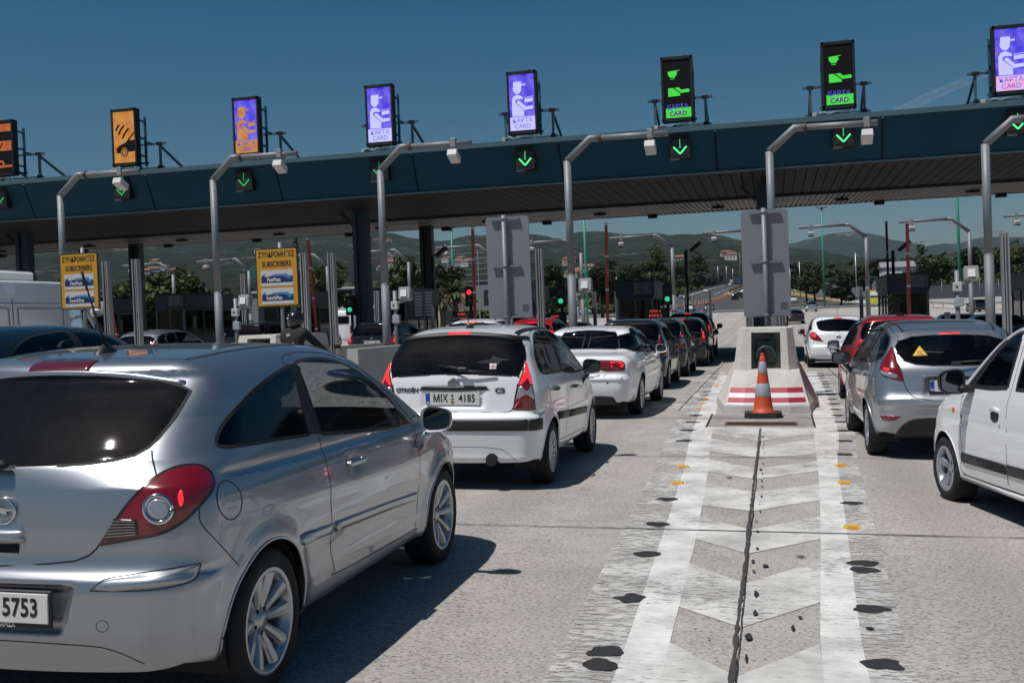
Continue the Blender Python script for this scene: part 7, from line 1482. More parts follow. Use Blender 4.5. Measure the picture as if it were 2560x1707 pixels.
# black solar/camera heads on booth roofs
for (x, y, z, lb) in ((-3.35, 45, 4.2, 'black tilted panel on a mast above the central booth'), (4.6, 44, 3.9, 'black tilted panel above the right booth'), (-13.9, 44, 4.3, 'black tilted panel right of the second yellow sign'), (-21.9, 44, 3.85, 'black tilted panel seen between the aluminium posts')):
    t = thing('roof_panel', lb, 'panel', (x, y, gz(x, y) + 2.9), 0, 'black tilted panels on booth masts'); m = MB(); m.cyl((0, 0, 0), (0, 0, z - 2.9), .06, 8); m.build('mast', M_DARK, t); m = MB(); m.box((.42, 0, z - 2.75), (.55, .35, .14), Matrix.Rotation(R_(-38), 3, 'Y')); m.build('panel', M_BLACK, t)
# ------------------------------------------------------------------ white city car at the right edge
_ct_fw = smooth_poly([(1.20, 1.005), (1.20, 1.2), (1.20, 1.405), (1.30, 1.398), (1.39, 1.352), (1.49, 1.285), (1.60, 1.19), (1.70, 1.09), (1.80, .985), (1.5, .985)], 4, sharp=(0, 2, 8))
_ct_bp = [(1.06, 1.0), (1.06, 1.2), (1.06, 1.42), (1.20, 1.415), (1.20, 1.2), (1.20, 1.0)]
_ct_rw = smooth_poly([(.25, 1.03), (.22, 1.2), (.30, 1.36), (.45, 1.405), (1.06, 1.42), (1.06, 1.2), (1.06, 1.0), (.6, 1.01)], 4, sharp=(4, 6))
_ct_tri = smooth_poly([(1.81, .985), (1.71, 1.09), (1.61, 1.19), (1.50, 1.288), (1.42, 1.345), (1.47, 1.345), (1.60, 1.25), (1.76, 1.11), (1.93, .96), (1.85, .95)], 3, sharp=(0, 4, 8))
_ct_fd = smooth_poly([(1.13, 1.445), (1.32, 1.43), (1.5, 1.33), (1.7, 1.17), (1.93, .96), (1.975, .85), (1.97, .64), (1.955, .44), (1.93, .27), (1.17, .25), (1.14, .5), (1.15, .88), (1.13, 1.0)], 4, sharp=(0, 9))
_ct_rd = smooth_poly([(.2, 1.0), (.18, 1.2), (.27, 1.38), (.45, 1.43), (1.13, 1.445), (1.13, 1.0), (1.15, .88), (1.14, .5), (1.15, .25), (.40, .27), (.33, .45), (.2, .6), (.15, .8)], 4, sharp=(4, 8))
sp = dict(SP['city']); sp['plan'] = [(a, b + .012) for a, b in sp['plan']]; sp['plan_w'] = .765; sp['wb'] = 2.33
sp['bumps'] = lambda l, a, z: .006 * np.exp(-((z - .70) / .03) ** 2) - .012 / (1 + np.exp(-(l - 2.58) / .02)) / (1 + np.exp((z - .56) / .01))
_ct_rear = smooth_poly([(-.5, .98), (.5, .98), (.55, 1.15), (.48, 1.38), (0, 1.40), (-.48, 1.38), (-.55, 1.15)], 4)
sp['parts'] = [('rear_window', 'rear', _ct_rear, None, G_CAR), ('windscreen', 'front', [(-.58, 1.0), (0, .97), (.58, 1.0), (.50, 1.40), (0, 1.43), (-.50, 1.40)], None, G_CAR), ('front_door_window', 'side', _ct_fw, (1, -1), G_CAR), ('rear_door_window', 'side', _ct_rw, (1, -1), G_CAR),
               ('door_pillar_trim', 'side', _ct_bp, (1, -1), P_WHITE), ('mirror_triangle_trim', 'side', _ct_tri, (1, -1), M_BLKPL), ('front_door', 'side', _ct_fd, (1, -1), None), ('rear_door', 'side', _ct_rd, (1, -1), None)]
sp['seals'] = [('side', _ct_fw, .035, True, (1, -1)), ('side', _ct_rw, .03, True, (1, -1))]
sp['gaps'] = [('side', _ct_fd, .006, True, (1, -1)), ('side', _ct_rd, .006, True, (1, -1)), ('side', [(1.96, .90), (1.955, .74), (1.97, .72)], .022, False, (1, -1))]
P_WHITE2 = paint('paint_white_city', (.78, .79, .80), rough=.38, dirt=.06)
car = make_car('city_car', 'small white city car cut by the right edge, black side moulding and black mirror', sp, (2.60, 7.49), -.22, P_WHITE2, cell=.022, hero=True)
B = _bodies[car.name]
for sg in (1, -1):
    add_strip(B, 'side_moulding', car, M_BLKPL, 'side', [(1.955, .408), (1.6, .410), (1.15, .416)], .075, .001, sg=sg, thick=.012); add_strip(B, 'side_moulding', car, M_BLKPL, 'side', [(1.135, .416), (.8, .42), (.42, .425)], .075, .001, sg=sg, thick=.012)
    add_strip(B, 'sill_trim', car, P_WHITE2, 'side', [(2.0, .245), (1.2, .235), (.4, .24)], .045, .0, sg=sg, thick=.014)
    patch_mesh(B, 'door_handle_cup', car, M_BLKPL, 'side', smooth_poly([(1.412, .80), (1.395, .842), (1.345, .85), (1.29, .83), (1.268, .79), (1.29, .752), (1.35, .742), (1.40, .76)], 3), .002, sg=sg)
    add_strip(B, 'door_handle', car, P_WHITE2, 'side', [(1.40, .825), (1.34, .84), (1.28, .828)], .03, .004, sg=sg, thick=.01)
    patch_mesh(B, 'key_lock', car, M_CHROME, 'side', [(1.262 + .012 * math.cos(t), .717 + .014 * math.sin(t)) for t in np.linspace(0, 6.28, 13)[:-1]], .003, sg=sg)
    patch_mesh(B, 'side_indicator', car, M_ORANGE, 'side', smooth_poly([(2.15, .79), (2.105, .79), (2.10, .765), (2.125, .755), (2.155, .765)], 3), .002, sg=sg, pillow=.010)
    mirror_part(car, sg * .90, 1.77, 1.02, M_BLKPL, sg, (.20, .13, .19), stalk=False); m = MB(); m.box((sg * .79, 1.80, .965), (.12, .12, .06), bev=.02); m.build('mirror_foot', M_BLKPL, car)
    patch_mesh(B, 'bumper_corner_trim', car, M_BLKPL, 'side', smooth_poly([(2.60, .54), (2.78, .54), (2.86, .50), (2.86, .36), (2.74, .36), (2.63, .40)], 3, sharp=(0, 1)), .003, sg=sg, pillow=.012)
# ------------------------------------------------------------------ the rest of the traffic
def quick_lamps(B, car, poly, lit=True, sg2=(1, -1)):
    for sg in sg2:
        lo = patch_mesh(B, 'tail_lamp', car, M_LAMPR, 'quart', poly, .002, sg=sg, pillow=.01)
        if lit:
            c = np.array(poly).mean(0); patch_mesh(B, 'brake_light', lo, M_LAMPLIT, 'quart', [tuple(c + (np.array(p) - c) * .45 + np.array([.02, .03])) for p in poly[::2]], .013, sg=sg)
def paintof(name, col, metal=.3, rough=.3): return paint(name, col, metal, rough, .04)
P_NAVY = paintof('paint_navy', (.004, .010, .022)); P_BLACKC = paintof('paint_black', (.004, .0045, .006)); P_RED = paint('paint_red', (.42, .008, .02), 0.1, .3, .05); P_DGREY = paintof('paint_dark_grey', (.02, .023, .027)); P_DBLUE = paintof('paint_dark_blue', (.005, .012, .024))
def simple(kind, label, x, y, a, P_, cell=.05, lit=True, high=True, scale=1.0, sp_=None, mirror_mat=None, rails=False, group=None, name=None):
    base = {'hatch5': finish_hatch5, 'hatchF': finish_hatchF, 'saloon': finish_saloon, 'hatch3': finish_hatch3}[kind]
    spx = base(G_DARK) if kind != 'hatch3' else finish_hatch3(P_, G_DARK, False)
    spx = dict(spx); spx['parts'] = [(n, v, p, s, (G_DARK if (mt in (G_CAR, G_REAR)) else mt)) for n, v, p, s, mt in spx['parts']]
    nm = name or {'hatch5': 'hatchback_car', 'hatchF': 'hatchback_car', 'saloon': 'saloon_car', 'hatch3': 'hatchback_car'}[kind]
    c = make_car(nm, label, spx, (x, y), a, P_, cell=cell, group=group, scale=scale); B = _bodies[c.name]
    poly = {'hatch5': _h5_lamp, 'hatchF': _hf_lamp, 'saloon': _sa_lamp, 'hatch3': _h3_lamp}[kind]; quick_lamps(B, c, poly, lit)
    hz = {'hatch5': 1.437, 'hatchF': 1.325, 'saloon': 1.33, 'hatch3': 1.41}[kind]
    if high: patch_mesh(B, 'high_brake_lamp', c, M_LAMPLIT, 'rear', [(-.12, hz - .012), (.12, hz - .012), (.12, hz + .006), (-.12, hz + .006)], .012)
    for sg in (1, -1): mirror_part(c, sg * .95, 1.75, 1.0, mirror_mat or M_BLKPL, sg, (.2, .13, .16))
    if rails:
        for sg in (1, -1): m = MB(); m.tube([(sg * .52, -.1, 1.50), (sg * .53, .0, 1.545), (sg * .54, .6, 1.565), (sg * .53, 1.2, 1.55), (sg * .52, 1.3, 1.50)], .022, 8); m.build('roof_rail', M_DARK, c)
    return c, B
def pl_on(c, B, z, t, extra=.004):
    P = B.rearv([0.], [z])[0]; plate(c, P[0] - .012 - extra, 0, z, t, frame=False)
c, B = simple('hatch5', 'dark navy car with unlit red lamps directly in front of the white saloon', -3.02, 23.7, .0, P_NAVY, .05, lit=False, high=False); pl_on(c, B, .85, ('ΥΒΚ', '2291'))
c, B = simple('hatch5', 'dark hatchback with a lit high brake lamp, second ahead of the white saloon', -2.95, 28.4, .0, P_DBLUE, .05); m = MB(); m.tube([(0, .05, 1.5), (0, -.02, 1.85)], .005, 5); m.build('antenna_mast', M_BLKPL, c)
c, B = simple('hatch5', 'dark hatchback with high brightly lit tail lamps, just behind the black off-roader', -2.75, 33.9, .0, P_BLACKC, .06)
c, B = simple('hatch5', 'black off-road car with roof rails at the head of the dark queue', -3.12, 42.0, .0, P_BLACKC, .07, scale=1.13, rails=True, name='offroad_car')
c, B = simple('hatch3', 'white three-door hatchback beyond the red car, small black mirrors', 1.80, 32.5, .0, P_WHITE, .05); logo_ring(B, c); pl_on(c, B, .52, ('ΤΚΤ', '6014')); m = MB(); m.tube([(0, 0, 1.46), (0, 0, 1.80)], .006, 5); m.build('antenna_mast', M_BLKPL, c)
c, B = simple('hatch5', 'bright red hatchback between the silver and the white hatchback on the right', 1.98, 18.3, .0, P_RED, .04, lit=False, high=False); 
for sg in (1, -1):
    for k in range(9): th_ = 2.6 - k * .26; m = None; patch_mesh(B, 'brake_diode', c, M_LAMPLIT, 'quart', [(.10 + .07 * math.cos(th_) + .009 * math.cos(q), 1.06 + .06 * math.sin(th_) + .009 * math.sin(q)) for q in np.linspace(0, 6.28, 7)[:-1]], .015, sg=sg)
m = MB(); m.box((0, .1, 1.525), (.05, .03, .03)); m.box((.0, .1, 1.51), (.12, .06, .02)); m.build('antenna_base', M_BLKPL, c)
c, B = simple('hatch5', 'dark blue people carrier at the left edge, only roof and lamp showing', -7.55, 8.75, .0, P_NAVY, .045, scale=1.06, name='people_carrier')
c, B = simple('hatchF', 'light silver hatchback between the two aluminium posts on the left', -17.25, 27.3, .0, P_SILVER2, .06)
c, B = simple('hatch5', 'black estate with a shiny roof edge behind the concrete nose on the left', -17.25, 33.8, .0, P_BLACKC, .07, scale=1.08, rails=True, lit=False, high=False)
c, B = simple('hatch5', 'black hatchback with a rear plate behind the thick grey pole', -12.25, 32.7, .0, P_BLACKC, .05, scale=1.06, high=False); pl_on(c, B, .86, ('ΙΕΖ', '6442'))
patch_mesh(B, 'badge', c, M_CHROME, 'rear', [(-.02, 1.02), (.02, 1.02), (.035, .985), (0, .965), (-.035, .985)], .01)
c, B = simple('hatch5', 'white car with roof rails seen just above the roof of the white hatchback', -7.45, 27.0, .0, P_WHITE, .06, scale=1.05, rails=True)
c, B = simple('hatchF', 'dark red car partly hidden by the narrow grey board', -7.45, 34.0, .0, P_RED, .07, scale=1.08)
c, B = simple('saloon', 'black saloon with a red high brake lamp left of the tall grey pole', -7.45, 39.8, .0, P_BLACKC, .08)
c, B = simple('saloon', 'dark car with a rounded roof behind the silver hatchback, right lane', 7.35, 46.4, .0, P_DGREY, .08, lit=False, high=False)
c, B = simple('saloon', 'dark blue car behind the thick pole at the right edge', 7.25, 38.2, .0, P_NAVY, .07, lit=False, high=False)
c, B = simple('saloon', 'black saloon driving off past the wide grey board', 2.3, 113, -.03, P_BLACKC, .1, lit=False, high=False)
# far cars: one small hatchback copied with its own paint
def recolour(root, old, new):
    for o in [root] + list(root.children_recursive):
        if o.type == 'MESH':
            for s in o.material_slots:
                if s.material == old: s.link = 'OBJECT'; s.material = new
c0, B = simple('hatch5', 'small white hatchback just past the paving edge, left of the silver one', -14.8, 203, .05, P_WHITE, .12, lit=False, high=False, group='cars far away on the motorway')
def far_car(x, y, P_, label, a=0.0, s=1.0):
    c = copy_tree(c0); c.location = (x, y, gz(x, y) + .02); c.rotation_euler = (0, 0, -a); c['label'] = label; c.scale = (s,) * 3; recolour(c, P_WHITE, P_)
    return c
c0.location = (-14.8, 203, gz(-14.8, 203) + .03)
far_car(-11.1, 202, P_SILVER2, 'small silver car just past the paving edge, right of the white one'); far_car(-22.3, 297, P_WHITE, 'white car near the motorway left edge, beside a lamp post'); far_car(-24.0, 305, P_SILVER2, 'pale car half hidden by a post at the motorway edge'); far_car(-20.6, 360, P_WHITE, 'white car alone in the middle of the climbing motorway')
far_car(-8.6, 269, P_BLACKC, 'black car beside the cone row on the motorway'); far_car(-8.0, 288, P_DGREY, 'dark green-grey car just beyond the black one'); far_car(-20.1, 564, P_WHITE, 'tiny white car high up on the motorway'); far_car(4.4, 229, P_WHITE, 'white car right of the wide grey board'); far_car(5.8, 168, P_SILVER2, 'silver car at the edge of the paving, right of the wide board'); far_car(24.0, 138, P_BLACKC, 'black small car near the guardrail at the right', -.12)
far_car(-27.5, 62, P_WHITE, 'white car behind the red boom left of the black hatchback'); far_car(-12.5, 640, P_WHITE, 'distant pale car beside the board top on the motorway')
for i, (x, y, P_, lb) in enumerate(((-37, 208, P_WHITE, 'white car parked behind the hedge left of the tall pole'), (18.5, 262, P_WHITE, 'white car parked at the green-roofed station'), (15.5, 270, P_SILVER2, 'silver car parked at the station, left one'))): far_car(x, y, P_, lb, 1.3)
# ------------------------------------------------------------------ vans and trucks
def van(x, y, a, label, P_, L_=5.8, H=2.6, W_=1.95, box=True, name='van', group=None):
    t = thing(name, label, 'van', (x, y, gz(x, y) + .01), a, group); hw = W_ / 2
    prof = [(-.9, .35), (-.92, 1.2), (-.88, H - .35), (-.75, H - .12), (-.5, H - .04), (L_ - 3.2, H), (L_ - 2.75, H - .08), (L_ - 2.45, H - .30), (L_ - 1.75, 1.30), (L_ - 1.2, 1.16), (L_ - 1.0, .95), (L_ - .95, .40)]
    pr = smooth_poly(prof, 4, sharp=(0, 11)); n = len(pr); V = []; secs = [(-1, -.02, .0), (-.985, .0, .05), (-.9, .05, .06)]
    c = np.array(pr).mean(0); rings = []
    for (f, s) in ((-1, .94), (-.975, .985), (-.93, 1.0), (.93, 1.0), (.975, .985), (1, .94)):
        rings.append([(f * hw * (1 - .085 * max(0, (z - 1.2)) / 1.4), c[0] + (l - c[0]) * s, c[1] + (z - c[1]) * s) for l, z in pr])
    V = [p for r in rings for p in r]; F_ = [(k * n + i, k * n + (i + 1) % n, (k + 1) * n + (i + 1) % n, (k + 1) * n + i) for k in range(5) for i in range(n)] + [tuple(range(n - 1, -1, -1)), tuple(5 * n + i for i in range(n))]
    m = MB(); m.add(V, F_, True); m.build('body', P_, t)
    fx = lambda z: hw * (1 - .085 * max(0, z - 1.2) / 1.4) + .004
    for sg in (1, -1):
        q = MB(); pts = [(L_ - 3.05, 1.35), (L_ - 3.05, 1.98), (L_ - 2.55, 1.98), (L_ - 2.0, 1.32)]; q.add([(sg * fx(z), l, z) for l, z in pts], [(0, 1, 2, 3)]); q.build('door_window', G_DARK, t)
        q = MB(); 
        for pts in ([(L_ - 3.15, .5), (L_ - 3.15, 2.15)], [(.9, .5), (.9, 2.2)], [(L_ - 3.2, 2.12), (L_ - 2.5, 2.12), (L_ - 1.75, 1.28)], [(-.8, 2.1), (L_ - 3.2, 2.12)]):
            for p0, p1 in zip(pts[:-1], pts[1:]): q.bar((sg * fx(p0[1]), p0[0], p0[1]), (sg * fx(p1[1]), p1[0], p1[1]), .012, .012)
        for l0, l1 in ((-.65, .75), (1.05, L_ - 3.3)):
            for zz in (1.25, 2.0): q.bar((sg * fx(zz), l0, zz), (sg * fx(zz), l1, zz), .02, .01)
            for ll in (l0, l1): q.bar((sg * fx(1.25), ll, 1.25), (sg * fx(2.0), ll, 2.0), .02, .01)
        q.build('side_panel_ribs', M_GALVD, t)
        for wl_ in (0, L_ - 2.35): wheel(t, wl_, sg * (hw - .12), .34, .2, .2, 'cap', sg, False)
        mirror_part(t, sg * (hw + .12), L_ - 2.2, 1.5, M_BLKPL, sg, (.18, .12, .3), stalk=False)
        q = MB(); q.box((sg * (hw - .12), -.93, 1.1), (.14, .05, .5)); q.build('tail_lamp', M_LAMPR, t)
    q = MB(); q.add([(-hw * .8, L_ - 2.43, H - .32), (hw * .8, L_ - 2.43, H - .32), (hw * .86, L_ - 1.76, 1.36), (-hw * .86, L_ - 1.76, 1.36)], [(0, 1, 2, 3)]); q.build('windscreen', G_DARK, t)
    q = MB(); q.box((0, -.935, 1.75), (W_ * .74, .02, .5)); q.build('rear_window', G_DARK, t)
    if box:
        q = MB(); q.box((.0, 1.1, H + .11), (1.2, 2.1, .24), bev=.06); q.build('roof_air_conditioner', P_WHITE, t); q = MB(); q.box((.61, 2.1, H + .1), (.01, .1, .14)); q.build('air_vent', M_BLKPL, t)
    return t
van(-17.0, 19.6, 0, 'white panel van with a raised roof box at the far left', P_WHITE, 5.9, 2.62)
far_van = van(-22.3, 653, 0, 'white van at the top of the motorway', P_WHITE, 5.5, 2.5, box=False)
van(-27.8, 68, 0, 'white van behind the aluminium post and red boom', P_WHITE, 5.5, 2.5, box=False)
P_YEL = paintof('paint_yellow_rescue', (.55, .55, .06), 0, .4)
c = van(16.4, 186, 0, 'yellow and white ambulance-like van near the right booth', P_YEL, 5.6, 2.6, box=False); m = MB(); m.box((0, 2.1, 2.66), (1.2, .3, .14), bev=.03); m.build('light_bar', M_ORANGE, c); m = MB(); m.box((0, -.95, 2.1), (1.7, .03, .7)); m.build('white_panel', P_WHITE, c)
def truck(x, y, label, col):
    t = thing('truck', label, 'truck', (x, y, gz(x, y)), 0, 'trucks on the motorway'); m = MB(); m.box((0, -2, 2.3), (2.5, 7, 2.9), bev=.06); m.build('cargo_body', col, t); m = MB(); m.box((0, 2.9, 1.9), (2.4, 2.0, 2.4), bev=.15); m.build('cab', col, t)
    for yy_ in (-4.2, -3, 2.9):
        for sg in (1, -1): wheel(t, yy_, sg * 1.1, .5, .3, .3, 'cap', sg, False)
    m = MB(); m.box((0, -2, .75), (2.2, 7.2, .2)); m.build('chassis', M_DARK, t); return t
M_TRK = mat('truck_blue', (.02, .07, .13), .5); truck(-16.6, 590, 'dark blue truck at the top of the motorway beside the white van', M_TRK); truck(8.6, 400, 'blue truck on the right-hand road behind the bushes', mat('truck_mid_blue', (.02, .10, .22), .5))
# ------------------------------------------------------------------ motorcyclist
def skin_body(name, verts, edges, radii, mtl, parent, sub=2):
    me = bpy.data.meshes.new(name); me.from_pydata(verts, edges, []); o = bpy.data.objects.new(name, me); link(o)
    sk = o.modifiers.new('s', 'SKIN'); sk.use_smooth_shade = True; ss = o.modifiers.new('d', 'SUBSURF'); ss.levels = sub
    for i, r_ in enumerate(radii): me.skin_vertices[0].data[i].radius = r_ if isinstance(r_, tuple) else (r_, r_); me.skin_vertices[0].data[i].use_root = (i == 0)
    dg = bpy.context.evaluated_depsgraph_get(); m2 = bpy.data.meshes.new_from_object(o.evaluated_get(dg)); bpy.data.objects.remove(o); m2.name = name; m2.materials.clear(); m2.materials.append(mtl)
    for p in m2.polygons: p.use_smooth = True
    ob = bpy.data.objects.new(name, m2); link(ob); ob.parent = parent; return ob
def ensure_skin(me):
    if not me.skin_vertices: bm = bmesh.new(); bm.from_mesh(me); bm.verts.layers.skin.verify(); bm.to_mesh(me); bm.free()
_old_from = skin_body
def skin_body(name, verts, edges, radii, mtl, parent, sub=2):
    me = bpy.data.meshes.new(name); me.from_pydata(verts, edges, []); ensure_skin(me); o = bpy.data.objects.new(name, me); link(o)
    o.modifiers.new('s', 'SKIN').use_smooth_shade = True; o.modifiers.new('d', 'SUBSURF').levels = sub
    for i, r_ in enumerate(radii): d = me.skin_vertices[0].data[i]; d.radius = r_ if isinstance(r_, tuple) else (r_, r_); d.use_root = (i == 0)
    dg = bpy.context.evaluated_depsgraph_get(); dg.update(); m2 = bpy.data.meshes.new_from_object(o.evaluated_get(dg)); bpy.data.objects.remove(o); m2.materials.clear(); m2.materials.append(mtl)
    for p in m2.polygons: p.use_smooth = True
    ob = bpy.data.objects.new(name, m2); link(ob); ob.parent = parent; return ob
RX, RY = -7.60, 16.4
M_JACK = mat('riding_jacket_black', (.006, .006, .007), .8, 0, .0, var=.3, scale=9, bump=.2, bscale=20)
per = thing('person', 'motorcyclist in black jacket and black helmet seen from behind', 'person', (RX, RY, gz(RX, RY)), .12)
Vb = [(0, 0, .92), (0, -.02, 1.08), (0, .0, 1.24), (0, .05, 1.40), (0, .09, 1.50), (0, .12, 1.58),
      (-.19, .05, 1.41), (-.30, .20, 1.22), (-.30, .48, 1.08), (.19, .05, 1.41), (.31, .22, 1.22), (.33, .50, 1.07), (-.30, .60, 1.05), (.33, .62, 1.04),
      (-.14, .05, .88), (-.26, .42, .78), (-.27, .30, .36), (-.27, .42, .30), (.14, .05, .88), (.26, .42, .78), (.27, .30, .36), (.27, .42, .30)]
Eb = [(0, 1), (1, 2), (2, 3), (3, 4), (4, 5), (3, 6), (6, 7), (7, 8), (8, 12), (3, 9), (9, 10), (10, 11), (11, 13), (0, 14), (14, 15), (15, 16), (16, 17), (0, 18), (18, 19), (19, 20), (20, 21)]
Rb = [(.17, .13), (.16, .12), (.18, .13), (.17, .12), (.075, .075), (.07, .07), .085, .062, .045, .085, .062, .045, .04, .04, .105, .085, .055, .05, .105, .085, .055, .05]
skin_body('body', Vb, Eb, Rb, M_JACK, per)
m = MB(); prof = [(math.sin(a) * .150, -math.cos(a) * .165) for a in np.linspace(.45, math.pi, 16)]; m.lathe(prof, 28, (0, .10, 1.63)); m.v = [(x * .93, .10 + (y - .10) * 1.12, z) for x, y, z in m.v]; m.build('helmet', mat('helmet_black', (.01, .01, .011), .22, 0, .9, var=.1), per)
m = MB(); m.box((-.05, -.052, 1.66), (.05, .006, .02)); m.box((-.045, -.045, 1.71), (.014, .006, .02)); m.build('helmet_decal', M_WHITEINK, per)
m = MB(); m.tube([(-.035 + .0 + .035 * math.cos(a), -.098, 1.385 + .02 * math.sin(a)) for a in np.linspace(0, 6.28, 17)], .004, 5); m.box((-.035, -.10, 1.385), (.03, .004, .012)); m.build('back_emblem', M_WHITEINK, per)
text_mesh('COVERTEX', .05, M_WHITEINK, 'lettering', per, Matrix.Translation((.06, -.155, 1.14)) @ Matrix.Rotation(R_(90), 4, 'X') @ Matrix.Rotation(R_(76), 4, 'Z'), bold=.001); text_mesh('COVERTEX', .05, M_WHITEINK, 'lettering', per, Matrix.Translation((-.15, -.14, 1.14)) @ Matrix.Rotation(R_(90), 4, 'X') @ Matrix.Rotation(R_(76), 4, 'Z'), bold=.001)
for sx in (-.30, .33):
    g_ = MB(); 
    for k in range(4): g_.tube([(sx + (k - 1.5) * .021, .62, 1.05), (sx + (k - 1.5) * .021, .68, 1.055), (sx + (k - 1.5) * .021, .70, 1.03), (sx + (k - 1.5) * .021, .67, 1.01)], [.011, .0105, .010, .009], 8)
    g_.tube([(sx + (.05 if sx < 0 else -.05), .60, 1.04), (sx + (.06 if sx < 0 else -.06), .64, 1.02), (sx + (.04 if sx < 0 else -.04), .67, 1.01)], [.013, .012, .010], 8); g_.build('glove', M_RUB, per)
bk = thing('motorcycle', 'dark motorcycle under the rider in black', 'motorcycle', (RX, RY, gz(RX, RY)), .12)
for l in (-.55, .88):
    w_ = bpy.data.objects.new('wheel', None); link(w_); w_.parent = bk; w_.location = (0, l, .31); m = MB(); m.lathe([(.22, -.06), (.28, -.07), (.31, -.03), (.31, .03), (.28, .07), (.22, .06)], 28, axis='X'); m.build('tyre', M_TYRE, w_); m = MB(); m.lathe([(.22, -.04), (.2, .0), (.22, .04)], 28, axis='X'); [m.bar((0, 0, 0), (0, .21 * math.cos(a), .21 * math.sin(a)), .03) for a in np.linspace(0, 6.28, 6)[:-1]]; m.build('rim', M_DARKMET, w_)
m = MB(); m.box((0, .15, .55), (.3, .7, .4), bev=.1); m.build('engine', M_DARK, bk); m = MB(); m.box((0, .38, .87), (.32, .5, .24), bev=.09); m.build('fuel_tank', P_BLACKC, bk); m = MB(); m.box((0, -.15, .82), (.28, .75, .12), bev=.05); m.build('seat', M_SEAT, bk)
m = MB(); m.tube([(-.36, .66, 1.03), (-.12, .74, 1.02), (.12, .74, 1.02), (.38, .66, 1.03)], .016, 8); m.build('handlebar', M_BLKPL, bk); m = MB(); m.tube([(-.08, .76, 1.0), (-.08, .88, .31)], .025, 8); m.tube([(.08, .76, 1.0), (.08, .88, .31)], .025, 8); m.build('fork', M_GALV, bk)
m = MB(); m.box((.40, .72, 1.17), (.13, .03, .08), bev=.015); m.box((-.38, .72, 1.17), (.13, .03, .08), bev=.015); m.build('mirrors', M_BLKPL, bk); m = MB(); m.box((0, -.58, .80), (.18, .08, .09), bev=.02); m.build('tail_lamp', M_LAMPR, bk); m = MB(); m.tube([(.17, .1, .4), (.2, -.5, .48)], .05, 10); m.build('exhaust_pipe', M_GALVD, bk)
# ------------------------------------------------------------------ far furniture: masts, lamps, guardrails, buildings
M_MINT = mat('mast_green', (.03, .26, .17), .5, .1, .2, var=.12, scale=1)
def mast(x, y, h, label, r0=.22, r1=.13):
    t = thing('light_mast', label, 'mast', (x, y, gz(x, y)), 0, 'green floodlight masts'); m = MB(); m.tube([(0, 0, 0), (0, 0, h * .5), (0, 0, h)], [r0, (r0 + r1) / 2, r1], 10); m.build('pole', M_MINT, t)
    m = MB(); m.box((0, 0, h), (.5, .5, .25)); [m.box((dx, 0, h + .1), (.8, .4, .12), Matrix.Rotation(R_(20 if dx < 0 else -20), 3, 'Y')) for dx in (-.6, .6)]; m.build('lamp_head', M_DARK, t)
mast(9.2, 200, 17.4, 'green mast right of the wide grey board'); mast(30.9, 195, 24, 'green mast behind the pole at the right', .32, .2); mast(-17.0, 102, 11.5, 'pale green mast right of the red boom at the central booth', .13, .1); mast(-39.0, 132, 13, 'green mast left of the narrow grey board', .17, .12)
def street_lamp(x, y, h, label, arms=(1,), L_=2.4):
    t = thing('street_lamp', label, 'street lamp', (x, y, gz(x, y)), 0, 'street lamps along the motorway'); m = MB(); m.tube([(0, 0, 0), (0, 0, h)], [.14, .08], 8); [m.tube([(0, 0, h), (s * L_ * .5, 0, h + .3), (s * L_, 0, h + .45)], .06, 6) for s in arms]; m.build('pole', M_GALV, t)
    m = MB(); [m.box((s * (L_ + .35), 0, h + .48), (.85, .35, .16), bev=.05) for s in arms]; m.build('lamp_head', M_ALU, t)
for i, (x, y, h, ar, lb) in enumerate(((-12.6, 480, 15, (1, -1), 'twin-arm street lamp on the motorway median, nearest of the row'), (-12.6, 540, 15, (1, -1), 'twin-arm street lamp on the median, second of the row'), (-12.6, 600, 15, (1, -1), 'twin-arm street lamp on the median, third of the row'), (-12.6, 660, 15, (1, -1), 'twin-arm street lamp on the median, farthest of the row'), (23.6, 200, 10.2, (1,), 'single street lamp behind the right booth'), (36, 200, 11.3, (1,), 'single street lamp left of the thick pole at the right'), (-48, 300, 8, (-1,), 'small street lamp above the central booth roof'))): street_lamp(x, y, h, lb, ar)
def guardrail(pts, label, dark=False, h=.75, gap=4):
    t = thing('guardrail', label, 'guardrail', (0, 0, 0), 0, 'steel guardrails along the road'); m = MB(); ps = [(x, y, gz(x, y)) for x, y in pts]
    for a, b in zip(ps[:-1], ps[1:]):
        for dz, dy in ((h, 0), (h - .16, 0)): m.bar((a[0], a[1], a[2] + dz), (b[0], b[1], b[2] + dz), .08, .11)
        m.bar((a[0], a[1], a[2] + h - .08), (b[0], b[1], b[2] + h - .08), .03, .14)
    m.build('rail', M_GALVD if dark else M_ALU, t); m = MB()
    for a, b in zip(ps[:-1], ps[1:]):
        L_ = math.dist(a, b); k = max(1, int(L_ / gap))
        for i in range(k): f = i / k; p = [a[j] + (b[j] - a[j]) * f for j in range(3)]; m.box((p[0], p[1] + .08, p[2] + h / 2 - .05), (.1, .1, h))
    m.build('rail_posts', M_GALVD, t)
guardrail([(road_edges(y)[1] + .6, y) for y in (150, 160, 175, 190, 206, 220, 233, 260, 300, 340)], 'bright steel guardrail curving along the right side of the road')
guardrail([(road_edges(y)[0] - .5, y) for y in (200, 220, 240, 260, 290, 325, 370, 420, 480, 540, 620)], 'dark guardrail along the left side of the motorway', True)
guardrail([(-11.6, y) for y in (345, 400, 460, 520, 600, 680)], 'guardrail on the motorway median', True, .9); guardrail([(25.5, 152), (34, 150), (46, 148)], 'steel guardrail behind the small black car at the right edge')
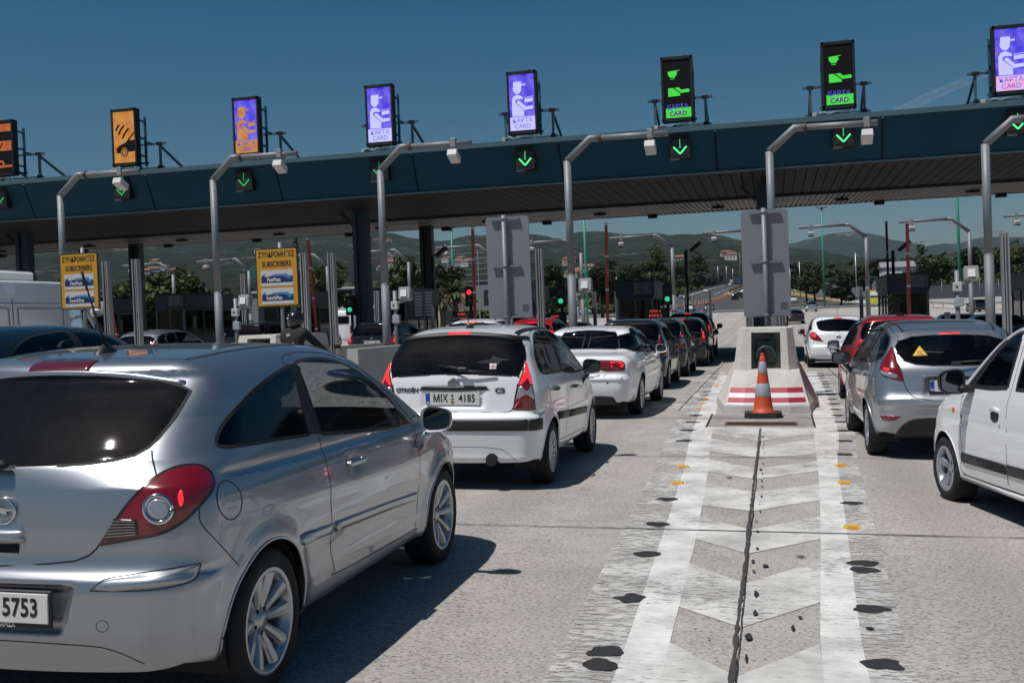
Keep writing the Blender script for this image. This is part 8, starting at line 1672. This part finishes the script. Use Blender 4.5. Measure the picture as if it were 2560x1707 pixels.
def building(x, y, w, d, h, wall, roof, label, nwin=4, floors=1, pitched=False, rot=0, name='house', zoff=0.0):
    t = thing(name, label, 'building', (x, y, gz(x, y) - .3 + zoff), rot, 'buildings around the toll plaza'); m = MB(); m.box((0, 0, h / 2), (w, d, h)); m.build('wall', wall, t)
    m = MB()
    if pitched: m.add([(-w / 2 - .3, -d / 2 - .3, h), (w / 2 + .3, -d / 2 - .3, h), (w / 2 + .3, d / 2 + .3, h), (-w / 2 - .3, d / 2 + .3, h), (-w / 2 - .3, 0, h + d * .22), (w / 2 + .3, 0, h + d * .22)], [(0, 1, 5, 4), (2, 3, 4, 5), (0, 4, 3), (1, 2, 5), (3, 2, 1, 0)])
    else: m.box((0, 0, h + .15), (w + .5, d + .5, .3))
    m.build('roof', roof, t)
    for f in range(floors):
        for i in range(nwin): q = MB(); q.box((-w / 2 + (i + .5) * w / nwin, -d / 2 - .02, (f + .55) * h / floors), (w / nwin * .5, .06, h / floors * .42)); q.build('window', mat('window_dark', (.02, .025, .03), .2, 0, .4), t)
    return t
M_WW = mat('wall_white', (.55, .54, .52), .8, var=.1, scale=.5); M_WC = mat('wall_cream', (.40, .33, .24), .85, var=.12, scale=.5); M_TILE = mat('roof_tiles', (.22, .09, .06), .8, var=.2, scale=2); M_WG = mat('wall_grey', (.22, .23, .25), .7, var=.1); M_GRN = mat('station_green', (.02, .16, .06), .5, var=.1)
building(-52, 132, 9, 6, 4.6, M_WW, M_WG, 'white container-like building between the column and the grey pole', 3); building(-43.5, 140, 7, 6, 4.0, M_WW, M_WW, 'white flat-roofed building right of the grey pole', 2)
building(-36.0, 118, 6, 5, 3.6, M_WC, M_TILE, 'cream house with a red tiled roof behind the red traffic light', 2, 1, True); building(-48.5, 205, 8, 7, 4.6, M_WC, M_TILE, 'house with orange tiles right of the narrow grey board', 3, 1, True)
building(-56, 225, 12, 6, 7.6, M_WG, M_WG, 'pale grey shed above the orange-roofed house', 1); building(-119, 165, 22, 8, 6.6, M_WC, M_TILE, 'long cream building with an orange roof behind the first aluminium posts', 6); building(-66, 150, 16, 8, 6.5, M_WG, M_WW, 'grey service building with a white roof edge behind the second pole', 4)
building(16.8, 262, 13, 8, 4.2, M_WG, M_GRN, 'petrol station with a bright green roof band', 3, name='petrol_station'); building(27.5, 250, 8, 6, 6.4, M_WW, M_WG, 'white gabled shed behind the right booth', 1, 1, True)
r = random.Random(9)
clusters = [(-31.5, 3.4, 1.1, .35, 8), (-19.8, 3.5, .6, .45, 6), (-20.0, 4.55, .5, .12, 3), (-16.6, 3.1, 1.4, .6, 13), (-4.6, 2.95, .1, .05, 1), (-2.1, 2.95, .25, .1, 2), (1.0, 2.95, .2, .05, 1), (-9.3, 2.6, 1.0, .4, 5), (7.3, 2.0, .3, .1, 2), (11.6, 2.3, .3, .2, 2), (-25.5, 3.9, 1.5, .5, 5)]
bpy.context.view_layer.update(); dg_ = bpy.context.evaluated_depsgraph_get()
for az0, el0, da, de, cnt in clusters:
    for k in range(cnt):
        az = R_(az0 + r.uniform(-da, da)); el = R_(el0 + r.uniform(-de, de)); d_ = Vector((math.sin(az) * math.cos(el), math.cos(az) * math.cos(el), math.sin(el))); ok_, loc, *_r = scene.ray_cast(dg_, Vector((0, 0, CAM_H)) + d_ * 720, d_)
        if not ok_: continue
        t = thing('hillside_house', 'tiny pale house with a tiled roof in the village scattered on the hill', 'house', (loc.x, loc.y, loc.z - 1), r.uniform(-.6, .6), 'village houses on the hillside'); w = r.uniform(8, 14); h = r.uniform(4, 7)
        m = MB(); m.box((0, 0, h / 2), (w, 9, h)); m.build('wall', M_WW if r.random() < .6 else M_WC, t); m = MB(); m.add([(-w / 2 - .4, -5, h), (w / 2 + .4, -5, h), (w / 2 + .4, 5, h), (-w / 2 - .4, 5, h), (-w / 2 + 2, 0, h + 2.2), (w / 2 - 2, 0, h + 2.2)], [(0, 1, 5, 4), (2, 3, 4, 5), (0, 4, 3), (1, 2, 5)]); m.build('roof', M_TILE, t); m = MB(); [m.box((dx, -4.55, h * .5), (1.3, .1, 1.6)) for dx in (-w / 4, 0, w / 4)]; m.build('window_band', mat('window_dark', (.02, .025, .03), .2, 0, .4), t)
# white blocks and walls
t = thing('concrete_block', 'low white block behind the two steel posts left of the central booth', 'block', (-12.2, 82, gz(-12.2, 82))); m = MB(); m.box((0, 0, .5), (3.6, .8, 1.0), bev=.04); m.build('block', M_WW, t)
t = thing('concrete_block', 'white block behind the small white hatchback on the right', 'block', (7.2, 84, gz(7, 84))); m = MB(); m.box((0, 0, .45), (4.0, .8, .9), bev=.04); m.build('block', M_WW, t)
t = thing('screen_fence', 'dark grey mesh fence behind the small black car at the right', 'fence', (33, 190, gz(33, 190))); m = MB(); m.box((0, 0, 1.7), (24, .1, 2.6)); m.build('mesh_screen', mat('mesh_grey', (.06, .068, .078), .8, var=.2, scale=2), t); m = MB(); [m.cyl((x, -.1, 0), (x, -.1, 3.6), .05, 6) for x in np.arange(-11.5, 12, 2.9)]; m.build('fence_posts', M_GALV, t); m = MB(); m.box((0, -.3, .25), (24, .3, 1.0)); m.build('white_base_wall', M_WW, t)
t = thing('sign_truss', 'bare steel lattice frame behind the palms', 'frame', (-38.5, 138, gz(-38, 138)), 0, None); m = MB(); [m.box((0, 0, z), (9.5, .08, .08)) for z in (7.2, 7.9, 8.6, 9.3, 10.0)]; [m.box((x, 0, 5.2), (.1, .1, 10.4)) for x in (-3, 1.2)]; m.build('lattice', M_ALU, t)
t = thing('billboard', 'teal and blue advertising board behind the second camera pole', 'billboard', (-79, 165, gz(-79, 165))); m = MB(); m.box((0, 0, 10.2), (8.4, .3, 2.4)); m.build('panel', mat('billboard_blue', (.05, .15, .22), .5), t); m = MB(); m.box((-3.1, -.17, 10.2), (2.0, .02, 2.2)); m.build('teal_square', mat('billboard_teal', (.01, .13, .11), .5), t); text_mesh('NORTH', 1.1, mat('billboard_text', (.10, .22, .30), .5), 'lettering', t, face_back(1.1, -.2, 10.4)); m = MB(); [m.cyl((x, 0, 0), (x, 0, 9), .15, 8) for x in (-2.5, 2.5)]; m.build('legs', M_DARK, t)
for i, (x, y, h) in enumerate(((-19.3, 420, 9), (-16.9, 440, 9), (-14.9, 455, 8), (2.2, 250, 5.5), (4.3, 252, 7), (6.5, 255, 8.5), (16.5, 225, 9.5), (-36, 260, 7), (-33, 268, 8))):
    t = thing('utility_pole', 'thin pale utility pole among the background trees', 'pole', (x, y, gz(x, y)), 0, 'thin utility poles in the background'); m = MB(); m.cyl((0, 0, 0), (0, 0, h), .11, 6); m.box((0, 0, h - .6), (1.2, .08, .08)); m.build('pole', M_ALU, t)
# sky: one faint aircraft trail
def trail():
    m = MB(); pts = []
    for i in range(13): f = i / 12; az = R_(5.6 + 5.2 * f); el = R_(9.3 + 1.75 * f + .12 * math.sin(math.pi * f)); r_ = 9000; pts.append((r_ * math.sin(az) * math.cos(el), r_ * math.cos(az) * math.cos(el), r_ * math.sin(el)))
    V = []; 
    mt = bpy.data.materials.new('vapour'); mt.use_nodes = True; N, L = NT(mt); N.clear(); o = N.new('ShaderNodeOutputMaterial'); tr = N.new('ShaderNodeBsdfTransparent'); df = N.new('ShaderNodeBsdfDiffuse'); df.inputs[0].default_value = (.8, .8, .8, 1); ms = N.new('ShaderNodeMixShader'); L.new(tr.outputs[0], ms.inputs[1]); L.new(df.outputs[0], ms.inputs[2]); L.new(ms.outputs[0], o.inputs[0])
    ge = N.new('ShaderNodeNewGeometry'); n = N.new('ShaderNodeTexNoise'); n.inputs['Scale'].default_value = .012; n.inputs['Detail'].default_value = 6; L.new(ge.outputs['Position'], n.inputs['Vector']); mr = N.new('ShaderNodeMapRange'); mr.inputs[1].default_value = .35; mr.inputs[2].default_value = .75; mr.inputs[3].default_value = .03; mr.inputs[4].default_value = .13; L.new(n.outputs[0], mr.inputs[0])
    lw = N.new('ShaderNodeLayerWeight'); lw.inputs[0].default_value = .5; iv = N.new('ShaderNodeMath'); iv.operation = 'SUBTRACT'; iv.inputs[0].default_value = 1; L.new(lw.outputs['Facing'], iv.inputs[1]); ml = N.new('ShaderNodeMath'); ml.operation = 'MULTIPLY'; L.new(iv.outputs[0], ml.inputs[0]); L.new(mr.outputs[0], ml.inputs[1]); L.new(ml.outputs[0], ms.inputs[0])
    m.tube(pts, [14 + 26 * math.sin(math.pi * min(1, .15 + i / 12 * .8)) for i in range(13)], 14, cap=False); ob = m.build('vapour_trail', mt); ob['kind'] = 'structure'; ob.visible_shadow = False
trail()
# ------------------------------------------------------------------ air between here and the hills
m = MB(); m.box((0, 1600, 300), (13000, 13000, 900)); hz_ = m.build('haze', mat('haze_placeholder', (1, 1, 1)))
hm = bpy.data.materials.new('haze_air'); hm.use_nodes = True; N, L = NT(hm); N.clear(); o_ = N.new('ShaderNodeOutputMaterial'); pv = N.new('ShaderNodeVolumePrincipled'); pv.inputs['Color'].default_value = (.50, .70, .92, 1); pv.inputs['Density'].default_value = .00004; L.new(pv.outputs[0], o_.inputs['Volume'])
hz_.data.materials[0] = hm; hz_['kind'] = 'stuff'
